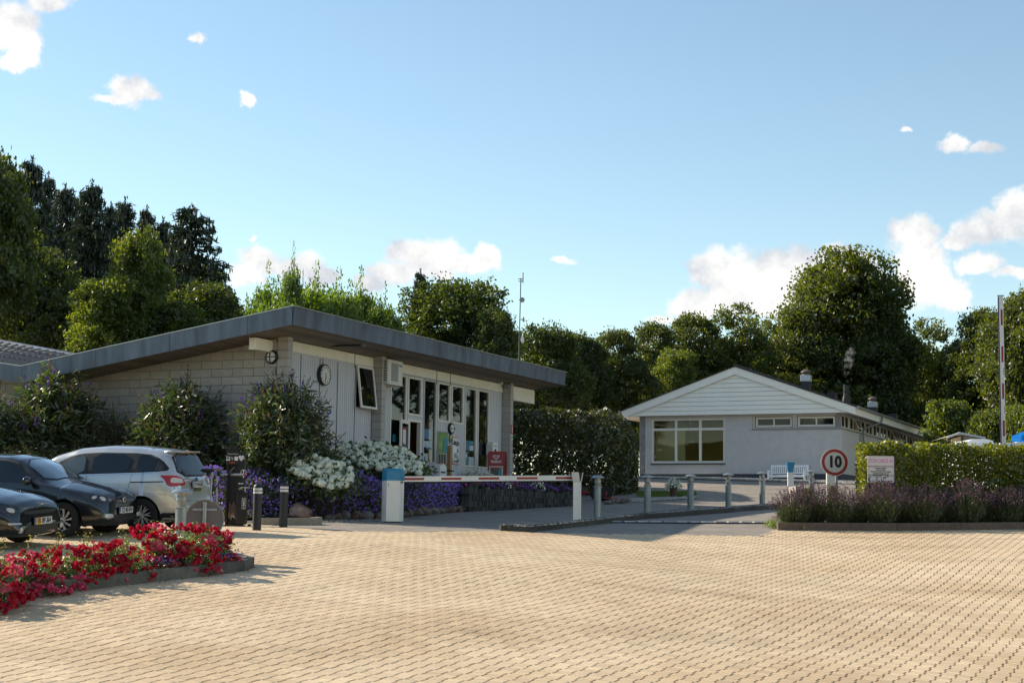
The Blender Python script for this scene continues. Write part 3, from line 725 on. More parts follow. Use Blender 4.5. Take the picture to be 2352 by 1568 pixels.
def window(o, y=YF, fw=.055, frame=M_white, glass=M_glass, name='window', sash=True):
    x0, x1, z0, z1 = o; mb = MB()
    yf, yb = y - .03, y + .07
    mb.box(x0, x0 + fw, yf, yb, z0, z1, bev=.005); mb.box(x1 - fw, x1, yf, yb, z0, z1, bev=.005)
    mb.box(x0 + fw, x1 - fw, yf + .001, yb, z0, z0 + fw, bev=.005); mb.box(x0 + fw, x1 - fw, yf + .001, yb, z1 - fw, z1, bev=.005)
    w = mb.build(name, frame, ROOT)
    MB().box(x0 + fw, x1 - fw, y + .015, y + .027, z0 + fw, z1 - fw).build('pane', glass, w)
    return w
for k, fw, fr in (('tall_a', .05, M_white), ('upper_b', .06, M_white), ('tall_c', .045, M_boardg), ('upper_d', .055, M_white), ('upper_e', .055, M_white), ('tall_f', .045, M_white), ('tall_g', .045, M_white)):
    window(OP[k], fw=fw, frame=fr)
# top-hung window, standing open
x0, x1, z0, z1 = OP['top_hung']
mb = MB(); mb.box(x0, x0 + .04, YF - .02, YF + .08, z0, z1); mb.box(x1 - .04, x1, YF - .02, YF + .08, z0, z1); mb.box(x0 + .04, x1 - .04, YF - .019, YF + .08, z1 - .04, z1); mb.box(x0 + .04, x1 - .04, YF - .019, YF + .08, z0, z0 + .04)
fr = mb.build('window', M_boardg, ROOT)
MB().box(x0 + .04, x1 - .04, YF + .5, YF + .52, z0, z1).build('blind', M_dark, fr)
sash = link('sash', None, fr) if False else None
Ls = z1 - z0; w = x1 - x0; mb = MB(); fwd = .06
mb.box(0, fwd, -.025, .025, -Ls, 0, bev=.006); mb.box(w - fwd, w, -.025, .025, -Ls, 0, bev=.006); mb.box(fwd, w - fwd, -.024, .024, -fwd, 0, bev=.006); mb.box(fwd, w - fwd, -.024, .024, -Ls, -Ls + fwd, bev=.006)
sa = mb.build('sash', M_white, ROOT, loc=(x0, YF - .05, z1), rot=(-R(7.5), 0, 0))
MB().box(fwd, w - fwd, -.006, .006, -Ls + fwd, -fwd).build('pane', M_glass, sa)
# door: frame, and the leaf standing open towards the path
x0, x1, z0, z1 = OP['door']
mb = MB(); mb.box(x0, x0 + .07, YF - .03, YF + .08, z0, z1); mb.box(x1 - .07, x1, YF - .03, YF + .08, z0, z1); mb.box(x0 + .07, x1 - .07, YF - .029, YF + .08, z1 - .07, z1)
mb.build('door_frame', M_white, ROOT)
wd = x1 - x0 - .1; hd = z1 - z0 - .08; mb = MB(); f_ = .10
mb.box(0, f_, -.025, .025, 0, hd, bev=.006); mb.box(wd - f_, wd, -.025, .025, 0, hd, bev=.006); mb.box(f_, wd - f_, -.024, .024, hd - f_, hd, bev=.006); mb.box(f_, wd - f_, -.024, .024, 0, .2, bev=.006)
leaf = mb.build('door', M_white, ROOT, loc=(x0 + .02, YF - .07, z0 + .02), rot=(0, 0, R(188)))
MB().box(f_, wd - f_, -.006, .006, .2, hd - f_).build('pane', M_glass, leaf)
MB().box(wd - .06, wd - .03, -.08, .08, 1.0, 1.03).box(wd - .16, wd - .03, -.085, -.07, 1.0, 1.03).build('handle', M_steel, leaf)
M_paper = mat('printed_paper', (.66, .66, .66), .7)
M_paper_red = mat('red_border', (.45, .03, .03), .6)
MB().box(.28, .55, .008, .012, 1.35, 1.8).build('notice', M_paper_red, leaf); MB().box(.30, .53, .0125, .016, 1.37, 1.76).build('notice', M_paper, leaf)
MB().box(.28, .55, .008, .012, .78, 1.3).build('notice', mat('lilac_paper', (.45, .45, .62), .7), leaf)
# room behind the glass
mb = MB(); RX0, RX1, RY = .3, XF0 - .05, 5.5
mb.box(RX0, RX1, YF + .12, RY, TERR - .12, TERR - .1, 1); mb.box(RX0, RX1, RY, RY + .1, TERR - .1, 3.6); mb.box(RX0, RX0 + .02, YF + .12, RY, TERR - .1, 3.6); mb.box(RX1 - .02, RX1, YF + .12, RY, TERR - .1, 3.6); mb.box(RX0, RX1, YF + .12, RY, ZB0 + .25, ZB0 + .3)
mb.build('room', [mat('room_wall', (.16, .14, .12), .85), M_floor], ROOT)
lz = ZB0 - .42; q = CC.on(cB(595, 525), 'y', 1.6)
MB().box(q.x - .35, q.x + .35, 1.5, 1.7, q.z - .05, q.z + .03).build('ceiling_lamp', mat('warm_lamp', (.9, .6, .3), .5, emit=((1, .55, .16), 1.6)), ROOT)
# posters in the windows
M_pblue = mat('poster_blue', (.02, .12, .24), .4); M_plight = mat('poster_pale', (.42, .50, .54), .5); M_pteal = mat('poster_teal', (.02, .22, .28), .4)
def poster(tl, br, mt, y=YF + .008, name='poster', ext=.003):
    a = fx(tl, y); b = fx(br, y); return MB().box(a.x, b.x, y - ext, y, b.z, a.z).build(name, mt, ROOT)
def sticker_text(s, p, size, mt, y, xs=1.0, bold=0.0):
    a = fx(p, y); return text('lettering', s, size, mt, ROOT, (a.x, y - .004, a.z), (R(90), 0, 0), ext=.001, xs=xs, bold=bold)
M_ink = mat('black_ink', (.02, .02, .022), .6)
poster(cB(537, 985), cB(572, 1110), M_pblue); poster(cB(574, 985), cB(608, 1115), M_pblue); poster(cB(612, 993), cB(648, 1122), M_plight); poster(cB(537, 1130), cB(568, 1215), M_plight); poster(cB(572, 1135), cB(607, 1235), M_plight); poster(cB(610, 1140), cB(645, 1245), M_plight)
poster(cB(572, 1215), cB(640, 1243), M_pblue, y=YF + .003); poster(cB(540, 1290), cB(600, 1410), M_plight); poster(cB(545, 1330), cB(565, 1395), M_pblue, y=YF + .003)
poster(cB(1062, 1128), cB(1118, 1255), M_pblue); poster(cB(1122, 1135), cB(1172, 1185), M_pteal); poster(cB(1122, 1190), cB(1172, 1262), M_plight); poster(cB(1060, 1272), cB(1095, 1455), M_pteal); poster(cB(1110, 1335), cB(1175, 1460), M_plight)
poster(cB(1066, 1300), cB(1090, 1345), M_plight, y=YF + .003); poster(cB(160, 1055), cB(203, 1150), M_pteal)
# ------------------------------------------------------------------ white gabled service building on the right
q = AT(F(1935, 1104), 62.0)
RC = Frame((q.x, q.y, q.z))
R2 = thing('service_building', RC.o, ROTB, 'long grey rendered building with white boarded gable, chimneys and small windows under the eaves', 'building')
M_render = mat('grey_rendered_block', (.54, .52, .51), .85, noise=.07, nscale=3, bump=.3, bscale=30)
def add_courses(m):
    nt = m.node_tree; b = nt.nodes['Principled BSDF']; L = nt.links
    tc = nt.nodes.new('ShaderNodeTexCoord'); sp = nt.nodes.new('ShaderNodeSeparateXYZ'); L.new(tc.outputs['Object'], sp.inputs[0])
    ad = nt.nodes.new('ShaderNodeMath'); ad.operation = 'ADD'; L.new(sp.outputs[0], ad.inputs[0]); L.new(sp.outputs[1], ad.inputs[1])
    cb = nt.nodes.new('ShaderNodeCombineXYZ'); L.new(ad.outputs[0], cb.inputs[0]); L.new(sp.outputs[2], cb.inputs[1])
    br = nt.nodes.new('ShaderNodeTexBrick'); br.inputs['Scale'].default_value = 1; br.inputs['Brick Width'].default_value = .6; br.inputs['Row Height'].default_value = .2
    br.inputs['Mortar Size'].default_value = .006; br.inputs['Mortar Smooth'].default_value = .6; L.new(cb.outputs[0], br.inputs['Vector'])
    bp = nt.nodes.new('ShaderNodeBump'); bp.invert = True; bp.inputs['Strength'].default_value = .45; bp.inputs['Distance'].default_value = .01; L.new(br.outputs['Fac'], bp.inputs['Height'])
    old = b.inputs['Normal'].links[0].from_socket if b.inputs['Normal'].links else None
    if old: L.new(old, bp.inputs['Normal'])
    L.new(bp.outputs[0], b.inputs['Normal'])
add_courses(M_render)
M_siding = mat('white_siding', (.88, .85, .78), .5, noise=.03, nscale=2)
M_plinth = mat('dark_plinth', (.07, .07, .08), .9)
M_tile = mat('dark_roof_tile', (.045, .043, .042), .75, noise=.3, nscale=6)
M_ochre = mat('ochre_room_wall', (.80, .62, .17), .85, noise=.06, nscale=2)
YW = RC.on(F(1468.5, 1080), 'x', 0).y
LX = 44.0
W0 = RC.on(cC(443, 625), 'x', 0); W1 = RC.on(cC(1065, 240), 'x', 0)
def on2(p, x=0.0): q_ = RC.on(p, 'x', x); return q_
zg0 = on2(cC(1200, 205), -.32).z           # underside of the boarded gable
zb = on2(cC(1700, 335), 0).z               # sill line of the strip windows
zap = on2(F(1686, 842), -.42); zle = on2(F(1437, 942), -.42); zre = on2(F(1951, 936), -.42)
print('right', YW, W0, W1, 'gable', zg0, zb, zap, zle, zre)
yap = (YW) / 2; OH = .62
PITCH = (zap.z - (zle.z + zre.z) / 2) / (yap + OH)
zr0 = zap.z - PITCH * yap                  # roof height over the wall line
def zroof(y): return zap.z - PITCH * abs(y - yap)
# walls
wx0, wx1, wz0, wz1 = W1.y, W0.y, W0.z, W1.z  # picture window: y range, z range
mb = MB()
zt = zg0 + .05
def wall_with_holes(mb, x0, x1, segs, ya, yb, z0, z1, mi=0):
    cuts = sorted(set([ya, yb] + [s[0] for s in segs] + [s[1] for s in segs]))
    for a, b in zip(cuts[:-1], cuts[1:]):
        z = z0
        for s in sorted([s for s in segs if s[0] < (a + b) / 2 < s[1]], key=lambda s: s[2]):
            if s[2] > z: mb.box(x0, x1, a, b, z, s[2], mi)
            z = s[3]
        if z1 > z: mb.box(x0, x1, a, b, z, z1, mi)
s1 = [on2(cC(1648, 318), .06).y, on2(cC(1325, 318), .06).y, on2(cC(1500, 318), .06).z, on2(cC(1500, 224), .06).z]
s2 = [on2(cC(2016, 313), .06).y, on2(cC(1683, 313), .06).y, s1[2], s1[3]]
def wall_y(mb, y0, y1, holes, xa, xb, z0, z1):
    h = holes[0]; mb.box(xa, h[0], y0, y1, z0, z1); mb.box(h[1], xb, y0, y1, z0, z1); mb.box(h[0], h[1], y0, y1, z0, h[2]); mb.box(h[0], h[1], y0, y1, h[3], z1)
wall_with_holes(mb, 0, .28, [(wx0, wx1, wz0, wz1)], on2(cC(1300, 400), 0).y, YW, .28, zt)
wall_with_holes(mb, .0, .28, [], 0, on2(cC(1300, 400), 0).y - .001, .28, zb)
wall_with_holes(mb, .06, .28, [tuple(s1), tuple(s2)], .06, on2(cC(1300, 400), 0).y - .002, zb + .001, zt)
mb.box(.28, LX, 0, .25, .28, zb); wall_y(mb, YW - .25, YW, [(.9, 3.9, 1.0, zt - .25)], 0, LX, .28, zt)
mb.build('wall', M_render, R2)
MB().box(.012, LX, .012, .2, -.6, .279).box(.012, .25, .2, YW - .2, -.6, .279).box(.012, LX, YW - .2, YW - .012, -.6, .279).build('plinth', M_plinth, R2)
MB().box(-.05, .06, -.05, on2(cC(1300, 400), 0).y, zb, zb + .05).box(.06, LX, -.05, .06, zb + .0005, zb + .0505).build('sill', mat('grey_sill', (.27, .255, .25), .7), R2)
# strip windows along the side
zs0, zs1 = zb + .05, zt - .06
pit = []
for px in (965, 1108, 1258, 1398, 1530, 1660, 1790, 1915): pit.append(RC.on(cR(px, 1150), 'y', .06).x)
print('side windows', [round(t, 2) for t in pit])
p0 = pit[0]; step = (pit[-1] - pit[0]) / 7
mbw = MB(); mbw.box(.06, p0, .06, .25, zb + .002, zt)
G3 = glassmat('strip_window_glass', (.5, .55, .52), .82, refl=.35)
def win2(loc, rz, w, h, parent, open_=False, two=True):
    mb = MB(); f_ = .075
    mb.box(0, f_, -.03, .05, 0, h); mb.box(w - f_, w, -.03, .05, 0, h); mb.box(f_, w - f_, -.029, .05, 0, f_); mb.box(f_, w - f_, -.029, .05, h - f_, h)
    if two: mb.box(w / 2 - .03, w / 2 + .03, -.0285, .05, f_, h - f_)
    o = mb.build('window', M_white, parent, loc=loc, rot=(0, 0, rz))
    halves = [(f_, w / 2 - .03), (w / 2 + .03, w - f_)] if two else [(f_, w - f_)]
    for k, (a, b) in enumerate(halves):
        if open_ and k == 1:
            m2 = MB(); L_ = h - 2 * f_ + .04; ww = b - a + .04; g = .045
            m2.box(0, g, -.02, .02, -L_, 0); m2.box(ww - g, ww, -.02, .02, -L_, 0); m2.box(g, ww - g, -.019, .019, -g, 0); m2.box(g, ww - g, -.019, .019, -L_, -L_ + g); m2.box(g, ww - g, -.004, .004, -L_ + g, -g, 1)
            m2.build('sash', [M_white, G3], o, loc=(a - .02, -.05, h - f_ + .02), rot=(-R(28), 0, 0))
        else: MB().box(a, b, 0, .01, f_, h - f_).build('pane', G3, o)
    return o
win2((3.86, YW - .10, 1.03), math.pi, 2.92, zt - .25 - 1.06, R2)
openset = {1, 6, 7, 9}
i = 0; x = p0
while x < LX - 2:
    win2((x + .02, .10, zs0), 0, step - .14, zs1 - zs0, R2, i in openset)
    mbw.box(x + step - .12, x + step, .06, .25, zb + .002, zt); x += step; i += 1
mbw.box(x, LX, .06, .25, zb + .002, zt); mbw.box(p0, x, .06, .25, zs1, zt + .001)
mbw.build('window_piers', M_render, R2)
for s in (s1, s2): win2((.14, s[1] - .03, s[2] + .02), -math.pi / 2, s[1] - s[0] - .06, s[3] - s[2] - .04, R2)
# picture window
pw = wx1 - wx0; ph = wz1 - wz0; mb = MB(); f_ = .06; hz_ = on2(cC(760, 333), 0).z - wz0
mb.box(0, f_, -.05, .06, 0, ph, bev=.006); mb.box(pw - f_, pw, -.05, .06, 0, ph, bev=.006); mb.box(f_, pw - f_, -.049, .06, 0, f_ + .03, bev=.006); mb.box(f_, pw - f_, -.049, .06, ph - f_, ph, bev=.006)
mb.box(f_, pw - f_, -.048, .06, hz_ - .05, hz_ + .05, bev=.006)
for k in (1, 2): mb.box(pw * k / 3 - .05, pw * k / 3 + .05, -.047, .06, .09, ph - f_, bev=.006)
o = mb.build('window', M_white, R2, loc=(.06, wx1, wz0), rot=(0, 0, -math.pi / 2))
G2 = glassmat('picture_window_glass', (.94, .95, .9), .0, refl=.12)
for k in range(3):
    for a, b in ((.09, hz_ - .05), (hz_ + .05, ph - f_)):
        MB().box(pw * k / 3 + (.05 if k else f_), pw * (k + 1) / 3 - (.05 if k < 2 else f_), 0, .01, a, b).build('pane', G2, o)
MB().box(-.06, .06, wx0 - .03, wx1 + .03, wz0 - .05, wz0 - .003).build('window_sill', M_plinth, R2)
# room behind the picture window, with an outside window on its far side
mb = MB(); rz0, rz1 = .32, zt - .02; ra, rb, rd = wx0 - .5, YW - .26, 4.2
mb.box(.30, rd, ra - .05, ra, rz0, rz1); mb.box(.29, rd, ra, rb, rz0 - .05, rz0, 1); mb.box(.29, rd, ra, rb, rz1, rz1 + .03, 2)
mb.box(rd, rd + .05, ra, rb, rz0, rz1)
mb.build('room', [M_ochre, M_floor, mat('room_ceiling', (.55, .50, .38), .8)], R2)
MB().box(1.2, 1.25, rb - 1.3, rb - .02, rz0, rz1 - .5).build('partition', mat('cream_partition', (.55, .48, .26), .8), R2)
mb = MB(); mb.box(.6, 1.1, rb - .01, rb - .03, rz0 + .4, rz1 - .3); mb.build('curtain', M_cream, R2)
for k, (yy_, zz_) in enumerate(((wx1 - pw * .37, .9), (wx1 - pw * .93, .92))):
    mb = MB(); zc = wz0 + zz_; mb.tube((1.6, yy_, zc + .1), (1.6, yy_, rz1), .008, n=6); mb.lathe([(.03, .12), (.06, .11), (.22, .0), (.2, -.01)], 16, (1.6, yy_, zc)); mb.build('pendant_lamp', M_cream, R2, smooth=True)
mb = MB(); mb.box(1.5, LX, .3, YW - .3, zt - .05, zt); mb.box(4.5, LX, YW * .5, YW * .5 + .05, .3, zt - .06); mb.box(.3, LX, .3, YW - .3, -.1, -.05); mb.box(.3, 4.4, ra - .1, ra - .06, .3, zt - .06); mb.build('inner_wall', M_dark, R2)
for yy_ in (s1[0] + .12, s2[0] + 1.0):
    MB().lathe([(.03, .12), (.2, .05), (.28, 0), (.25, -.02)], 16, (1.2, yy_, zs1 - .18)).build('pendant_lamp', mat('lit_lamp', (.9, .6, .2), .5, emit=((1, .6, .15), 1.5)), R2)
# gable boarding
nbd = 10; ztop = zap.z - .1; hb = (ztop - zg0) / nbd
for k in range(nbd):
    a, b = zg0 + k * hb, zg0 + (k + 1) * hb - .012
    def ylim(z): return max(.05, (zap.z - .12 - z) / PITCH)
    la, lb = min(ylim(a), yap + OH - .05), min(ylim(b), yap + OH - .05)
    if k == nbd - 1: lb = .06
    poly = [(yap - la, a), (yap + la, a), (yap + lb, b), (yap - lb, b)]
    mb = MB()
    n4 = 4; X0a, X0b = -.345, -.325
    mb.add([(X0a, poly[0][0], a), (X0a, poly[1][0], a), (X0b, poly[2][0], b), (X0b, poly[3][0], b), (-.30, poly[0][0], a), (-.30, poly[1][0], a), (-.30, poly[2][0], b), (-.30, poly[3][0], b)], [(3, 2, 1, 0), (4, 5, 6, 7), (0, 1, 5, 4), (1, 2, 6, 5), (2, 3, 7, 6), (3, 0, 4, 7)])
    mb.build('siding_board', M_siding, R2)
MB().prism([(yap - (yap + OH - .06), zg0 + .012), (yap + (yap + OH - .06), zg0 + .012), (yap, zap.z - .2)], -.29, .3, plane='yz').build('gable_wall', M_render, R2)
# bargeboards
def slab(name, x0, x1, ya, yb, t0, t1, mt, cap=0):
    za, zb_ = zroof(ya), zroof(yb)
    return MB().add([(x0, ya, za - t0), (x1, ya, za - t0), (x1, yb, zb_ - t0), (x0, yb, zb_ - t0), (x0, ya, za + t1), (x1, ya, za + t1), (x1, yb, zb_ + t1), (x0, yb, zb_ + t1)], [(3, 2, 1, 0), (4, 5, 6, 7), (0, 1, 5, 4), (1, 2, 6, 5), (2, 3, 7, 6), (3, 0, 4, 7)]).build(name, mt, R2)
slab('bargeboard', -.42, -.38, -OH, yap - .001, .30, 0, M_siding); slab('bargeboard', -.42, -.38, yap + .001, YW + OH, .30, 0, M_siding)
# eaves boxes and fascia
ze = zroof(-OH)
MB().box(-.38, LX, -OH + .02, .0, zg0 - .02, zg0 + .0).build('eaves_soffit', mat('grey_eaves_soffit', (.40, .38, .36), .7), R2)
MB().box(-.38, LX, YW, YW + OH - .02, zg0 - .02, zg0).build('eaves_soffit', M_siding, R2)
MB().box(-.379, LX, -OH - .005, -OH + .02, ze - .30, ze).build('eaves_board', M_siding, R2)
MB().box(-.379, LX, YW + OH - .02, YW + OH + .005, ze - .30, ze).build('eaves_board', M_siding, R2)
# roof: courses of long sheets
nt_ = 9
for side in (0, 1):
    L_ = yap + OH + .06
    for k in range(nt_):
        a, b = k * L_ / nt_, (k + 1) * L_ / nt_ + .04
        if side == 0: ya, yb = -OH - .06 + a, min(-OH - .06 + b, yap)
        else: ya, yb = YW + OH + .06 - a, max(YW + OH + .06 - b, yap)
        za, zb_ = zroof(ya), zroof(yb)
        MB().add([(-.46, ya, za + .004), (LX, ya, za + .004), (LX, yb, zb_ + .004), (-.46, yb, zb_ + .004), (-.46, ya, za + .05), (LX, ya, za + .05), (LX, yb, zb_ + .03), (-.46, yb, zb_ + .03)], [(3, 2, 1, 0), (4, 5, 6, 7), (0, 1, 5, 4), (1, 2, 6, 5), (2, 3, 7, 6), (3, 0, 4, 7)]).build('roof_sheet', M_tile, R2)
MB().tube((-.46, yap, zap.z + .05), (LX, yap, zap.z + .05), .07, n=8).build('ridge_cap', M_tile, R2)
# gutters
for yy_ in (-OH - .09, YW + OH + .09):
    mb = MB(); n = 8; v = []; 
    for x in (-.44, LX):
        for i in range(n + 1):
            t = math.pi * i / n; v.append((x, yy_ + .075 * math.cos(t), ze + .02 - .075 * math.sin(t)))
    mb.add(v, [(i, i + 1, n + 2 + i, n + 1 + i) for i in range(n)] + [tuple(range(n + 1)), tuple(range(n + 1, 2 * n + 2))])
    mb.build('gutter', M_steel, R2, smooth=True)
M_pipe = mat('grey_downpipe', (.20, .22, .24), .5, metal=.3)
xd = RC.on(cR(1345, 1200), 'y', -.06).x
for x in (xd, xd + 14.0):
    pts = [(x + .8, -OH - .09, ze - .04), (x + .75, -OH - .08, ze - .25), (x + .55, -OH + .1, ze - .38), (x + .1, -.2, ze - .55), (x, -.10, ze - .68), (x, -.08, .1)]
    MB().path([Vector(p) for p in pts], .04, 10).build('downpipe', M_pipe, R2, smooth=True)
MB().tube((xd - .35, -.03, .1), (xd - .35, -.03, zb - .05), .018, n=6).build('conduit', M_pipe, R2)
# chimneys and vents
M_lead = mat('black_chimney_base', (.03, .032, .035), .6)
M_alu = mat('pale_metal_collar', (.46, .50, .52), .4, metal=.4)
M_brown = mat('brown_cowl', (.10, .075, .06), .6)
def chimney(x, y, w, hb_, hw_, hc):
    z = zroof(y)
    mb = MB(); mb.box(x - w / 2, x + w / 2, y - w / 2, y + w / 2, z - .4, z + hb_)
    o = mb.build('chimney', M_lead, R2)
    MB().box(x - w / 2 - .02, x + w / 2 + .02, y - w / 2 - .02, y + w / 2 + .02, z + hb_, z + hb_ + hw_, bev=.01).build('collar', M_alu, o)
    r = w * .48; zc = z + hb_ + hw_
    MB().lathe([(r, 0), (r, .06), (r * .8, .07), (r * .8, .10), (r * 1.3, .105), (r * 1.25, .15), (r * .8, .21), (r * .4, .235), (.0, .24)], 20, (x, y, zc)).build('cowl', M_brown, o, smooth=True)
    return o
def onroof(p, y):        # point of the roof surface at this y seen at pixel p (x from the plane y = const)
    return RC.on(p, 'y', y).x
xa_ = onroof(cR(335, 450), 1.9); 
chimney(xa_, 1.9, .35, .36, .26, .3)
xb_ = onroof(cR(1530, 850), .55); chimney(xb_, .55, .33, .24, .24, .3)
def flue(x, y, h, r=.09):
    z = zroof(y); mb = MB(); mb.lathe([(r * 2.0, -.1), (r * 2.0, .1), (r * 1.6, .25), (r, .38), (r, h * .62), (r * 1.35, h * .62), (r * 1.35, h * .68), (r, h * .68), (r, h), (r * .7, h), (r * .7, h - .1)], 14, (x, y, z)); return mb.build('flue', M_lead, R2, smooth=True)
xf_ = onroof(cR(1035, 690), 1.0); flue(xf_, 1.0, .80, .065); flue(xf_ + .45, 1.0, .80, .065)
def hatch(x, y):
    z = zroof(y); MB().prism([(x - .2, z - .2), (x + .2, z - .2), (x + .24, z + .1), (x + .08, z + .26), (x - .24, z + .26)], y - .18, y + .18, plane='xz').build('roof_vent', M_lead, R2)
hatch(onroof(cR(800, 620), 1.3), 1.3); hatch(onroof(cR(1890, 960), .5), .5)

# ------------------------------------------------------------------ items fixed to the reception
def item(name, loc, rz, label, cat, group=None): return thing(name, loc, rz, label, cat, group)
# wall clock
q = fx(c2(820, 290), YF - .22)
CL = item('wall_clock', CC.w(q.x, YF - .07, q.z), ROTB, 'round black and white clock on the grey boarded front, hung by a cable', 'clock')
mb = MB(); rC = .25; n = 36
mb.lathe([(.0, .06), (rC, .06), (rC + .012, .05), (rC + .012, -.04), (rC - .012, -.05), (rC - .012, -.035), (.0, -.035)], 40, (0, 0, 0), axis='y'); mb.build('clock_case', M_black, CL, smooth=True)
MB().lathe([(0, -.0355), (rC - .014, -.0355), (rC - .014, -.039), (0, -.039)], 40, (0, 0, 0), axis='y').build('dial', mat('clock_face', (.62, .62, .56), .5), CL)
for h in range(1, 13):
    t = R(90 - 30 * h); text('numeral', str(h), .078, M_ink, CL, (.19 * math.cos(t), -.0405, .19 * math.sin(t)), (R(90), 0, 0), ext=.001, bold=.002)
def hand(name, ang, ln, w):
    t = R(90 - ang); c, s = math.cos(t), math.sin(t); mb = MB()
    pts = [(-.04, -w), (ln * .9, -w), (ln, 0), (ln * .9, w), (-.04, w)]
    mb.prism([(a * c - b * s, a * s + b * c) for a, b in pts], -.046, -.043, plane='xz'); mb.build(name, M_ink, CL)
hand('hour_hand', 165, .12, .010); hand('minute_hand', 183, .185, .007)
MB().tube((0, .05, rC), (0, .05, ZB0 + .5 - q.z), .006, n=6).build('cable', M_blackmatt, CL)
# bulkhead lamps
def bulkhead(p, plane, label, bars=2):
    if plane == 'x': q = CC.on(p, 'x', -.05); loc = CC.w(-.01, q.y, q.z); rz = ROTB - math.pi / 2
    else: q = CC.on(p, 'y', YF - .06); loc = CC.w(q.x, YF - .012, q.z); rz = ROTB
    t = item('wall_lamp', loc, rz, label, 'wall lamp'); r = .165
    MB().lathe([(0, 0), (r, 0), (r, -.05), (r - .02, -.075), (r - .035, -.075), (r - .035, -.05), (0, -.05)], 28, (0, 0, 0), axis='y').build('housing', M_black, t, smooth=True)
    MB().lathe([(0, -.05), (r - .036, -.05), (r - .05, -.075), (r * .4, -.10), (0, -.105)], 24, (0, 0, 0), axis='y').build('lamp_glass', M_lampw, t, smooth=True)
    mb = MB(); mb.box(-r + .02, r - .02, -.115, -.10, -.012, .012)
    if bars == 2: mb.box(-.012, .012, -.1155, -.1005, -r + .02, r - .02)
    mb.build('guard', M_black, t); return t
bulkhead(cA(2015, 375), 'x', 'round black bulkhead lamp with cross guard on the block end wall under the beam end')
bulkhead(cB(900, 982), 'y', 'round black bulkhead lamp with one bar above the oval green sign', bars=1)
# air conditioner
a = CC.on(cB(105, 108), 'y', -.12); b = CC.on(cB(285, 385), 'y', -.12)
AC = item('air_conditioner', CC.w(a.x, -.12, a.z - .62), ROTB, 'white air conditioning unit mounted high beside the middle block pillar', 'air conditioner')
wA = min(.95, b.x - a.x); MB().box(0, wA, .0, .30, 0, .62, bev=.015).build('casing', mat('cream_casing', (.62, .60, .54), .5), AC)
MB().box(wA * .22, wA * .66, -.012, -.001, .06, .54, bev=.004).build('fan_grille', mat('grille_grey', (.30, .29, .28), .7), AC)
for k in range(9): MB().box(-.012, -.002, .04, .26, .06 + k * .06, .085 + k * .06).build('slat', M_black, AC)
MB().box(wA * .72, wA * .92, -.008, -.001, .47, .52).build('badge', mat('badge_blue', (.10, .20, .28), .5), AC)
MB().box(0, .04, .3, .42, -.05, 0).box(wA - .04, wA, .3, .42, -.05, 0).box(-.02, wA + .02, .0, .42, -.03, -.001).build('bracket', M_white, AC)
# security camera
q = CC.on(cB(1583, 432), 'y', .05); SC = item('security_camera', CC.w(XF0 - .0, .10, q.z - .02), ROTB, 'small dome camera at the top of the end pillar', 'camera')
MB().box(-.10, 0, -.03, .05, -.03, .06, bev=.01).build('bracket', M_plas, SC); MB().lathe([(0, -.14), (.06, -.14), (.075, -.1), (.075, -.02), (.05, 0), (0, 0)], 16, (-.10, .0, 0), axis='y').build('dome', mat('camera_grey', (.30, .29, .28), .4), SC, smooth=True)
MB().lathe([(0, -.150), (.035, -.148), (.045, -.139), (0, -.139)], 14, (-.10, .0, 0), axis='y').build('lens', M_black, SC, smooth=True)
q = CC.on(cB(1525, 405), 'y', .2); SP = item('floodlight', CC.w(q.x - .02, .2, q.z), ROTB, 'tiny white sensor lamp in the corner by the end pillar', 'sensor lamp'); MB().box(-.05, .05, -.05, .05, -.05, .03, bev=.012).build('housing', M_plas, SP); MB().box(-.02, .02, .05, .07, -.02, .02).build('bracket', M_plas, SP)
# soffit bracket lamp
q = CC.on(c2(810, 70), 'y', 0.2); SB = item('soffit_light', CC.w(q.x, -.35, zs(-.35) - .01), ROTB, 'dark bracket arm with small spotlight under the eaves above the clock', 'spotlight')
MB().box(-.02, .02, -.35, .55, -.06, -.02).build('arm', M_black, SB); MB().tube((0, -.36, -.05), (.12, -.42, -.07), .04, .05, n=12).build('lamp_head', M_brown, SB)
# signs on the facade
def plate(name, tl, br, mt, label, cat, y=YF - .03, th=.015, border=None, bmt=None):
    a = fx(tl, y); b = fx(br, y); w, h = b.x - a.x, a.z - b.z
    t = item(name, CC.w(a.x, y, b.z), ROTB, label, cat)
    if border:
        MB().box(0, w, 0, th, 0, h, bev=.003).build('frame', bmt, t); MB().box(border, w - border, -.004, -.001, border, h - border).build('panel', mt, t)
    else: MB().box(0, w, 0, th, 0, h, bev=.003).build('panel', mt, t)
    return t, w, h
M_leafgreen = mat('poster_green', (.10, .20, .05), .35, noise=.5, nscale=3)
MF, wM, hM = plate('poster_case', cB(722, 1008), cB(850, 1472), M_leafgreen, 'framed tall green map poster below the third upper window', 'poster case', border=.03, bmt=M_steel)
for k, (xx, zz, ww, hh, mt_) in enumerate(((.06, .08, wM - .12, .32, 'pale'), (wM * .55, .42, wM * .36, .42, 'teal'), (.08, .5, wM * .3, .2, 'green'))):
    MB().box(xx, xx + ww, -.008, -.0045, zz, zz + hh).build('print', {'pale': mat('print_pale', (.30, .29, .24), .5), 'teal': M_pteal, 'green': mat('print_light_green', (.22, .34, .10), .5)}[mt_], MF)
for k in range(3): MB().box(.10 + k * (wM - .2) / 3, .19 + k * (wM - .2) / 3, -.012, -.0085, .12, .36).build('print', M_ink, MF); MB().box(.09 + k * (wM - .2) / 3, .20 + k * (wM - .2) / 3, -.0125, -.009, .085, .115).build('print', M_paper_red, MF)
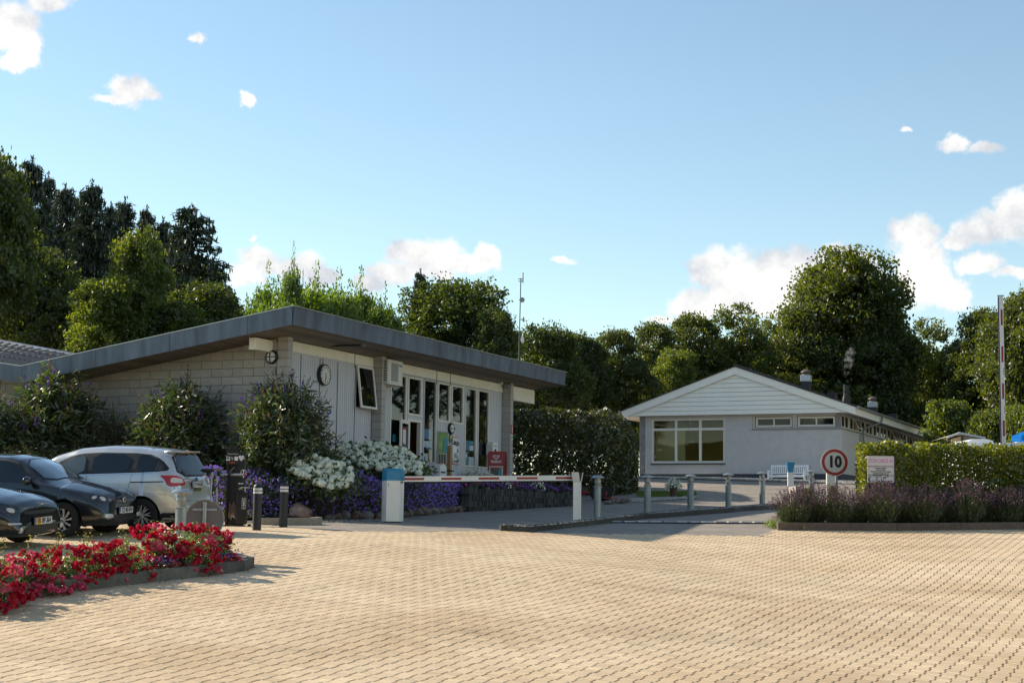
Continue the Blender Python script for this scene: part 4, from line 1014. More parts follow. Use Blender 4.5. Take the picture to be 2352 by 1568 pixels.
RS, wR, hR = plate('rules_sign', cB(910, 1085), cB(993, 1437), M_paper, 'tall white notice with red border and black lines of text beside the wooden post', 'sign', border=.02, bmt=M_paper_red)
for k, s in enumerate(('Sikjning er sjvkt,', 'moduletohn, prunth', 'end garplt', '', 'at Scrusste,', 'reuthre, prunth', 'nt po pit', '', 'Foranning ues', 'Twrtiden', 'Wxuslation, Grdon', 'LTZUAH und duf')):
    if s: text('lettering', s, .105, M_ink, RS, (wR / 2, -.0065, hR - .14 - k * (hR - .2) / 11.5), (R(90), 0, 0), ext=.001, xs=wR / .98, bold=.001)
q = fx(cB(878, 1112)); OS = item('oval_sign', CC.w(q.x, YF - .035, q.z), ROTB, 'oval green sign with yellow emblem under the bulkhead lamp', 'sign')
a = fx(cB(857, 1112)); b = fx(cB(900, 1112)); ro = (b.x - a.x) / 2; rh = (fx(cB(878, 1050)).z - fx(cB(878, 1178)).z) / 2
mb = MB(); mb.prism([(ro * math.cos(t), rh * math.sin(t)) for t in np.linspace(0, 2 * math.pi, 33)[:-1]], 0, .02, plane='xz'); mb.build('panel', mat('sign_green', (.02, .14, .08), .4), OS)
mb = MB(); mb.prism([(.5 * ro * math.cos(t), rh * .36 + .36 * rh * math.sin(t)) for t in np.linspace(0, 2 * math.pi, 17)[:-1]], -.004, -.001, plane='xz'); mb.build('emblem', mat('sign_yellow', (.55, .50, .03), .4), OS)
text('lettering', 'vandratreet', .07, M_plas, OS, (0, -.004, -.12), (R(90), 0, 0), ext=.001, xs=ro / .22); text('lettering', 'Park Hotellet', .05, M_plas, OS, (0, -.004, -.22), (R(90), 0, 0), ext=.001, xs=ro / .22)
# signs on the end pillar
def pillar_sign(tl, br, label, red):
    a = CC.on(tl, 'y', -.012); b = CC.on(br, 'y', -.012); w, h = .16, a.z - b.z
    t = item('fire_sign' if red else 'first_aid_sign', CC.w(XF0 + .025, -.012, b.z), ROTB, label, 'sign'); 
    MB().box(0, w, 0, .006, 0, h).build('panel', mat('sign_red', (.42, .02, .02), .4) if red else mat('sign_pale', (.60, .62, .58), .4), t)
    if red:
        MB().box(.03, w - .03, -.003, -.001, .03, h - .03).build('symbol_field', mat('sign_redder', (.50, .04, .03), .4), t); MB().prism([(w * .38, h * .12), (w * .62, h * .12), (w * .62, h * .65), (w * .55, h * .75), (w * .75, h * .85), (w * .7, h * .9), (w * .5, h * .82), (w * .44, h * .75), (w * .38, h * .65)], -.006, -.0035, plane='xz').build('symbol', M_plas, t)
    else:
        hp = [(w / 2 + .055 * 16 * math.sin(t_) ** 3 / 16, h / 2 + .01 + .055 * (13 * math.cos(t_) - 5 * math.cos(2 * t_) - 2 * math.cos(3 * t_) - math.cos(4 * t_)) / 16) for t_ in np.linspace(0, 2 * math.pi, 25)[:-1]]
        MB().prism(hp, -.004, -.001, plane='xz').build('symbol', mat('symbol_green', (.02, .30, .12), .4), t)
pillar_sign(cB(1640, 937), cB(1668, 1048), 'red fire extinguisher sign on the end pillar', True)
pillar_sign(cB(1642, 1064), cB(1668, 1130), 'small sign with green heart on the end pillar', False)
q = CC.on(cB(1665, 1410), 'y', -.05); PH = item('meter_box', CC.w(XF0 + .20, .02, q.z - .30), ROTB, 'grey plastic box on the side of the end pillar behind the ice cream board', 'box')
MB().box(0, .10, .02, .20, 0, .62, bev=.03).build('housing', mat('box_grey', (.28, .28, .28), .5), PH); MB().box(.02, .14, -.02, .02, .05, .58, bev=.02).build('cover', mat('box_grey2', (.33, .33, .33), .5), PH); MB().box(.03, .12, -.03, -.021, .3, .5, bev=.003).build('handle', M_black, PH)
# mast
YM = 48.6; qb = AT(cM(207, 1500), YM); qt = AT(cM(243, 240), YM)
MA = thing('antenna_mast', (qb.x, qb.y, qb.z - .5), 0, 'tall thin antenna mast with three small dishes on the reception roof', 'antenna')
M_mast = mat('mast_steel', (.10, .10, .105), .5, metal=.5); h = qt.z - qb.z + .5; dx = qt.x - qb.x
MB().tube((0, 0, 0), (dx * .45, 0, h * .45), .022, .020, 10).tube((dx * .45, 0, h * .45), (dx, 0, h), .017, .015, 10).build('pole', M_mast, MA, smooth=True)
def ml(px, py): q = AT(cM(px, py), YM); return Vector((q.x - qb.x, 0, q.z - qb.z + .5))
a = ml(276, 150); b = ml(276, 310); MB().box(a.x - .018, a.x + .018, -.03, .03, b.z, a.z, bev=.012).build('panel_antenna', mat('antenna_grey', (.34, .34, .32), .5), MA)
a = ml(205, 250); b = ml(270, 262); MB().tube((a.x, 0, a.z), (b.x, 0, a.z), .012, n=6).tube((a.x, 0, b.z - .05), (b.x, 0, b.z - .05), .012, n=6).build('bracket', M_mast, MA)
for (px, py, r, tilt) in ((262, 572, .078, 0), (275, 868, .078, 70), (262, 1187, .088, 58)):
    c = ml(px, py); mb = MB(); mb.lathe([(0, .03), (r * .5, .02), (r, -.01), (r + .004, -.02), (r - .004, -.02), (r * .5, -.01), (0, 0)], 22, (0, 0, 0), axis='y'); mb.tube((0, .02, 0), (0, .07, 0), .014, n=8)
    d = mb.build('dish', M_lampw if tilt == 58 else mat('antenna_grey', (.34, .34, .32), .5), MA, smooth=True, loc=c, rot=(0, 0, R(tilt)))
    MB().tube((c.x - .10, 0, c.z), (c.x, 0, c.z), .009, n=6).build('bracket', M_mast, MA)
# ------------------------------------------------------------------ foliage tools
def unit(v): return v / (np.linalg.norm(v, axis=-1, keepdims=True) + 1e-9)
def quads(pts, l, w, rng, axis=None, jit=1.0, up=None):
    """leaf-shaped quads (diamonds) centred on pts; axis = preferred leaf direction"""
    n = len(pts); a = rng.normal(size=(n, 3))
    if axis is not None: a = unit(axis) + a * jit * .45
    a = unit(a); b = rng.normal(size=(n, 3))
    if up is not None: b = b * .6 + np.cross(up, a)
    b = unit(b - (b * a).sum(1, keepdims=True) * a)
    l = np.broadcast_to(np.asarray(l, float).reshape(-1, 1), (n, 1)); w = np.broadcast_to(np.asarray(w, float).reshape(-1, 1), (n, 1))
    V = np.stack([pts - a * l / 2, pts + b * w / 2 + a * l * .06, pts + a * l / 2, pts - b * w / 2 + a * l * .06], 1).reshape(-1, 3)
    return V, np.arange(n * 4).reshape(-1, 4)
class Fol:
    def __init__(s): s.V = []; s.F = []; s.M = []; s.T = []; s.n = 0
    def add(s, V, Fc, mi=0, tone=None):
        s.V.append(V); s.F.append(Fc + s.n); s.M.append(np.full(len(Fc), mi)); s.T.append(np.full(len(Fc), .5) if tone is None else np.asarray(tone)); s.n += len(V)
    def leaves(s, pts, l, w, rng, mi=0, tone=None, **k):
        V, Fc = quads(pts, l, w, rng, **k); s.add(V, Fc, mi, tone)
    def stem(s, pts, r, mi=0, tone=.3):
        # three-sided tube along pts (m,3)
        pts = np.asarray(pts, float); m = len(pts); r = np.broadcast_to(np.asarray(r, float), (m,))
        ang = np.array([0, 2.09, 4.19]); V = np.concatenate([np.stack([pts[:, 0] + r * math.cos(t), pts[:, 1] + r * math.sin(t), pts[:, 2]], 1)[:, None] for t in ang], 1).reshape(-1, 3)
        Fc = np.array([[i * 3 + k, i * 3 + (k + 1) % 3, (i + 1) * 3 + (k + 1) % 3, (i + 1) * 3 + k] for i in range(m - 1) for k in range(3)])
        s.add(V, Fc, mi, np.full(len(Fc), tone))
    def mesh(s, name, mats):
        return npmesh(name, np.concatenate(s.V), np.concatenate(s.F), mats, np.concatenate(s.M), np.concatenate(s.T))
LM_dark = leafmat('dark_tree_leaf', (.012, .025, .005), (.046, .072, .012), tr=.42, trc=(3.6, 2.9, .7), gloss=.04)
LM_mid = leafmat('green_tree_leaf', (.017, .034, .006), (.066, .096, .015), tr=.45, trc=(3.8, 3.0, .7), gloss=.045)
LM_lite = leafmat('light_maple_leaf', (.032, .058, .008), (.095, .135, .018), tr=.5, trc=(3.4, 2.8, .6), gloss=.045)
LM_shoot = leafmat('young_maple_leaf', (.04, .075, .010), (.11, .16, .02), tr=.5, trc=(2.5, 2.6, .6), gloss=.04)
LM_brz = leafmat('bronze_tinged_leaf', (.016, .032, .007), (.068, .090, .014), tr=.42, trc=(2.7, 2.7, .6), gloss=.04)
LM_ned = leafmat('spruce_needles', (.010, .022, .010), (.028, .045, .018), tr=.15, trc=(1.8, 1.8, .8))
M_bark = mat('bark', (.045, .035, .027), .95, noise=.35, nscale=5, bump=.8, bscale=14, stretch=(2, 2, .4))

def limb_tree(name, seed, H, crown, base_r, nlimb=9, z0f=.22):
    r = random.Random(seed); mb = MB(); top = Vector((0, 0, H * .62))
    pts = [Vector((0, 0, -.3)), Vector((r.uniform(-.2, .2), r.uniform(-.2, .2), H * .25)), Vector((r.uniform(-.4, .4), r.uniform(-.4, .4), H * .5)), Vector((r.uniform(-.5, .5), r.uniform(-.5, .5), H * .8))]
    rad = [base_r, base_r * .75, base_r * .5, base_r * .15]
    for i in range(3): mb.tube(pts[i], pts[i + 1], rad[i], rad[i + 1], 9, caps=False)
    for k in range(nlimb):
        f = r.uniform(z0f, .62); c = pts[0].lerp(pts[3], f); az = r.uniform(0, 6.28); L = crown * r.uniform(.6, .95)
        m1 = c + Vector((math.cos(az) * L * .5, math.sin(az) * L * .5, L * .3)); m2 = c + Vector((math.cos(az + .2) * L, math.sin(az + .2) * L, L * r.uniform(.4, .9)))
        mb.tube(c, m1, base_r * .32, base_r * .2, 6, caps=False).tube(m1, m2, base_r * .2, base_r * .05, 6, caps=False)
        m3 = m1 + Vector((math.cos(az - .7) * L * .4, math.sin(az - .7) * L * .4, L * .4)); mb.tube(m1, m3, base_r * .14, base_r * .03, 5, caps=False)
    return mb.mesh(name, M_bark)
def crown_mesh(name, seed, H, Rw, lobes, nclump, per, leaf, material, z_lo=.2, clump=.55, ntop=0):
    rg = np.random.default_rng(seed); fo = Fol()
    L = []
    for k in range(lobes):
        az = rg.uniform(0, 6.28); h = rg.uniform(z_lo + .12, .88); rr = Rw * (1 - .75 * max(0, h - .45) / .55) * rg.uniform(.25, .68)
        sz = Rw * rg.uniform(.26, .46); L.append((math.cos(az) * rr, math.sin(az) * rr, h * H, sz))
    L.append((0, 0, H * .62, Rw * .62)); L.append((0, 0, H - Rw * .42, Rw * .42)); L.append((0, 0, H * .42, Rw * .6))
    A = np.array(L); wts = A[:, 3] ** 2; wts /= wts.sum()
    li = rg.choice(len(A), nclump, p=wts); d = unit(rg.normal(size=(nclump, 3))); d[:, 2] = np.where(d[:, 2] < -.35, -d[:, 2], d[:, 2])
    rad = rg.uniform(.55, 1.04, nclump) ** .6
    cc = A[li, :3] + d * (A[li, 3] * rad)[:, None] * np.array([1, 1, .86])
    cc = cc[cc[:, 2] > H * z_lo * .7]; n = len(cc)
    ct = rg.uniform(0, 1, n)
    cs = clump * rg.uniform(.6, 1.35, n)
    pts = (cc[:, None] + np.clip(rg.normal(size=(n, per, 3)), -1.7, 1.7) * cs[:, None, None] * np.array([.5, .5, .3])).reshape(-1, 3)
    tone = np.clip(np.repeat(ct, per) * .5 + rg.uniform(0, .45, n * per), 0, 1)
    sz = leaf * rg.uniform(.65, 1.35, n * per)
    fo.leaves(pts, sz, sz * .62, rg, tone=tone)
    if ntop:      # thin leafy shoots standing above the crown
        for k in range(ntop):
            az = rg.uniform(0, 6.28); rr = Rw * rg.uniform(0, .85); b = np.array([math.cos(az) * rr, math.sin(az) * rr, H * rg.uniform(.55, .8)]); hh = rg.uniform(1.0, 2.4) * (1.25 - rr / Rw * .6)
            t = np.linspace(0, 1, 60); p = b + np.outer(t, [rg.normal() * .25, rg.normal() * .25, hh]) + rg.normal(size=(60, 3)) * np.array([.28, .28, .1]) * (1.15 - t)[:, None]
            fo.leaves(p, leaf * .9, leaf * .6, rg, tone=rg.uniform(.3, 1, 60))
    return fo.mesh(name, [material])
def spruce(seed, H, Rw, thin=1.0):
    rg = np.random.default_rng(seed); fo = Fol(); z = H * .12; zs_ = []
    while z < H * .985:
        t = z / H; R_ = Rw * (1 - t) ** .68 * rg.uniform(.55, 1.15) + .18; nb_ = rg.integers(5, 8)
        for k in range(nb_):
            if rg.uniform() > thin: continue
            az = rg.uniform(0, 6.28); s = np.linspace(.12, 1, 9); droop = R_ * (.16 - .42 * s + .25 * s * s) * (1.2 if t < .8 else -.3)
            bp = np.stack([np.cos(az) * s * R_, np.sin(az) * s * R_, z + droop], 1)
            ax = np.array([math.cos(az), math.sin(az), -.3])
            m = int(20 + 62 * R_ / Rw); i = rg.uniform(0, 8, m); p = bp[i.astype(int)] * (1 - (i % 1))[:, None] + bp[np.minimum(i.astype(int) + 1, 8)] * (i % 1)[:, None]
            p = p + rg.normal(size=(m, 3)) * np.array([.13, .13, .07]); p[:, 2] -= rg.uniform(0, .5, m) * (R_ / Rw)
            axm = np.tile(ax, (m, 1)); hang = rg.uniform(size=m) < .5; axm[hang] = [0, 0, -1]
            fo.leaves(p, rg.uniform(.28, .55, m), rg.uniform(.06, .12, m), rg, tone=rg.uniform(0, 1, m), axis=axm, jit=.5)
        z += .36 * (1.1 - .5 * t)
    p = np.stack([rg.normal(size=40) * .05, rg.normal(size=40) * .05, rg.uniform(H * .95, H * 1.01, 40)], 1); fo.leaves(p, .3, .07, rg, axis=np.tile([0, 0, 1.], (40, 1)))
    me = fo.mesh('crown', [LM_ned])
    tr = MB().tube((0, 0, -.3), (0, 0, H * .97), Rw * .09, .03, 8).mesh('trunk', M_bark)
    return tr, me
PR = {}
PR['broad'] = (limb_tree('trunk', 1, 12, 4.6, .38), crown_mesh('crown', 1, 12, 5.6, 20, 620, 80, .215, LM_mid, clump=.75), 12, 5.6)
PR['round'] = (limb_tree('trunk', 2, 11, 4.0, .3), crown_mesh('crown', 2, 11, 4.6, 16, 520, 76, .20, LM_dark, clump=.65), 11, 4.6)
PR['dense'] = (limb_tree('trunk', 3, 12, 4.0, .3), crown_mesh('crown', 3, 12, 4.4, 22, 560, 76, .20, LM_mid, z_lo=.08, clump=.62), 12, 4.4)
PR['bronze'] = (limb_tree('trunk', 4, 10, 4.0, .26), crown_mesh('crown', 4, 10, 4.8, 18, 600, 74, .18, LM_brz, z_lo=.12, clump=.6), 10, 4.8)
PR['maple'] = (limb_tree('trunk', 5, 12, 3.8, .26), crown_mesh('crown', 5, 12, 4.4, 18, 460, 76, .205, LM_lite, z_lo=.12, clump=.65), 12, 4.4)
PR['shoots'] = (limb_tree('trunk', 6, 7, 2.4, .12, nlimb=12), crown_mesh('crown', 6, 7, 3.0, 18, 330, 40, .17, LM_shoot, z_lo=.10, clump=.6, ntop=16), 8.2, 3.2)
PR['open'] = (limb_tree('trunk', 8, 12, 4.6, .34, nlimb=14), crown_mesh('crown', 8, 12, 5.2, 22, 360, 84, .215, LM_mid, z_lo=.15, clump=.7), 12, 5.2)
PR['bush'] = (limb_tree('trunk', 9, 3, 1.4, .06), crown_mesh('crown', 9, 3, 1.9, 12, 260, 36, .15, LM_lite, z_lo=.0, clump=.36), 3, 1.9)
s_ = spruce(21, 16, 3.2); PR['spruce'] = (s_[0], s_[1], 16, 3.2)
s_ = spruce(22, 14, 3.6, .72); PR['thin_spruce'] = (s_[0], s_[1], 14, 3.6)
NAMES = {'broad': 'broadleaf_tree', 'round': 'broadleaf_tree', 'dense': 'broadleaf_tree', 'bronze': 'hornbeam_tree', 'maple': 'maple_tree', 'shoots': 'maple_tree', 'open': 'broadleaf_tree', 'bush': 'bush', 'spruce': 'spruce_tree', 'thin_spruce': 'spruce_tree'}
_n = [0]
WID = {'spruce': 1.75, 'thin_spruce': 1.7, 'shoots': 1.3, 'bush': 1.1}
ORD = ['first', 'second', 'third', 'fourth', 'fifth', 'sixth', 'seventh', 'eighth', 'ninth', 'tenth', 'eleventh', 'twelfth', 'thirteenth', 'fourteenth', 'fifteenth', 'sixteenth', 'seventeenth', 'eighteenth', 'nineteenth', 'twentieth'] + ['%d%s' % (n, {1: 'st', 2: 'nd', 3: 'rd'}.get(n % 10, 'th')) for n in range(21, 60)]
def tree(kind, u, vtop, hw, Y, label, cat='tree', group=None, base=None):
    t = AT(F(u, vtop), Y); z0 = (float(gz(t.x, t.y)) if base is None else base) - .1
    tr, cr, H, Rw = PR[kind]; sz = (t.z - z0) / H; sx = hw * K / 1600 * Y / Rw * WID.get(kind, 1.35)
    o = thing(NAMES[kind], (t.x, t.y, z0), _n[0] * 1.7, label, cat, group); _n[0] += 1; o.scale = (sx, sx, sz)
    link('trunk', tr, o); link('crown', cr, o); return o
tree('broad', -25, 352, 150, 62, 'tallest dark leafy tree at the left edge of the photo', group='wood behind the reception')
for (k, u, v, hw, Y, lab) in (
 ('spruce', 75, 366, 78, 78, 'tall dark spruce just right of the leafy tree at the left edge'),
 ('spruce', 150, 428, 74, 84, 'dark spruce with a thin pointed tip, second from the left'),
 ('spruce', 212, 420, 80, 80, 'dark spruce with a blunt wide top, third from the left'),
 ('spruce', 288, 458, 62, 84, 'slim spruce above and left of the light green tree'),
 ('spruce', 338, 478, 60, 82, 'slim spruce directly above the light green tree'),
 ('thin_spruce', 442, 472, 122, 76, 'ragged spruce with drooping boughs standing apart on the right of the spruces')):
    tree(k, u, v, hw, Y, lab, group='spruces behind the reception')
for (k, u, v, hw, Y, lab) in (('spruce', 112, 402, 60, 86, 'spruce half hidden between the first and second spruce tips'), ('spruce', 185, 448, 60, 88, 'spruce filling the gap left of the blunt-topped spruce'), ('spruce', 255, 470, 60, 88, 'spruce filling the gap right of the blunt-topped spruce'), ('spruce', 375, 505, 60, 82, 'low spruce between the ragged spruce and its neighbours'), ('spruce', 20, 400, 70, 84, 'spruce hidden behind the leafy tree at the left edge')):
    tree(k, u, v, hw, Y, lab, group='spruces behind the reception')
WB = 'wood behind the reception'
tree('round', 90, 500, 150, 90, 'dark mass of leaves behind the leftmost spruces', group=WB)
tree('round', 210, 520, 150, 92, 'dark mass of leaves behind the blunt-topped spruce', group=WB)
tree('round', 350, 545, 130, 90, 'dark mass of leaves behind the light green tree', group=WB)
tree('round', 450, 590, 110, 88, 'dark mass of leaves behind the ragged spruce', group=WB)
tree('dense', 400, 690, 120, 58, 'green tree in front of and below the ragged spruce', group=WB)
tree('maple', 250, 640, 110, 57, 'light green tree low left of the rounded light green tree', group=WB)
tree('round', 60, 560, 150, 68, 'dark leafy tree below the two leftmost spruces', group=WB)
tree('dense', 190, 640, 120, 62, 'dark green tree between the left roof and the light green tree', group=WB)
tree('maple', 322, 538, 92, 58, 'rounded light green tree in front of the spruces', group=WB)
tree('round', 250, 690, 150, 66, 'low dark tree under the light green tree', group=WB)
tree('round', 470, 640, 130, 66, 'dark leafy tree below the ragged spruce', group=WB)
tree('round', 560, 700, 90, 70, 'dark low tree left of the leafy shoots above the roof ridge', group=WB)
tree('round', 120, 720, 160, 72, 'dark low tree behind the left part of the roof', group=WB)
SH = 'young maples above the reception roof'
tree('shoots', 672, 528, 38, 54, 'highest leafy maple shoot right above the roof corner', group=SH)
tree('shoots', 612, 572, 66, 55, 'bright maple shoots left of the roof corner', group=SH)
tree('shoots', 740, 574, 80, 55, 'bright maple shoots right of the highest one', group=SH)
tree('shoots', 835, 588, 76, 56, 'bright maple shoots in front of the bronze hornbeam', group=SH)
tree('shoots', 560, 690, 50, 52, 'low maple twigs hanging over the rising roof edge', group=SH)
tree('shoots', 680, 588, 105, 57, 'dense low maple foliage behind the roof corner', group=SH)
tree('shoots', 792, 590, 80, 54, 'bright maple foliage low over the middle of the front eaves', group=SH)
tree('shoots', 885, 625, 60, 55, 'last bright maple foliage on the right, before the hornbeam', group=SH)
tree('shoots', 622, 612, 85, 53, 'dense low maple foliage left of the roof corner', group=SH)
tree('spruce', 966, 622, 40, 74, 'small dark spruce tip peeping above the hornbeam', group='spruces behind the reception')
tree('bronze', 1030, 636, 158, 66, 'wide bronze-green hornbeam behind the middle of the reception roof')
tree('bronze', 1140, 700, 80, 64, 'feathery hornbeam left of the antenna mast')
W2 = 'wood between the two buildings'
tree('bronze', 1262, 742, 95, 76, 'yellowish tree just right of the antenna mast', group=W2)
tree('round', 1338, 762, 80, 80, 'dark tree at the lowest dip of the tree line', group=W2)
tree('dense', 1415, 752, 85, 84, 'green tree right of the lowest dip of the tree line', group=W2)
tree('dense', 1500, 735, 85, 88, 'green tree behind the left slope of the gable', group=W2)
tree('dense', 1592, 716, 95, 90, 'dark green tree above the left of the gable', group=W2)
tree('open', 1690, 708, 115, 92, 'olive tree directly above the peak of the gable', group=W2)
tree('open', 1780, 716, 90, 96, 'olive tree at the left foot of the huge round tree', group=W2)
tree('maple', 1552, 802, 62, 78, 'small bright green tree in front of the darker wood', group=W2)
tree('broad', 1932, 590, 168, 96, 'huge round-crowned tree towering over the chimneys', 'tree')
tree('dense', 1850, 690, 95, 94, 'lower left flank of leaves under the huge round tree')
tree('dense', 2020, 680, 95, 94, 'lower right flank of leaves under the huge round tree')
tree('open', 2150, 735, 96, 100, 'gappy tree with sky showing through right of the huge round tree')
tree('dense', 2255, 705, 92, 90, 'tree behind and left of the raised barrier arm')
tree('broad', 2362, 672, 128, 84, 'large tree behind the raised barrier arm at the right edge')
tree('round', 2080, 800, 90, 104, 'dark low tree behind the chimney nearest the right')
UN = 'dark undergrowth of the far wood'
for i, (u, v, Y) in enumerate(sorted(((1160, 820, 86), (1250, 850, 92), (1340, 850, 98), (1430, 850, 100), (1520, 850, 104), (1620, 850, 104), (1720, 850, 106), (1830, 850, 108), (1950, 830, 110), (2060, 850, 112), (2170, 870, 112), (2290, 860, 108), (2390, 850, 104), (900, 790, 84), (1010, 790, 86), (780, 780, 84), (640, 780, 84), (20, 740, 80)))):
    tree('round', u, v, 120, Y, '%s dark shaded tree from the left at the back of the wood' % ORD[i], group=UN)
tree('bush', 2178, 930, 82, 70, 'bright rounded bush beyond the end of the long eaves', 'bush')
tree('bush', 2285, 944, 62, 68, 'greyish green bush behind the caravan awning', 'bush')
tree('bush', 2352, 938, 52, 66, 'greyish bush behind the blue parasol', 'bush')
# sunlit trees further round to the right, seen mirrored in the entrance glass
for i, (x, y, k, s) in enumerate(((34, 80, 'dense', 1.3), (42, 84, 'broad', 1.4), (40, 92, 'dense', 1.5), (50, 92, 'maple', 1.5), (36, 62, 'dense', 1.25), (43, 68, 'broad', 1.5), (38, 76, 'dense', 1.5), (50, 60, 'broad', 1.6), (48, 78, 'maple', 1.6), (58, 68, 'broad', 1.8), (62, 50, 'broad', 1.5), (70, 30, 'round', 1.3))):
    tr, cr, H, Rw = PR[k]; o = thing(NAMES[k], (x, y, min(gf(x, y), 4)), i * 2.1, '%s tree outside the right edge, seen as a reflection in the entrance glass' % ORD[i], 'tree', 'trees mirrored in the entrance glass'); s *= 1.2; o.scale = (s, s, s * 1.15); link('trunk', tr, o); link('crown', cr, o)
for i, (x, y) in enumerate(((-46, -20), (-36, -26), (-27, -30), (-18, -32), (-9, -33), (0, -33), (9, -33), (18, -31), (28, -28), (38, -22), (46, -10))):  # unseen trees, added behind the camera to darken what panes and paint mirror
    tr, cr, H, Rw = PR['round']; o = thing(NAMES['round'], (x, y, gf(0, 0) - .5), i * 2.1, '%s unseen tree added behind the viewer to darken reflections' % ORD[i], 'tree', 'trees added behind the viewer for reflections'); o.scale = (1.5, 1.5, 1.5); link('trunk', tr, o); link('crown', cr, o)

# ------------------------------------------------------------------ clipped hedges
LM_beech = leafmat('beech_hedge_leaf', (.040, .066, .009), (.14, .16, .018), tr=.48, trc=(3.0, 2.6, .5), gloss=.05)
LM_hedge = leafmat('dark_hedge_leaf', (.018, .033, .008), (.070, .090, .018), tr=.35, trc=(2.6, 2.0, .5), gloss=.07)
def hedge(name, poly, zb_, H, leaf, n, lm, label, seed, round_=.25, fill=.35, twigs=60):
    """poly = footprint; leaves sit on a rumpled shell plus a sparser inside"""
    rg = np.random.default_rng(seed); c = np.array(poly).mean(0); P = np.array(poly) - c; lo, hi = P.min(0), P.max(0)
    out = []
    while sum(len(o) for o in out) < n:
        m = n * 3; x = rg.uniform(lo[0], hi[0], m); y = rg.uniform(lo[1], hi[1], m); z = rg.uniform(0, 1, m)
        ins = inpoly(x, y, P)
        # distance to the outline
        d = np.full(m, 9e9)
        for i in range(len(P)):
            a, b = P[i], P[(i + 1) % len(P)]; ab = b - a; t = np.clip(((x - a[0]) * ab[0] + (y - a[1]) * ab[1]) / (ab @ ab), 0, 1)
            d = np.minimum(d, np.hypot(x - a[0] - t * ab[0], y - a[1] - t * ab[1]))
        topz = H - round_ * np.clip(1 - d / max(round_, .01), 0, 1) ** 2 * 1.2 + .05 * np.sin(x * 3.1 + y * 2) + .04 * np.sin(x * 7 + 1) + .03 * rg.normal(size=m)
        zz = z * (H + .12); dt = topz - zz; dd = np.minimum(d + .04 * rg.normal(size=m), dt)
        pk = ins & (dt > 0) & ((dd < .14) | (rg.uniform(size=m) < fill * np.exp(-(dd - .14) * 1.6)))
        out.append(np.stack([x, y, zz], 1)[pk])
    pts = np.concatenate(out)[:n]
    fo = Fol(); sz = leaf * rg.uniform(.7, 1.35, len(pts)); fo.leaves(pts, sz, sz * .68, rg, tone=np.clip(rg.normal(.45, .27, len(pts)), 0, 1))
    tp = rg.uniform(lo, hi, (twigs, 2))
    for t_ in tp:
        if inpoly(t_[0:1], t_[1:2], P)[0]:
            q = np.linspace(0, 1, 5)[:, None] * np.array([[rg.normal() * .15, rg.normal() * .15, H * .9]]) + np.array([[t_[0], t_[1], -.05]]); fo.stem(q, .012, 1)
    o = thing(name, (c[0], c[1], zb_), 0, label, 'hedge')
    link('foliage', fo.mesh('foliage', [lm, M_bark]), o); return o
# big rounded hedge between the buildings
a = G(F(1192, 1160)); b = G(F(1462, 1153))
hx0, hy0 = -0.6, 52.5; b2 = AT(F(1470, 1100), 54.0)
gl = float(gz(2, 54)); poly = [(-1.5, 53.4), (1.0, 52.4), (3.2, 52.2), (b2.x - .55, 53.0), (b2.x - .02, 54.1), (b2.x - .1, 56.3), (b2.x - 1.2, 57.4), (-1.5, 57.4)]
tz = AT(F(1330, 945), 54).z
hedge('hedge', poly, gl - .1, tz - gl + .1, .12, 34000, LM_hedge, 'large dark rounded hedge between the reception and the white-gabled building', 31, round_=.8, fill=.25)
# beech hedge on the right
e0 = AT(F(1972, 1100), 38.4); tz = AT(F(2100, 1019), 38.4).z; gl = float(gz(e0.x, 38.4))
_k = [P2(F(1787, 1217)), P2(F(2060, 1218)), P2(F(2352, 1215)), P2(F(2640, 1213))]
yk_ = lambda x: float(np.interp(x, [p[0] for p in _k], [p[1] for p in _k]))
poly = [(x, yk_(x) + 1.55) for x in (e0.x, e0.x + 1.5, e0.x + 3.2, e0.x + 5, e0.x + 7.5)] + [(x, yk_(x) + 2.9) for x in (e0.x + 7.5, e0.x + 5, e0.x + 3.2, e0.x + 1.5, e0.x + .1)]
hedge('beech_hedge', poly, gl, tz - gl, .080, 52000, LM_beech, 'clipped beech hedge with glowing yellow-green top behind the lavender', 32, round_=.10, fill=.30)

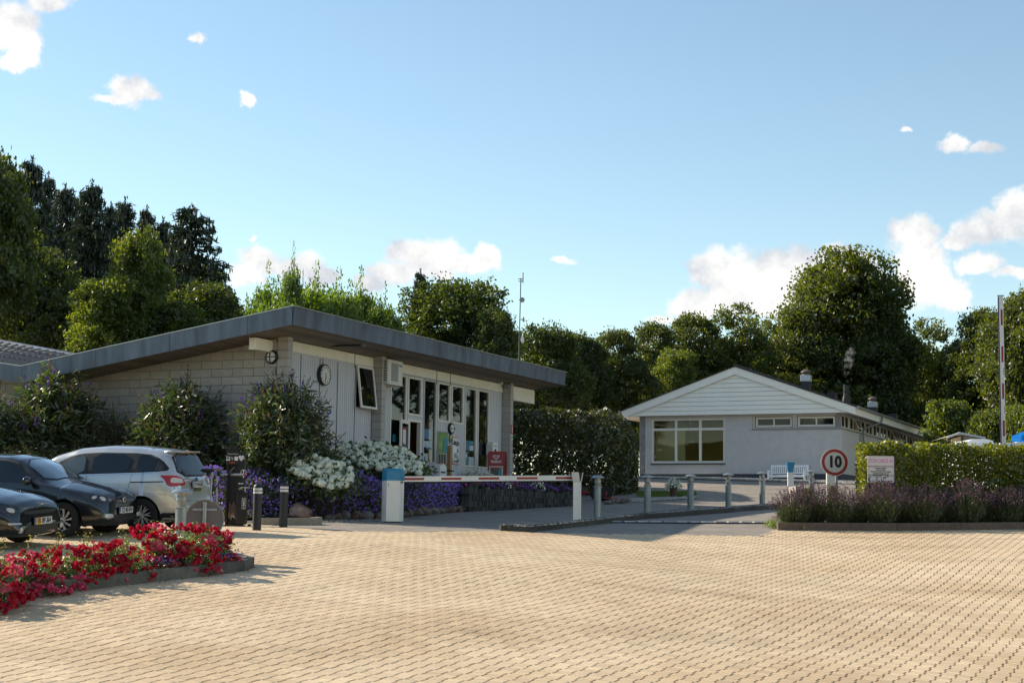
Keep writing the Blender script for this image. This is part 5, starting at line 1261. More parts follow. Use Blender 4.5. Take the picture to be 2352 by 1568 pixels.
# ------------------------------------------------------------------ buddleia bushes along the end wall
LM_bud = leafmat('buddleia_leaf', (.024, .046, .011), (.072, .105, .025), tr=.35, trc=(2.0, 2.0, .7), gloss=.09)
LM_spk = leafmat('dry_flower_spike', (.10, .075, .045), (.17, .14, .07), tr=.3, trc=(1.6, 1.3, .8))
LM_pur = leafmat('purple_flower_spike', (.045, .015, .14), (.09, .035, .26), tr=.3, trc=(1.4, 1.0, 1.8))
def buddleia(seed, H, Rw, nst, leaf=.15, fl=.2, lm=LM_bud, up=.0):
    rg = np.random.default_rng(seed); fo = Fol(); sp = Fol()
    for k in range(nst):
        az = rg.uniform(0, 6.28); el = rg.uniform(0, 1) ** .7; rr = Rw * el; h = H * (1 - .55 * (el ** 3)) * rg.uniform(.72, 1.0)
        if rg.uniform() < .5: rr *= rg.uniform(.75, 1.05); h *= rg.uniform(.2, .85)
        t = np.linspace(0, 1, 8); e = np.array([math.cos(az), math.sin(az)])
        p = np.stack([e[0] * rr * t ** 1.5, e[1] * rr * t ** 1.5, h * (t ** (.85)) + up * t], 1) + np.cumsum(rg.normal(size=(8, 3)) * .025, 0)
        fo.stem(p, np.linspace(.012, .003, 8), 1)
        m = 44; i = (rg.uniform(.18, 1, m) ** .75) * 7; i0 = np.minimum(i.astype(int), 6); q = p[i0] + (p[i0 + 1] - p[i0]) * (i - i0)[:, None]
        ax = rg.normal(size=(m, 3)) * .7; ax[:, 0] += e[0] * .5; ax[:, 1] += e[1] * .5; ax[:, 2] += .0; ax = unit(ax)
        l = leaf * rg.uniform(.6, 1.25, m); q = q + ax * (l * .62)[:, None] + rg.normal(size=(m, 3)) * .03
        fo.leaves(q, l, l * .27, rg, tone=rg.uniform(0, 1, m), axis=ax, jit=.3)
        if rg.uniform() < .4:
            d = unit(p[-1] - p[-2]); n = 14; s = rg.uniform(0, .22, n); pur = rg.uniform() < fl
            V, Fc = quads(p[-1] + np.outer(s, d) + rg.normal(size=(n, 3)) * .008 * (1 if not pur else 2.2), .05, .022 if not pur else .04, rg, axis=np.tile(d, (n, 1)), jit=.6); sp.add(V, Fc, 1 if pur else 0, rg.uniform(0, 1, n))
    return fo.mesh('foliage', [lm, M_bark]), sp.mesh('flower_spikes', [LM_spk, LM_pur])
BUD = [buddleia(41, 3.1, 1.25, 980, leaf=.165, fl=.12), buddleia(42, 3.0, 1.1, 900, leaf=.165, fl=.05)]
GB = 'buddleia bushes along the end wall'
def put_bush(me, u, vtop, hw, Y, H0, R0, label, name='buddleia_bush', rz=0.0, group=GB, leafonly=False):
    t = AT(F(u, vtop), Y); g0 = gf(t.x, t.y) - .02; o = thing(name, (t.x, t.y, g0), rz, label, 'bush', group); sx = hw * K / 1600 * Y / R0 * 1.3; o.scale = (sx, sx, (t.z - g0) / H0)
    link('foliage', me[0], o)
    if not leafonly: link('flower_spikes', me[1], o)
    return o
put_bush(BUD[0], 652, 868, 104, 36.5, 3.1, 1.25, 'round buddleia bush with dark purple spikes at the corner pillar beside the hydrangeas')
put_bush(BUD[1], 418, 872, 98, 37.4, 3.0, 1.1, 'buddleia bush behind the bike repair station, middle of the end wall', rz=2.0)
put_bush(BUD[1], 130, 850, 105, 38.4, 3.0, 1.1, 'buddleia bush with sunlit pale tips reaching the roof valley', rz=4.0)
put_bush(BUD[0], -15, 905, 90, 37.6, 3.1, 1.25, 'buddleia bush with purple spikes cut off by the left edge of the photo', rz=1.0)
LM_gs = leafmat('dark_evergreen_leaf', (.018, .032, .009), (.06, .075, .018), tr=.3)
BSH = buddleia(44, 2.6, 1.3, 620, leaf=.07, fl=.0, lm=LM_gs)
put_bush(BSH, 262, 925, 105, 38.0, 2.6, 1.3, 'low dark evergreen bush between two buddleias at the end wall', name='evergreen_bush', group=None, leafonly=True)
put_bush(BSH, 60, 1010, 120, 36.4, 2.6, 1.3, 'low dark evergreen bush behind the dark cars', name='evergreen_bush', group=None, leafonly=True)
put_bush(BSH, 335, 1000, 90, 36.8, 2.6, 1.3, 'low dark evergreen bush behind the silver car', name='evergreen_bush', group=None, leafonly=True)

# ------------------------------------------------------------------ planting bed in front of the reception
bedge = [F(470, 1198), F(600, 1193), F(690, 1193), F(760, 1193), F(870, 1191), F(960, 1183), F(1020, 1177), F(1082, 1172)]
BE = [G(p) for p in bedge]
Xa = CC.w(XF0, .9); 
def nd(x, y): return (Vector((x, y, 0)) - CC.o).dot(NV)
def bedz(x, y):
    a = (Vector((x, y, 0)) - CC.o).dot(AV); n = nd(x, y); g0 = gf(x, y)
    t = max(0, min(1, (1.25 - n) / .9)); f = max(0, min(1, (a + .3) / 1.2)); return g0 + .05 + (TERR + 1.5 - g0 - .12) * f * t * t * (3 - 2 * t)
bedpoly = [(q.x, q.y) for q in BE] + [(CC.w(9.3, -.55).x, CC.w(9.3, -.55).y)] + [(CC.w(14.8, -.75).x, CC.w(14.8, -.75).y), (CC.w(16.8, 1.5).x, CC.w(16.8, 1.5).y), (CC.w(12, .35).x, CC.w(12, .35).y), (CC.w(0, .35).x, CC.w(0, .35).y), (CC.w(0, 14).x, CC.w(0, 14).y), (-19, 36)]
sheet('planting_bed', bedpoly, M_soil, 0, .5, zf=bedz, kind='structure')
LM_ger = leafmat('geranium_leaf', (.025, .045, .010), (.07, .10, .02), tr=.35)
LM_gfl = leafmat('geranium_flower', (.24, .13, .58), (.44, .28, .86), tr=.3, trc=(1.3, 1.1, 1.3), gloss=.02)
rg = np.random.default_rng(51); fo = Fol()
E3 = np.array([[q.x, q.y] for q in BE]); seg = np.linalg.norm(np.diff(E3, axis=0), axis=1); cum = np.concatenate([[0], np.cumsum(seg)])
def edge_at(s): return np.stack([np.interp(s, cum, E3[:, 0]), np.interp(s, cum, E3[:, 1])], -1)
n = 21000; s = rg.uniform(0, cum[-1], n); w = rg.uniform(0, 1, n); dep = np.where(s / cum[-1] < .45, 1.7, np.interp(s / cum[-1], [.45, 1], [1.5, .75]))
inn = np.array([-.25, .97])
Hm = np.interp(s / cum[-1], [0, .35, .6, 1], [.95, .92, .85, .62])
e = edge_at(s); prof = np.sin(np.minimum(1, w * 1.9) * math.pi / 2) ** .8
zz = gz(e[:, 0], e[:, 1]) + Hm * prof * (1 + .10 * np.sin(s * 5) + .06 * np.sin(s * 13 + w * 9)) * rg.uniform(.93, 1.03, n) + w * .1
xy = e + inn * (w * dep)[:, None] + rg.normal(size=(n, 2)) * .05 - inn * (.12 * prof)[:, None] + inn * .10
pts = np.column_stack([xy, zz]); fr = rg.uniform(size=n) < np.clip(1.25 - zz * 0, 0, 1)
low = (w < .33); drop = rg.uniform(0, 1, n); pts[low, 2] = gz(xy[low, 0], xy[low, 1]) + .05 + drop[low] * Hm[low] * .9
fo.leaves(pts, .07, .05, rg, mi=0, tone=rg.uniform(0, 1, n))
m = 9800; k = rg.choice(n, m, replace=False); fp = pts[k] + np.array([0, -.04, .02]) + rg.normal(size=(m, 3)) * .02
V, Fc = quads(fp, .052, .050, rg, axis=np.tile([1., 0, 0], (m, 1)), jit=.8, up=np.array([0, -.8, .6])); fo.add(V, Fc, 1, rg.uniform(0, 1, m))
V, Fc = quads(fp + rg.normal(size=(m, 3)) * .006, .042, .036, rg, axis=np.tile([0, 0, 1.], (m, 1)), jit=.8, up=np.array([0, -.8, .6])); fo.add(V, Fc, 1, rg.uniform(0, 1, m))
o = link('blue_geranium', fo.mesh('blue_geranium', [LM_ger, LM_gfl])); tag(o, 'carpet of violet-blue geraniums in front of the reception', 'flower bed', kind='stuff')

# hydrangeas
LM_hyl = leafmat('hydrangea_leaf', (.025, .05, .012), (.06, .095, .02), tr=.35)
LM_hyf = leafmat('hydrangea_petal', (.74, .76, .55), (.92, .92, .84), tr=.15, trc=(1.05, 1.05, .9), gloss=.02)
def flower_head(seed):
    rg = np.random.default_rng(seed); n = 150; d = unit(rg.normal(size=(n, 3))); d = d[d[:, 2] > -.55]; p = d * .085 * rg.uniform(.88, 1.05, (len(d), 1)) * np.array([1, 1, .82])
    fo = Fol(); V, Fc = quads(p, .034, .032, rg, axis=np.cross(d, rg.normal(size=d.shape)), jit=.3, up=d); fo.add(V, Fc, 0, np.clip(rg.normal(.55, .3, len(d)), 0, 1))
    n = 420; d = unit(rg.normal(size=(n, 3))); p = d * .076 * np.array([1, 1, .82]); V, Fc = quads(p, .036, .034, rg, axis=np.cross(d, rg.normal(size=d.shape)), jit=.1, up=d * 3); fo.add(V, Fc, 0, np.clip(rg.normal(.5, .25, n), 0, 1)); return fo.mesh('flower_head', [LM_hyf])
HD = [flower_head(60 + k) for k in range(4)]
def hydrangea(u0, u1, v0, v1, Y0_, Y1_, nh, label, seed, shape):
    rg = np.random.default_rng(seed); c = AT(F((u0 + u1) / 2, v1), (Y0_ + Y1_) / 2); g0 = bedz(c.x, c.y)
    o = thing('hydrangea', (c.x, c.y, g0), 0, label, 'hydrangea', 'white hydrangeas in the bed')
    pos = []; tries = 0
    while len(pos) < nh and tries < 6000:
        tries += 1; u = rg.uniform(u0, u1); f = (u - u0) / (u1 - u0); top, bot = shape(f); v = rg.uniform(top, bot); t = (v - v0) / max(1, v1 - v0)
        q = AT(F(u, v), Y1_ + (Y0_ - Y1_) * t + rg.uniform(-.1, .1)) - c
        q.z += c.z - g0
        if all((q - p).length > .145 for p in pos): pos.append(q)
    fo = Fol(); P = np.array([tuple(p) for p in pos]); n = len(P) * 34
    pp = P[rg.integers(0, len(P), n)] + rg.normal(size=(n, 3)) * np.array([.16, .16, .10]) + np.array([0, .12, -.12]); pp = pp[pp[:, 2] > 0]
    fo.leaves(pp, .12, .075, rg, tone=rg.uniform(0, 1, len(pp)))
    for p in P: 
        t = np.linspace(0, 1, 5)[:, None]; fo.stem(np.array([p[0] * .4, p[1] * .4 + .2, 0]) * (1 - t) + p * t, .005, 1)
    link('foliage', fo.mesh('foliage', [LM_hyl, M_bark]), o)
    for i, p in enumerate(pos): s_ = rg.uniform(.9, 1.4); h = link('flower_head', HD[i % 4], o, p, (rg.uniform(-.4, .4), rg.uniform(-.4, .4), rg.uniform(0, 6)), (s_, s_, s_))
    return o
hydrangea(668, 808, 1042, 1125, 34.9, 35.9, 52, 'lower creamy white hydrangea spilling into the blue geraniums', 71, lambda f: (np.interp(f, [0, .2, .5, 1], [1062, 1044, 1052, 1072]), np.interp(f, [0, .3, .6, 1], [1082, 1098, 1120, 1112])))
hydrangea(762, 972, 1010, 1092, 37.0, 39.6, 98, 'wide creamy white hydrangea under the wooden wall right of the buddleia', 72, lambda f: (np.interp(f, [0, .2, .5, .8, 1], [1035, 1014, 1020, 1034, 1068]), np.interp(f, [0, .3, .6, 1], [1062, 1070, 1078, 1090])))

# stones along the bed
def stone_mesh(seed, sx, sy, sz, mt, sub=2, rough=.18):
    bm = bmesh.new(); bmesh.ops.create_icosphere(bm, subdivisions=sub, radius=1); r = np.random.default_rng(seed); pl = unit(r.normal(size=(9, 3))); dd = r.uniform(.55, .9, 9)
    for v in bm.verts:
        c = np.array(v.co)
        for p_, d_ in zip(pl, dd):
            k_ = c @ p_
            if k_ > d_: c = c - p_ * (k_ - d_)
        c = c * (1 + rough * .3 * (math.sin(c[0] * 5 + seed) * math.sin(c[1] * 4) + .5 * math.sin(c[2] * 9 + seed))); v.co = (c[0] * sx, c[1] * sy, c[2] * sz)
    me = bpy.data.meshes.new('stone'); bm.to_mesh(me); bm.free(); me.materials.append(mt)
    me.polygons.foreach_set('use_smooth', [True] * len(me.polygons))
    try: me.set_sharp_from_angle(angle=R(32))
    except Exception: pass
    return me
M_st = [mat('grey_stone', (.17, .155, .14), .9, noise=.3, nscale=9, bump=.6, bscale=30), mat('brown_stone', (.15, .10, .075), .9, noise=.3, nscale=9, bump=.6, bscale=30), mat('pink_granite', (.36, .21, .16), .85, nscale=5, dirt=(.50, .38, .31), bump=.8, bscale=22)]
SM = [stone_mesh(80 + k, .19, .15, .15, M_st[k % 2]) for k in range(6)]
labs = 'fist to head sized field stone in the row edging the geranium bed'
s = 3.2
i = 0
while s < cum[-1] - .05:
    w_ = rnd.uniform(.24, .42); e = edge_at(np.array([s]))[0]; sc = w_ / .36
    o = link('stone', SM[i % 6], None, (e[0] + rnd.uniform(-.03, .03), e[1] - .06, gf(*e) + .07 * sc), (rnd.uniform(-.3, .3), rnd.uniform(-.3, .3), rnd.uniform(0, 6)), (sc, sc, sc * rnd.uniform(.8, 1.15)))
    tag(o, '%s field stone from the left in the row edging the geranium bed' % ORD[i], 'stone', 'field stones edging the geranium bed'); s += w_ * .92; i += 1
q = G(F(704, 1190)); o = link('boulder', stone_mesh(99, .56, .42, .40, M_st[2], sub=3, rough=.3), None, (q.x, q.y - .62, q.z + .12), (.1, .05, .5), (.62, .62, .60)); tag(o, 'single pinkish granite boulder beside the bollards', 'boulder')
# gravel margin by the bed
def pebbles(name, poly, zf, n, r0, r1, mats, seed, kind='stuff', label=None, cat=None, parent=None, flat=.6):
    rg = np.random.default_rng(seed); P = np.array(poly); lo, hi = P.min(0), P.max(0); out = []
    while len(out) < n:
        x = rg.uniform(lo[0], hi[0], n * 3); y = rg.uniform(lo[1], hi[1], n * 3); k = inpoly(x, y, P); out += list(zip(x[k], y[k]))
    out = np.array(out[:n]); r = rg.uniform(r0, r1, n)
    oct_ = np.array([[1, 0, 0], [0, 1, 0], [-1, 0, 0], [0, -1, 0], [.5, .5, .75], [-.5, .5, .75], [-.5, -.5, .75], [.5, -.5, .75]], float)
    fc = np.array([[4, 5, 6, 7], [0, 1, 5, 4], [1, 2, 6, 5], [2, 3, 7, 6], [3, 0, 4, 7]])
    a = rg.uniform(0, 6.28, n); ca, sa = np.cos(a), np.sin(a); V = oct_[None] * r[:, None, None] * np.array([1.25, .85, flat])
    V = V * rg.uniform(.7, 1.3, (n, 8, 1)); X = V[..., 0] * ca[:, None] - V[..., 1] * sa[:, None]; Y = V[..., 0] * sa[:, None] + V[..., 1] * ca[:, None]
    zb_ = np.array([zf(p[0], p[1]) for p in out])
    V = np.stack([X + out[:, 0:1], Y + out[:, 1:2], V[..., 2] + zb_[:, None]], -1).reshape(-1, 3)
    me = npmesh(name, V, (fc[None] + (np.arange(n) * 8)[:, None, None]).reshape(-1, 4), mats, np.repeat(rg.integers(0, len(mats), n), 5)); o = link(name, me, parent); o['kind'] = kind
    return tag(o, label, cat)
M_pb = [mat('pale_pebble', (.46, .44, .41), .8), mat('grey_pebble', (.26, .25, .235), .85), mat('warm_pebble', (.38, .31, .25), .85), mat('dark_pebble', (.12, .115, .11), .85)]
gm = [P2(F(735, 1190)), P2(F(735, 1200)), P2(F(870, 1197)), P2(F(870, 1190))]
pebbles('gravel', gm, gf, 900, .012, .03, M_pb[1:], 5)
# ------------------------------------------------------------------ cars
M_cglass = glassmat('car_glass', (.5, .5, .5), 1.0, body=(.006, .010, .013), refl=.8)
M_cglass_l = glassmat('windscreen_glass', (.5, .5, .5), 1.0, body=(.03, .05, .06), refl=1.9)
M_seal = mat('black_seal', (.008, .008, .009), .5)
M_tyre = mat('tyre_rubber', (.014, .014, .014), .85)
M_alloy = mat('alloy_rim', (.60, .60, .60), .35, metal=.35)
M_chrome = mat('chrome', (.62, .62, .64), .12, metal=1.0)
M_red = mat('red_lamp_glass', (.38, .008, .01), .12, coat=.6)
M_clear = mat('clear_lamp_glass', (.55, .52, .50), .1, coat=.6)
M_lampd = mat('dark_lamp_glass', (.03, .033, .036), .08, coat=.8)
M_well = mat('wheel_well', (.006, .006, .006), .95)
def gsm(a, k):
    a = np.array(a, float)
    for _ in range(k):
        b = a.copy(); b[1:-1] = .25 * a[:-2] + .5 * a[1:-1] + .25 * a[2:]; a = b
    return a
def make_body(spec):
    L = spec['L']; ss = np.unique(np.concatenate([L * (1 - np.cos(np.linspace(0, math.pi / 2, 30))) * .22, np.linspace(.22 * L, .82 * L, 70), L - L * (1 - np.cos(np.linspace(0, math.pi / 2, 30))) * .18]))
    def prof(key): a = np.array(spec[key]); return lambda s: np.interp(s, a[:, 0], a[:, 1])
    fine = np.linspace(0, L, 700)
    def sm(key, k=60):
        v = prof(key)(fine); v2 = gsm(v, k); return np.interp(ss, fine, v2)
    zt, zbelt, W, Wr, cr = sm('top', spec.get('ks', 50)), sm('belt'), sm('W', 90), sm('Wr'), sm('crown')
    zb = sm('bot', 30)
    rings = []
    for i in range(len(ss)):
        b = min(zbelt[i], zt[i] - .03); ze = max(zt[i] - cr[i], b + .005); w = W[i]; wr = min(Wr[i], w - .03)
        cp = [(0, zb[i]), (w - .13, zb[i]), (w - .035, zb[i] + .09), (w, zb[i] + .42 * (b - zb[i])), (w - .012, zb[i] + .78 * (b - zb[i])), (w - .055, b), (wr, ze), (wr * .55, zt[i] - .22 * (zt[i] - ze)), (0, zt[i])]
        nseg = [3, 3, 6, 5, 4, 10, 4, 4]; pts = []
        for (a, c), n in zip(zip(cp[:-1], cp[1:]), nseg):
            for t in range(n): pts.append((a[0] + (c[0] - a[0]) * t / n, a[1] + (c[1] - a[1]) * t / n))
        pts.append(cp[-1]); pts = np.array(pts)
        for _ in range(3):
            q = pts.copy(); q[1:-1] = .25 * pts[:-2] + .5 * pts[1:-1] + .25 * pts[2:]; pts = q
        full = np.concatenate([pts * [1, 1], (pts[1:-1][::-1]) * [-1, 1]]); rings.append(full)
    m = len(rings[0]); V = np.array([[-ss[i], p[0], p[1]] for i in range(len(ss)) for p in rings[i]])
    bm = bmesh.new(); vs = [bm.verts.new(v) for v in V]
    for i in range(len(ss) - 1):
        for k in range(m): bm.faces.new((vs[i * m + k], vs[i * m + (k + 1) % m], vs[(i + 1) * m + (k + 1) % m], vs[(i + 1) * m + k]))
    for i in (0, len(ss) - 1):
        c = bm.verts.new(np.mean([vs[i * m + k].co for k in range(m)], 0))
        for k in range(m): bm.faces.new((vs[i * m + k], vs[i * m + (k + 1) % m], c))
    bmesh.ops.recalc_face_normals(bm, faces=bm.faces)
    bvh = BVHTree.FromBMesh(bm)
    ra = spec['r'] + .055
    for sw in spec['wheels']:
        def rad(co): return math.hypot(co.x + sw, co.z - spec['r'])
        kill = [f for f in bm.faces if abs(f.calc_center_median().y) > spec['hw'] - .30 and rad(f.calc_center_median()) < ra]
        bmesh.ops.delete(bm, geom=kill, context='FACES')
        for v in bm.verts:
            if abs(v.co.y) > spec['hw'] - .30 and abs(rad(v.co) - ra) < .07 and any(e.is_boundary for e in v.link_edges) and v.co.z > .16:
                d = rad(v.co); v.co.x = -sw + (v.co.x + sw) * ra / d; v.co.z = spec['r'] + (v.co.z - spec['r']) * ra / d
    me = bpy.data.meshes.new('body'); bm.to_mesh(me); bm.free()
    me.polygons.foreach_set('use_smooth', [True] * len(me.polygons)); return me, bvh
def chaikin(p, n=2):
    p = [tuple(q) for q in p]
    for _ in range(n):
        o = []
        for i in range(len(p)):
            a, b = p[i], p[(i + 1) % len(p)]; o += [(a[0] * .8 + b[0] * .2, a[1] * .8 + b[1] * .2), (a[0] * .2 + b[0] * .8, a[1] * .2 + b[1] * .8)]
        p = o
    return p
def decal(bvh, name, poly, view, mt, off, root, res=.06, rounded=1, sub=None):
    """skin panel that follows the body: poly given in the view plane"""
    if rounded: poly = chaikin(poly, rounded)
    bm = bmesh.new(); vs = [bm.verts.new((p[0], p[1], 0)) for p in poly]; bm.faces.new(vs)
    xs = [p[0] for p in poly]; ys = [p[1] for p in poly]
    for x in np.arange(min(xs) + res, max(xs), res): bmesh.ops.bisect_plane(bm, geom=bm.verts[:] + bm.edges[:] + bm.faces[:], plane_co=(x, 0, 0), plane_no=(1, 0, 0))
    for y in np.arange(min(ys) + res, max(ys), res): bmesh.ops.bisect_plane(bm, geom=bm.verts[:] + bm.edges[:] + bm.faces[:], plane_co=(0, y, 0), plane_no=(0, 1, 0))
    bad = []
    for v in bm.verts:
        a, b = v.co.x, v.co.y
        o, d = {'left': ((a, 3, b), (0, -1, 0)), 'right': ((a, -3, b), (0, 1, 0)), 'front': ((3, a, b), (-1, 0, 0)), 'rear': ((-9, a, b), (1, 0, 0)), 'top': ((a, b, 4), (0, 0, -1))}[view]
        h = bvh.ray_cast(Vector(o), Vector(d))
        if h[0] is None: bad.append(v)
        else:
            n = h[1]
            if n.dot(Vector(d)) > 0: n = -n
            v.co = h[0] + n * off
    if bad: bmesh.ops.delete(bm, geom=bad, context='VERTS')
    d = Vector({'left': (0, 1, 0), 'right': (0, -1, 0), 'front': (1, 0, 0), 'rear': (-1, 0, 0), 'top': (0, 0, 1)}[view])
    for f in bm.faces:
        f.normal_update()
        if f.normal.dot(d) < 0: f.normal_flip()
    me = bpy.data.meshes.new(name); bm.to_mesh(me); bm.free(); me.materials.append(mt); me.polygons.foreach_set('use_smooth', [True] * len(me.polygons))
    return link(name, me, sub or root)
def seam(bvh, pts, view, root, w=.007, mt=None, name='door_gap'):
    for a, b in zip(pts[:-1], pts[1:]):
        d = np.array(b, float) - np.array(a, float); n = np.array([-d[1], d[0]]) / np.linalg.norm(d) * w / 2
        decal(bvh, name, [tuple(np.array(a) - n), tuple(np.array(b) - n), tuple(np.array(b) + n), tuple(np.array(a) + n)], view, mt or M_seal, .0025, root, rounded=0, res=.12)
def wheel(root, s, y, r, side, style, rz=0):
    o = thing('wheel', (0, 0, 0), 0, None, None); o.parent = root; o.location = (-s, y, r); o.rotation_euler = (0, R(17 * s), rz)
    w = .10; sg = side
    mb = MB(); mb.lathe([(r * .62, -w * .9), (r * .68, -w), (r * .93, -w), (r * .985, -w * .8), (r, -w * .4), (r, w * .4), (r * .985, w * .8), (r * .93, w), (r * .68, w), (r * .62, w * .9)], 36, axis='y'); mb.build('tyre', M_tyre, o, smooth=True)
    mb = MB(); ri = r * .64; yo = sg * w * .86
    mb.lathe([(ri * .97, yo - sg * .01), (ri * 1.03, yo), (ri * 1.03, yo - sg * .02), (ri * .93, yo - sg * .03), (ri * .90, yo - sg * .1), (ri * .97, yo - sg * .1)], 36, axis='y')
    ns, tw = style
    for k in range(ns):
        a = 2 * math.pi * k / ns
        for dd in ((0,) if tw > .5 else (-.11, .11)):
            p = []
            for (rr, aw, off) in ((.18, .10, 0), (.5, .10, tw * .35), (.97, .17 if tw > .5 else .07, tw * .62)):
                for sgn in (-1, 1): t = a + off + dd * (.5 + rr) + sgn * aw / max(rr, .35) * (.4 if tw <= .5 else .62); p.append((rr * ri * math.cos(t), rr * ri * math.sin(t)))
            v = [(x, yo - sg * (.018 if i < 2 else .004), z) for i, (x, z) in enumerate(p)] + [(x, yo - sg * .04, z) for x, z in p]
            mb.add(v, [(0, 1, 3, 2), (2, 3, 5, 4), (6, 8, 9, 7), (8, 10, 11, 9), (0, 2, 8, 6), (2, 4, 10, 8), (1, 7, 9, 3), (3, 9, 11, 5)])
    mb.lathe([(0, yo - sg * .002), (ri * .17, yo - sg * .004), (ri * .22, yo - sg * .03), (0, yo - sg * .03)], 16, axis='y')
    mb.build('rim', M_alloy, o, smooth=False)
    MB().lathe([(0, yo - sg * .075), (ri * .93, yo - sg * .075), (ri * .93, yo - sg * .08), (0, yo - sg * .08)], 24, axis='y').build('brake_disc', M_well, o)
    return o
def numplate(root, loc, rot, txt, yellow=False, w=.52):
    o = MB().box(-w / 2, w / 2, -.012, 0, -.065, .065, bev=.004).build('number_plate', [M_seal], root, loc=loc, rot=rot)
    MB().box(-w / 2 + .012, w / 2 - .012, -.016, -.0125, -.054, .054).build('plate_face', mat('plate_white', (.68, .68, .66), .4), o)
    MB().box(-w / 2 + .012, -w / 2 + .052, -.019, -.0165, -.054, .054).build('country_band', mat('plate_blue', (.02, .10, .45), .4), o)
    if yellow: MB().box(-w / 2 + .053, -w / 2 + .19, -.019, -.0165, -.054, .054).build('yellow_field', mat('plate_yellow', (.78, .42, .02), .4), o)
    MB().box(-w / 2 + .005, w / 2 - .005, -.0195, -.0165, -.0645, -.056).build('plate_edge', M_seal, o)
    text('plate_letters', txt, .115, M_ink, o, (.02, -.0205, 0), (R(90), 0, 0), ext=.001, xs=.80, bold=.0015)
    text('plate_letters', 'DK', .028, M_plas, o, (-w / 2 + .032, -.0205, -.035), (R(90), 0, 0), ext=.001)
    return o
def paint(name, col, metal=.4, rough=.32):
    return mat(name, col, rough, metal=metal, coat=1.0)
POLO = dict(L=3.97, hw=.84, r=.315, wheels=(.80, 3.27), ks=26,
  top=[(0, .46), (.015, .62), (.05, .72), (.12, .80), (.35, .885), (.7, .955), (1.0, 1.005), (1.18, 1.05), (1.55, 1.27), (1.85, 1.405), (2.1, 1.45), (2.5, 1.462), (3.0, 1.44), (3.4, 1.385), (3.6, 1.30), (3.8, 1.1), (3.9, .93), (3.97, .6)],
  belt=[(0, .42), (.1, .62), (.3, .74), (.8, .86), (1.2, .925), (2.5, .96), (3.4, 1.0), (3.8, .95), (3.97, .55)],
  W=[(0, .60), (.05, .68), (.15, .745), (.35, .80), (.7, .838), (1.2, .842), (3.0, .842), (3.5, .82), (3.8, .76), (3.97, .66)],
  Wr=[(0, .50), (.3, .66), (1.0, .70), (1.3, .66), (1.8, .58), (2.4, .575), (3.4, .56), (3.97, .5)],
  crown=[(0, .05), (.3, .08), (1.0, .09), (1.5, .06), (2.0, .055), (3.4, .06), (3.97, .05)],
  bot=[(0, .24), (.1, .20), (.6, .18), (3.4, .18), (3.97, .26)])
def scale_spec(sp, L, H, hw, **kw):
    o = dict(sp); fx_, fz = L / sp['L'], H / 1.462
    for k in ('top', 'belt', 'bot', 'crown'): o[k] = [(a * fx_, b * (fz if k in ('top', 'belt') else 1)) for a, b in sp[k]]
    for k in ('W', 'Wr'): o[k] = [(a * fx_, b * hw / sp['hw']) for a, b in sp[k]]
    o['L'] = L; o['hw'] = hw; o.update(kw); return o
def wells(spec, root):
    for sw in spec['wheels']:
        for sg in (-1, 1):
            mb = MB(); r_ = spec['r'] + .06; y0, y1 = sg * (spec['hw'] - .34), sg * (spec['hw'] - .035); n = 24; v = []
            for y in (y0, y1):
                for k in range(n + 1): t = math.pi * (k / n * 1.16 - .08); v.append((-sw + r_ * math.cos(t), y, max(.17, spec['r'] + r_ * math.sin(t))))
            mb.add(v, [(k, k + 1, n + 2 + k, n + 1 + k) for k in range(n)] + [tuple(range(n + 1))]); mb.build('wheel_well', M_well, root, smooth=True)
def place_car(root, spec, contact, wheel_idx, side, rz, sc=1.0):
    """put the car so that one wheel touches the ground at the given point"""
    s = spec['wheels'][wheel_idx]; y = side * (spec['hw'] - .11); c, sn = math.cos(rz), math.sin(rz)
    dx, dy = ((-s) * c - y * sn) * sc, ((-s) * sn + y * c) * sc
    root.scale = (sc, sc, sc)
    x0, y0 = contact[0] - dx, contact[1] - dy
    # slope of the ground along and across the car
    zs_ = []
    for ww in spec['wheels']:
        for sg in (-1, 1): px, py = x0 + (-ww) * c - sg * (spec['hw'] - .1) * sn, y0 + (-ww) * sn + sg * (spec['hw'] - .1) * c; zs_.append(gf(px, py))
    fwd = (zs_[0] + zs_[1] - zs_[2] - zs_[3]) / 2 / (spec['wheels'][1] - spec['wheels'][0]); lat = (zs_[1] + zs_[3] - zs_[0] - zs_[2]) / 2 / (2 * spec['hw'] - .2)
    zc = sum(zs_) / 4 + fwd * (spec['wheels'][0] + spec['wheels'][1]) / 2
    root.location = (x0, y0, zc); root.rotation_euler = (math.atan(lat), -math.atan(fwd), rz)

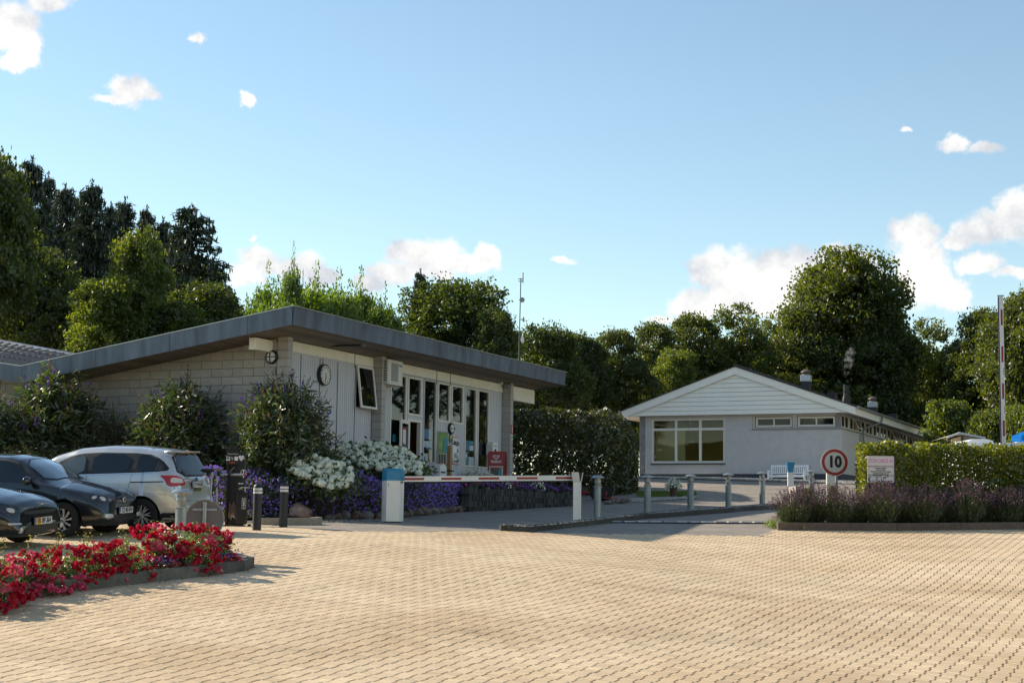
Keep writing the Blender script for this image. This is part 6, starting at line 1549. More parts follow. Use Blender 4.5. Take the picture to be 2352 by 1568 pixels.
# --- dark compact car, plate CS 40 074
P_blk = paint('dark_car_paint', (.012, .014, .018), .3, .25)
root = thing('parked_car', (0, 0, 0), 0, 'dark compact hatchback between the silver estate and the black coupe', 'car')
me, bvh = make_body(POLO); me.materials.append(P_blk); body = link('body', me, root); wells(POLO, root)
for s in POLO['wheels']:
    for sg in (-1, 1): wheel(root, s, sg * (POLO['hw'] - .115), POLO['r'], sg, (9, .6))
D = lambda n, p, v, m_, o=.004, **k: decal(bvh, n, p, v, m_, o, root, **k)
for v in ('right', 'left'):
    g = D('window_seal', [(-1.30, .955), (-1.82, 1.31), (-2.1, 1.37), (-2.9, 1.36), (-3.32, 1.22), (-3.42, 1.03), (-3.2, .985)], v, M_seal, .003)
    decal(bvh, 'side_window', [(-1.42, .965), (-1.86, 1.285), (-2.1, 1.34), (-2.28, 1.345), (-2.28, .965)], v, M_cglass, .007, root)
    decal(bvh, 'side_window', [(-2.36, .967), (-2.36, 1.345), (-2.85, 1.33), (-3.22, 1.2), (-3.22, 1.0)], v, M_cglass, .007, root)
    seam(bvh, [(-1.28, .93), (-1.22, .60), (-1.18, .30)], v, root); seam(bvh, [(-2.33, .95), (-2.33, .32)], v, root); seam(bvh, [(-1.18, .28), (-2.9, .27)], v, root)
    D('sill_trim', [(-1.1, .19), (-2.85, .19), (-2.85, .25), (-1.1, .25)], v, M_seal, .002, rounded=0)
D('window_seal', [(-1.12, -.70), (-1.12, .70), (-1.80, .575), (-1.80, -.575)], 'top', M_seal, .003)
D('windscreen', [(-1.17, -.665), (-1.17, .665), (-1.77, .54), (-1.77, -.54)], 'top', M_cglass_l, .007)
for sg in (-1, 1):
    v = 'front'
    # headlamps wrap round the corner
    sd = 'right' if sg < 0 else 'left'
    h_ = D('headlight', [(-.06, .68), (-.13, .755), (-.42, .80), (-.52, .80), (-.30, .665), (-.10, .64)], sd, M_lampd, .005, res=.04)
    D('headlight', [(sg * .40, .635), (sg * .42, .69), (sg * .72, .76), (sg * .72, .65)], v, M_lampd, .006, res=.03)
    D('lamp_reflector', [(sg * .60 + .042 * math.cos(t), .69 + .038 * math.sin(t)) for t in np.linspace(0, 6.28, 13)[:-1]], v, M_clear, .010, res=.03, rounded=0)
    D('lamp_reflector', [(-.24 - .035 * math.cos(t) * 1, .715 + .028 * math.sin(t)) for t in np.linspace(0, 6.28, 13)[:-1]], sd, M_clear, .009, res=.03, rounded=0)
    D('fog_light', [(sg * .42, .36), (sg * .44, .42), (sg * .64, .43), (sg * .66, .38), (sg * .6, .355)], v, M_clear, .006, res=.03)
D('grille', [(-.40, .615), (-.40, .675), (.40, .675), (.40, .615)], 'front', M_seal, .004, res=.04)
for z in (.63, .65): D('grille_bar', [(-.38, z), (-.38, z + .006), (.38, z + .006), (.38, z)], 'front', M_chrome, .007, rounded=0)
D('air_intake', [(-.42, .29), (-.38, .41), (.38, .41), (.42, .29)], 'front', M_seal, .004)
for z in (.31, .34, .37): D('grille_bar', [(-.36, z), (-.36, z + .006), (.36, z + .006), (.36, z)], 'front', mat('grille_grey_bar', (.05, .05, .05), .5), .007, rounded=0)
D('lower_lip', [(-.60, .205), (-.60, .25), (.60, .25), (.60, .205)], 'front', M_seal, .004)
seam(bvh, [(-.10, -.60), (-.16, -.68), (-.6, -.735), (-1.1, -.735)], 'top', root, name='bonnet_gap'); seam(bvh, [(-.10, .60), (-.16, .68), (-.6, .735), (-1.1, .735)], 'top', root, name='bonnet_gap'); seam(bvh, [(-.50, .70), (.50, .70)], 'front', root, name='bonnet_gap')
def front_x(y, z, b=None):
    h = (b or bvh).ray_cast(Vector((3, y, z)), Vector((-1, 0, 0))); return h[0].x if h[0] else 0
def badge(root, x, z, r, tilt=0):
    o = MB().lathe([(r * .82, 0), (r, -.004), (r, -.010), (r * .84, -.012), (r * .82, -.008)], 24, axis='y').build('badge', M_chrome, root, loc=(x, 0, z), rot=(R(tilt), 0, R(90)), smooth=True)
    MB().lathe([(0, 0), (r * .84, 0), (r * .84, -.006), (0, -.006)], 24, axis='y').build('badge_field', mat('badge_dark', (.01, .03, .10), .3), o)
    mb = MB()
    def st(a, b, w=.10): 
        a = np.array(a) * r; b = np.array(b) * r; d = (b - a) / np.linalg.norm(b - a); n = np.array([-d[1], d[0]]) * w * r / 2
        mb.prism([tuple(a - n), tuple(b - n), tuple(b + n), tuple(a + n)], -.011, -.0065, plane='xz')
    st((-.33, .80), (0, .12)); st((0, .12), (.33, .80)); st((-.75, .40), (-.28, -.74)); st((-.28, -.74), (0, .0)); st((0, .0), (.28, -.74)); st((.28, -.74), (.75, .40))
    mb.build('badge_mark', M_chrome, o)
badge(root, front_x(0, .655) + .014, .655, .062, 0)
numplate(root, (front_x(0, .47) + .016, 0, .475), (0, 0, R(90)), 'CS 40 074')
def mirror(root, sg, s, z, y0, mt, bvh):
    o = MB().box(-.02, .02, 0, .09, -.02, .02, bev=.01).build('mirror', M_seal, root, loc=(-s, sg * y0, z), rot=(0, 0, 0 if sg > 0 else math.pi))
    bmx = bmesh.new(); bmesh.ops.create_icosphere(bmx, subdivisions=3, radius=1)
    for v in bmx.verts: v.co = Vector((v.co.x * .075 * (1 if v.co.x * sg > 0 else .55), v.co.y * .125 + .17, v.co.z * .082 + .03))
    m_ = bpy.data.meshes.new('mirror_shell'); bmx.to_mesh(m_); bmx.free(); m_.materials.append(mt); m_.polygons.foreach_set('use_smooth', [True] * len(m_.polygons)); link('mirror_shell', m_, o)
for sg in (-1, 1): mirror(root, sg, 1.47, .965, .755, P_blk, bvh)
place_car(root, POLO, G(c1(535, 938)), 0, -1, R(-15), .94)
CAR1 = root

# --- black coupe at the left edge, plate FK 89 364
SC_ = scale_spec(POLO, 4.25, 1.40, .90, r=.33, wheels=(.88, 3.45))
root = thing('parked_car', (0, 0, 0), 0, 'glossy black coupe cut off by the left edge with yellow and white plate', 'car')
me, bvh = make_body(SC_); P_blk2 = paint('black_car_paint', (.006, .007, .010), .2, .2); me.materials.append(P_blk2); link('body', me, root); wells(SC_, root)
for s in SC_['wheels']:
    for sg in (-1, 1): wheel(root, s, sg * (SC_['hw'] - .115), SC_['r'], sg, (5, .2))
D('window_seal', [(-1.20, -.73), (-1.20, .73), (-1.92, .60), (-1.92, -.60)], 'top', M_seal, .003); D('windscreen', [(-1.25, -.70), (-1.25, .70), (-1.88, .57), (-1.88, -.57)], 'top', M_cglass_l, .007)
for v in ('right', 'left'):
    D('window_seal', [(-1.42, .93), (-1.95, 1.25), (-2.3, 1.31), (-3.2, 1.28), (-3.6, 1.05), (-3.4, .97)], v, M_seal, .003); D('side_window', [(-1.54, .94), (-2.0, 1.23), (-2.3, 1.28), (-2.7, 1.28), (-2.7, .95)], v, M_cglass, .007)
    seam(bvh, [(-1.36, .9), (-1.3, .58), (-1.28, .3)], v, root)
for sg in (-1, 1):
    sd = 'right' if sg < 0 else 'left'
    D('headlight', [(sg * .48, .585), (sg * .50, .63), (sg * .80, .68), (sg * .80, .60)], 'front', M_lampd, .006, res=.03); D('headlight', [(-.06, .61), (-.12, .68), (-.44, .735), (-.34, .62)], sd, M_lampd, .005, res=.04)
    D('lamp_reflector', [(sg * .68 + .05 * math.cos(t), .63 + .038 * math.sin(t)) for t in np.linspace(0, 6.28, 13)[:-1]], 'front', M_clear, .010, res=.03, rounded=0)
    D('fog_light', [(sg * .58 + .05 * math.cos(t), .33 + .045 * math.sin(t)) for t in np.linspace(0, 6.28, 13)[:-1]], 'front', M_clear, .008, res=.03, rounded=0)
    D('indicator', [(sg * .56, .415), (sg * .56, .44), (sg * .76, .445), (sg * .76, .42)], 'front', M_clear, .006, res=.03, rounded=0)
D('grille', [(-.47, .555), (-.47, .61), (.47, .61), (.47, .555)], 'front', M_seal, .004, res=.04); D('air_intake', [(-.50, .23), (-.44, .40), (.44, .40), (.50, .23)], 'front', M_seal, .004)
for z in (.57, .59, .27, .30, .33, .36): D('grille_bar', [(-.43, z), (-.43, z + .007), (.43, z + .007), (.43, z)], 'front', MATS['grille_grey_bar'], .007, rounded=0)
badge(root, front_x(0, .672, bvh) + .012, .675, .06, 50)
numplate(root, (front_x(0, .44, bvh) + .016, 0, .445), (0, 0, R(90)), 'FK 89 364', yellow=True)
for sg in (-1, 1): mirror(root, sg, 1.6, .94, .80, P_blk2, bvh)
q = AT(c1(352, 765), 25.4); cphi = R(-15)
ct = (q.x + (-SC_['wheels'][0]) * math.cos(cphi) + (SC_['hw'] - .11) * math.sin(cphi), q.y + (-SC_['wheels'][0]) * math.sin(cphi) - (SC_['hw'] - .11) * math.cos(cphi))
place_car(root, SC_, ct, 0, -1, cphi)
CAR2 = root

# --- silver people carrier seen from behind, plate CH 44 657
CM = dict(L=4.50, hw=.905, r=.33, wheels=(.90, 3.69), ks=26,
  top=[(0, .48), (.02, .66), (.07, .78), (.2, .88), (.6, 1.0), (.95, 1.08), (1.2, 1.2), (1.75, 1.50), (2.2, 1.625), (2.8, 1.675), (3.4, 1.665), (3.9, 1.62), (4.14, 1.575), (4.2, 1.50), (4.30, 1.25), (4.37, 1.06), (4.42, .98), (4.45, .72), (4.50, .60)],
  belt=[(0, .44), (.1, .64), (.3, .78), (.8, .93), (1.3, 1.02), (2.5, 1.10), (3.5, 1.15), (4.0, 1.18), (4.3, 1.0), (4.5, .56)],
  W=[(0, .62), (.05, .70), (.15, .78), (.4, .86), (.8, .90), (1.4, .905), (3.5, .905), (4.0, .895), (4.25, .86), (4.4, .80), (4.5, .72)],
  Wr=[(0, .52), (.3, .70), (1.0, .74), (1.4, .68), (2.0, .62), (2.8, .61), (3.8, .60), (4.2, .60), (4.35, .72), (4.5, .62)],
  crown=[(0, .05), (.3, .08), (1.0, .09), (1.6, .06), (2.2, .05), (3.8, .055), (4.2, .05), (4.5, .04)],
  bot=[(0, .26), (.1, .22), (.6, .19), (3.9, .19), (4.3, .24), (4.5, .30)])
root = thing('parked_car', (0, 0, 0), 0, 'silver people carrier parked nose in, seen from behind, with folded bicycle rack', 'car')
P_sil = paint('silver_car_paint', (.56, .555, .545), .7, .30)
me, bvh = make_body(CM); me.materials.append(P_sil); link('body', me, root); wells(CM, root)
for s in CM['wheels']:
    for sg in (-1, 1): wheel(root, s, sg * (CM['hw'] - .115), CM['r'], sg, (8, .2))
for v in ('left', 'right'):
    D('window_seal', [(-1.48, 1.06), (-2.0, 1.42), (-2.45, 1.52), (-3.7, 1.52), (-4.02, 1.40), (-4.22, 1.20), (-3.9, 1.165), (-2.6, 1.11)], v, M_seal, .003)
    D('side_window', [(-1.66, 1.075), (-2.06, 1.38), (-2.42, 1.485), (-2.46, 1.095)], v, mat('tinted_clear', (.10, .12, .11), .05, coat=1.0), .007)
    D('side_window', [(-2.60, 1.12), (-2.60, 1.50), (-3.38, 1.495), (-3.38, 1.15)], v, M_cglass, .007); D('side_window', [(-3.53, 1.16), (-3.53, 1.49), (-3.72, 1.485), (-4.0, 1.36), (-4.14, 1.2)], v, M_cglass, .007)
    D('chrome_strip', [(-1.5, 1.035), (-2.6, 1.085), (-3.9, 1.145), (-3.9, 1.16), (-2.6, 1.10), (-1.5, 1.05)], v, M_chrome, .006, rounded=0)
    seam(bvh, [(-2.53, 1.08), (-2.50, .34)], v, root); seam(bvh, [(-3.47, 1.50), (-3.47, 1.12), (-3.42, .85), (-3.30, .62), (-3.2, .34)], v, root); seam(bvh, [(-3.45, .965), (-4.12, .985)], v, root, w=.022, name='door_rail'); seam(bvh, [(-1.3, .33), (-3.2, .33)], v, root)
    seam(bvh, [(-2.5, 1.52), (-2.55, 1.6)], v, root); seam(bvh, [(-4.05, .76), (-4.4, .70)], v, root)
    D('lower_bumper', [(-4.06, .25), (-4.06, .40), (-4.48, .40), (-4.48, .28)], v, M_seal, .004); D('sill_trim', [(-1.3, .20), (-3.3, .20), (-3.3, .28), (-1.3, .28)], v, M_seal, .002, rounded=0)
    D('tail_light', [(-4.02, 1.11), (-4.34, 1.10), (-4.40, .90), (-4.20, .90), (-4.14, 1.02)], v, M_red, .007, res=.04); D('lamp_reflector', [(-4.24, 1.06), (-4.38, 1.06), (-4.40, .965), (-4.25, .96)], v, M_clear, .011, res=.03)
D('rear_window_seal', [(-.69, 1.08), (.69, 1.08), (.60, 1.545), (-.60, 1.545)], 'rear', M_seal, .003); D('rear_window', [(-.66, 1.11), (.66, 1.11), (.57, 1.525), (-.57, 1.525)], 'rear', M_cglass, .008)
for sg in (-1, 1):
    D('tail_light', [(sg * .50, .92), (sg * .53, 1.06), (sg * .82, 1.12), (sg * .84, .91)], 'rear', M_red, .009, res=.04); D('lamp_reflector', [(sg * .56, .955), (sg * .58, 1.035), (sg * .76, 1.055), (sg * .77, .965)], 'rear', M_clear, .013, res=.03)
    D('rear_reflector', [(sg * .52, .37), (sg * .52, .405), (sg * .70, .405), (sg * .70, .37)], 'rear', M_red, .008, res=.03)
D('lower_bumper', [(-.74, .27), (-.74, .385), (.74, .385), (.74, .27)], 'rear', M_seal, .004)
seam(bvh, [(-.72, .62), (.72, .62)], 'rear', root, name='tailgate_gap'); seam(bvh, [(-.74, .62), (-.80, .90)], 'rear', root, name='tailgate_gap'); seam(bvh, [(.74, .62), (.80, .90)], 'rear', root, name='tailgate_gap')
D('tailgate_handle', [(-.16, .80), (-.16, .85), (.16, .85), (.16, .80)], 'rear', M_chrome, .02, res=.05)
MB().box(-4.24, -3.98, -.58, .58, 1.535, 1.575, bev=.018).build('spoiler', P_sil, root, smooth=True); MB().box(-4.248, -4.235, -.17, .17, 1.545, 1.567).build('brake_light', M_red, root)
hr = bvh.ray_cast(Vector((-9, 0, .93)), Vector((1, 0, 0)))[0]
numplate(root, (hr.x - .018, 0, .925), (R(-8), 0, R(-90)), 'CH 44 657'); o = MB().lathe([(0, 0), (.055, 0), (.055, -.012), (0, -.014)], 20, axis='y').build('badge', mat('oval_badge', (.03, .06, .20), .2, coat=.8), root, loc=(hr.x + .03, 0, 1.035), rot=(R(-15), 0, R(-90)), scale=None) if False else None
mb = MB(); mb.lathe([(0, 0), (.035, 0), (.035, -.01), (0, -.012)], 20, axis='y'); o = mb.build('badge', mat('oval_badge', (.05, .07, .12), .2, coat=.8), root, loc=(hr.x - .0, 0, 1.03), rot=(R(-15), 0, R(-90))); o.scale = (2.0, 1, 1)
MB().tube((-3.55, 0, 1.66), (-3.78, 0, 1.70), .012, n=6).tube((-3.56, 0, 1.66), (-3.40, -.02, 1.95), .004, .003, 6).build('aerial', M_seal, root) if False else MB().tube((-3.62, 0, 1.655), (-3.86, 0, 1.98), .006, .004, 6).tube((-3.58, 0, 1.65), (-3.66, 0, 1.67), .02, .012, 8).build('aerial', M_seal, root)
for sg in (-1, 1): mirror(root, sg, 1.62, 1.09, .82, P_sil, bvh)
place_car(root, CM, G(c1(1190, 903)), 1, 1, R(180 - 13), .925)
CAR3 = root
# folded bicycle rack on the tow bar
rk = thing('bicycle_rack', (0, 0, 0), 0, 'folded tow-bar bicycle rack with upright arms and red end caps behind the silver car', 'bicycle rack')
rk.location = CAR3.location; rk.rotation_euler = CAR3.rotation_euler; rk.scale = CAR3.scale
mb = MB(); mb.tube((-4.45, 0, .42), (-4.72, 0, .42), .03, n=8).tube((-4.72, 0, .36), (-4.72, 0, .62), .03, n=8); mb.build('tow_bar', M_seal, rk)
MB().path([Vector(p) for p in ((-4.74, -.25, .55), (-4.74, -.22, 1.12), (-4.74, .02, 1.15), (-4.74, .05, .55))], .017, 8).build('frame', M_steel, rk, smooth=True)
MB().tube((-4.50, -.10, 1.12), (-5.35, -.10, 1.13), .02, n=8).build('arm', M_steel, rk, smooth=True)
for x in (-4.62, -4.84, -5.06): MB().box(x - .035, x + .035, -.14, -.06, 1.10, 1.19, bev=.012).tube((x, -.10, 1.18), (x - .10, -.10, 1.27), .010, n=6).build('clamp', M_seal, rk)
MB().tube((-5.35, -.10, 1.13), (-5.37, -.10, 1.13), .024, n=10).tube((-4.49, -.10, 1.12), (-4.50, -.10, 1.12), .024, n=8).build('end_cap', mat('red_cap', (.45, .02, .02), .4), rk)
for a, b in (((-4.72, 0, .62), (-4.78, -.05, 1.12)), ((-4.72, 0, .75), (-4.98, -.1, 1.12))): MB().tube(a, b, .012, n=6).build('strap', M_seal, rk)
bmx = bmesh.new(); bmesh.ops.create_icosphere(bmx, subdivisions=2, radius=1); m_ = bpy.data.meshes.new('saddle')
for v in bmx.verts: v.co = Vector((v.co.x * .15, v.co.y * .07, v.co.z * .045))
bmx.to_mesh(m_); bmx.free(); m_.materials.append(M_seal); link('pad', m_, rk, (-4.60, -.10, 1.20))
# white parking lines under the cars
# ------------------------------------------------------------------ kerbs
def inward(pts): return pts
rk_ = [P2(F(-140, 1440)), P2(F(0, 1388)), P2(F(175, 1357)), P2(F(370, 1334)), P2(F(480, 1322)), P2(F(560, 1311)), P2(F(584, 1302))]
kerb('kerb', rk_, .14, .15, M_kerb, 'weathered concrete kerb in front of the red roses', side=1)
kerb('kerb', [rk_[-1], (rk_[-1][0] - .35, rk_[-1][1] + .5), (rk_[-1][0] - 1.2, rk_[-1][1] + 1.3)], .14, .15, M_kerb, 'rear return of the rose bed kerb at its rounded end', side=1)
kb = [P2(F(1787, 1217)), P2(F(2060, 1218)), P2(F(2352, 1215)), P2(F(2640, 1213))]
kerb('kerb', kb, .12, .17, M_kerb_red, 'low brown kerb along the foot of the lavender', side=1, length=2.0)
kerb('kerb', [(kb[0][0] + .02, kb[0][1] + .14), (kb[0][0] + .25, kb[0][1] + 2.6)], .12, .12, M_kerb_red, 'short kerb running back at the left end of the lavender bed', side=-1)
kerb('kerb', [P2(F(596, 1205)), P2(F(640, 1205)), P2(F(720, 1205)), (P2(F(720, 1205))[0] + .12, P2(F(720, 1205))[1] + .5)], .13, .15, mat('tan_kerb_concrete', (.30, .26, .20), .9, noise=.15, nscale=6, bump=.4, bscale=50), 'pale kerb beside the boulder and the black bollards', side=1, length=.9)
# island with pebbles
isl_f = [P2(F(1157, 1217.5)), P2(F(1214, 1220.5)), P2(F(1330, 1208)), P2(F(1450, 1194)), P2(F(1552, 1182.5)), P2(F(1690, 1171)), P2(F(1832, 1160.5))]
isl_b = [P2(F(1161, 1204.8), .12), P2(F(1240, 1200), .12), P2(F(1317, 1194), .12), P2(F(1430, 1183), .12), P2(F(1552, 1174), .12), P2(F(1700, 1163), .12), P2(F(1832, 1153), .12)]
kerb('kerb', isl_f, .12, .13, M_kerb_dark, 'dark mossy kerb along the front of the pebble island with the lamp bollards', side=1, length=.95)
kerb('kerb', [isl_f[0]] + isl_b, .10, .12, M_kerb_dark, 'rear kerb of the pebble island beside the barrier lane', side=-1, length=.95)
isl = isl_f + isl_b[::-1]
ci = np.mean(isl, 0)
sheet('island', isl, M_soil, .07, .6, kind='structure')
pebbles('pebbles', isl, lambda x, y: gf(x, y) + .10, 5200, .022, .06, M_pb, 9)
pebbles('gravel', [(RC.w(-2.4, -1.5).x, RC.w(-2.4, -1.5).y), (RC.w(-.0, -1.2).x, RC.w(-.0, -1.2).y), (RC.w(-.0, YW + .5).x, RC.w(0, YW + .5).y), (RC.w(-2.6, YW + 2).x, RC.w(-2.6, YW + 2).y)], lambda x, y: gf(x, y) + .03, 9000, .02, .055, [M_pb[0], M_pb[1]], 10)
for i in range(5):
    pass
# ------------------------------------------------------------------ lamp bollards
M_galv = mat('galvanised_tube', (.25, .29, .30), .42, metal=.6, noise=.3, nscale=9, bump=.08, bscale=12, stretch=(1, 1, .4))
M_hood = mat('lamp_hood_metal', (.27, .31, .34), .35, metal=.5)
M_lglass = mat('ribbed_lamp_glass', (.30, .28, .22), .15, coat=.7)
def lamp_bollard(loc, label, H=1.08, group='galvanised lamp bollards'):
    t = thing('lamp_bollard', loc, 0, label, 'bollard light', group); r = .085; s = H / 1.08
    MB().lathe([(r, -.15), (r, .785 * s), (r * .9, .79 * s)], 22).build('post', M_galv, t, smooth=True)
    MB().lathe([(r * .9, .78 * s), (r * 1.28, .785 * s), (r * 1.28, .80 * s), (r * .7, .805 * s)], 22).build('collar', M_hood, t, smooth=True)
    MB().lathe([(r * .55, .80 * s), (r * .62, .83 * s), (r * .78, .86 * s), (r * .78, 1.0 * s), (r * .5, 1.01 * s)], 18).build('lamp_glass', M_lglass, t, smooth=True)
    mb = MB(); mb.lathe([(r * .80, .895 * s), (r * .95, .895 * s), (r * .95, .94 * s), (r * .80, .94 * s)], 22)
    for k in range(3): a = 2.1 * k + .5; mb.tube((r * .85 * math.cos(a), r * .85 * math.sin(a), .80 * s), (r * .85 * math.cos(a), r * .85 * math.sin(a), 1.01 * s), .007, n=6)
    mb.build('guard', M_hood, t, smooth=True)
    mb = MB(); mb.lathe([(r * .6, 1.0 * s), (r * 1.9, 1.0 * s), (r * 1.92, 1.012 * s), (r * 1.05, 1.058 * s), (r * .5, 1.064 * s), (0, 1.066 * s)], 26)
    mb.build('hood', M_hood, t, smooth=True)
    for k in range(3): a = 2.1 * k + .5; MB().lathe([(.010, 1.055 * s), (.012, 1.075 * s), (0, 1.08 * s)], 8, (r * .85 * math.cos(a), r * .85 * math.sin(a), 0)).build('bolt', M_hood, t)
    return t
GL = ['lamp bollard beside the barrier rest post, nearest on the pebble island', 'second lamp bollard on the pebble island, in front of the hedge end', 'third lamp bollard on the pebble island, right of the flower pot', 'fourth lamp bollard on the pebble island, under the blank grey wall', 'fifth lamp bollard on the pebble island, left end of the white bench', 'lamp bollard between the white bench and the 10 sign']
for (u, v, vt), lab in zip(((1372, 1190, 1090), (1487, 1180, 1090), (1586, 1172, 1088), (1673, 1167, 1085), (1751, 1160, 1082), (1864, 1152, 1078)), GL):
    q = G(F(u, v), .08); top = AT(F(u, vt), q.y).z - q.z; lamp_bollard((q.x, q.y, q.z), lab, H=top / 1.0)
q = G(F(412, 1292)); tz_ = AT(F(412, 1119), q.y).z
lamp_bollard((q.x, q.y, q.z), 'lamp bollard standing in the red roses beside the round sign back', H=tz_ - q.z)
# round sign seen from behind, in the roses
q2 = AT(F(470, 1190), q.y + .35); gs = gf(q2.x, q2.y)
t = thing('road_sign', (q2.x, q2.y, gs), R(8), 'small round road sign seen from its grey back among the red roses', 'road sign'); zc = AT(F(470, 1191), q2.y).z - gs; rs = 44 * K / 1600 * q2.y
M_sback = mat('sign_back_grey', (.17, .15, .15), .5, metal=.2, noise=.1)
MB().lathe([(0, -.006), (rs - .012, -.006), (rs - .012, .006), (0, .006)], 40, (0, 0, zc), axis='y').build('panel', M_sback, t, smooth=True)
MB().lathe([(rs - .014, -.010), (rs + .004, -.020), (rs + .004, .012), (rs - .014, .012)], 40, (0, 0, zc), axis='y').build('rim', M_steel, t, smooth=True)
MB().tube((0, -.045, -.2), (0, -.045, zc + rs * .86), .030, n=14).build('post', M_steel, t, smooth=True)
for z in (zc + rs * .48, zc - rs * .5): MB().box(-rs * .62, rs * .62, -.03, -.008, z - .018, z + .018, bev=.004).build('clamp', M_steel, t)
# ------------------------------------------------------------------ roses
LM_ros = leafmat('rose_leaf', (.040, .080, .016), (.115, .17, .035), tr=.42, gloss=.10)
LM_rtip = leafmat('young_rose_leaf', (.07, .095, .025), (.17, .165, .055), tr=.5, trc=(1.8, 1.5, .6))
LM_red = leafmat('red_rose_petal', (.30, .003, .020), (.56, .010, .050), tr=.35, trc=(1.7, 1.0, 1.4), gloss=.03)
LM_pnk = leafmat('pink_rose_petal', (.50, .03, .12), (.75, .12, .22), tr=.35, trc=(1.5, 1.1, 1.3), gloss=.03)
def rose_head(seed, lm, nb_=7):
    rg = np.random.default_rng(seed); fo = Fol()
    for b_ in range(nb_):
        c = rg.normal(size=3) * np.array([.045, .045, .032]); n = 20; d = unit(rg.normal(size=(n, 3)) + np.array([0, -.2, .4])); rr = np.where(np.arange(n) < 6, .010, .026)[:, None]
        V, Fc = quads(c + d * rr, .036, .034, rg, axis=np.cross(d, rg.normal(size=d.shape)), jit=.3, up=d); fo.add(V, Fc, 0, rg.uniform(0, 1, n))
    return fo.mesh('flower_cluster', [lm])
RH = [rose_head(100 + k, LM_red, 6 + k) for k in range(4)] + [rose_head(110, LM_pnk), rose_head(111, LM_pnk, 5)]
rb = np.array(rk_); rseg = np.linalg.norm(np.diff(rb, axis=0), axis=1); rcum = np.concatenate([[0], np.cumsum(rseg)])
nrm_in = np.array([-.35, .94])
def rose_bush(s, off, H, Rw, nh, label, seed, shoots=0, pink=.15):
    rg = np.random.default_rng(seed); c = np.array([np.interp(s, rcum, rb[:, 0]), np.interp(s, rcum, rb[:, 1])]) + nrm_in * (off + .10); g0 = gf(*c)
    o = thing('rose_bush', (c[0], c[1], g0), 0, label, 'rose bush', 'red rose bushes in the kerbed bed')
    fo = Fol(); ncl = 130; d = unit(rg.normal(size=(ncl, 3))); d[:, 2] = np.abs(d[:, 2]); cc = d * np.array([Rw, Rw * .85, H * .86]) * rg.uniform(.35, 1.02, (ncl, 1)); cc[:, 2] += .02
    pts = (cc[:, None] + rg.normal(size=(ncl, 30, 3)) * .065).reshape(-1, 3); fo.leaves(pts, rg.uniform(.03, .055, len(pts)), rg.uniform(.02, .034, len(pts)), rg, tone=rg.uniform(0, 1, len(pts)))
    for k in range(26): fo.stem(np.linspace(0, 1, 4)[:, None] * cc[k] * .95, .006, 1)
    for k in range(shoots):
        b = cc[rg.integers(0, ncl)] * [.7, .7, 0] + [0, 0, H * .7]; h = rg.uniform(.25, .42); t = np.linspace(0, 1, 6)[:, None]; ln = rg.normal(size=2) * .14; p = b + t * np.array([ln[0], ln[1], h]); fo.stem(p, .004, 1)
        m = 60; i = rg.uniform(0.2, 1, m); q = b + i[:, None] * np.array([ln[0], ln[1], h]) + rg.normal(size=(m, 3)) * .045; fo.leaves(q, .032, .022, rg, mi=2, tone=rg.uniform(0, 1, m))
    link('foliage', fo.mesh('foliage', [LM_ros, M_bark, LM_rtip]), o)
    n = 0; pos = []; tries = 0
    while n < int(nh * .95) and tries < 3500:
        tries += 1; v = unit(rg.normal(size=3)); v[2] = abs(v[2]) * rg.choice([1, .3]); v[1] = -abs(v[1]) if rg.uniform() < .7 else v[1]; p = v / np.linalg.norm(v) * np.array([Rw * 1.03, Rw * .95, H * .93]); p[2] += .04
        if all(np.linalg.norm(p - q) > .075 for q in pos):
            pos.append(p); n += 1; k = rg.integers(4, 6) if rg.uniform() < pink else rg.integers(0, 4); s_ = rg.uniform(.8, 1.3)
            link('flower_cluster', RH[k], o, tuple(p), (rg.uniform(-.5, .5), rg.uniform(-.5, .5), rg.uniform(0, 6)), (s_, s_, s_))['kind'] = 'stuff'
    return o
T = rcum[-1] - .05
RB = [(T - 1.02, .56, .52, .33, 26, 'rose bush at the right rounded end of the kerb, right of the round sign back', 0), (T - 1.50, .42, .56, .42, 36, 'largest rose bush hanging over the kerb in front of the round sign back', 0),
      (T - 2.0, .60, .60, .34, 28, 'tall rose bush left of the lamp bollard', 0), (T - 2.6, .42, .42, .38, 28, 'low rose bush in front of the dark compact car', 1), (T - 3.25, .42, .40, .42, 28, 'rose bush with pale young shoots below the spoked wheel', 3),
      (T - 3.9, .38, .38, .42, 28, 'rose bush with pinker blooms below the black coupe plate', 2), (T - 4.55, .38, .38, .42, 28, 'rose bush in the left corner of the photo by the kerb', 3), (T - 5.1, .5, .46, .55, 30, 'rose bush cut off by the left edge of the photo', 2)]
for i, (s, off, H, Rw, nh, lab, sh) in enumerate(RB): s = T - (T - s) * 1.2; off *= 1.15; H *= 1.18; Rw *= 1.2; nh = int(nh * 1.2); rose_bush(s, off, H, Rw, nh, lab, 120 + i, sh, .45 if 'pinker' in lab else .14)
rp = [tuple(np.array(p) + nrm_in * .12) for p in rk_] + [tuple(np.array(p) + nrm_in * 1.25) for p in rk_[::-1]]
sheet('rose_bed', rp, M_soil, .06, .4, kind='structure')
rg = np.random.default_rng(140); fo = Fol()
for s in (T - 1.0, T - .8, T - 2.3, T - 4.6, T - 5.6):
    c = np.array([np.interp(s, rcum, rb[:, 0]), np.interp(s, rcum, rb[:, 1])]) + nrm_in * .22; p = np.column_stack([c[0] + rg.normal(size=60) * .10, c[1] + rg.normal(size=60) * .05, gf(*c) + .24 + rg.normal(size=60) * .035]); fo.leaves(p, .026, .022, rg, mi=1, tone=rg.uniform(0, 1, 60)); fo.leaves(p - [0, 0, .06], .035, .02, rg)
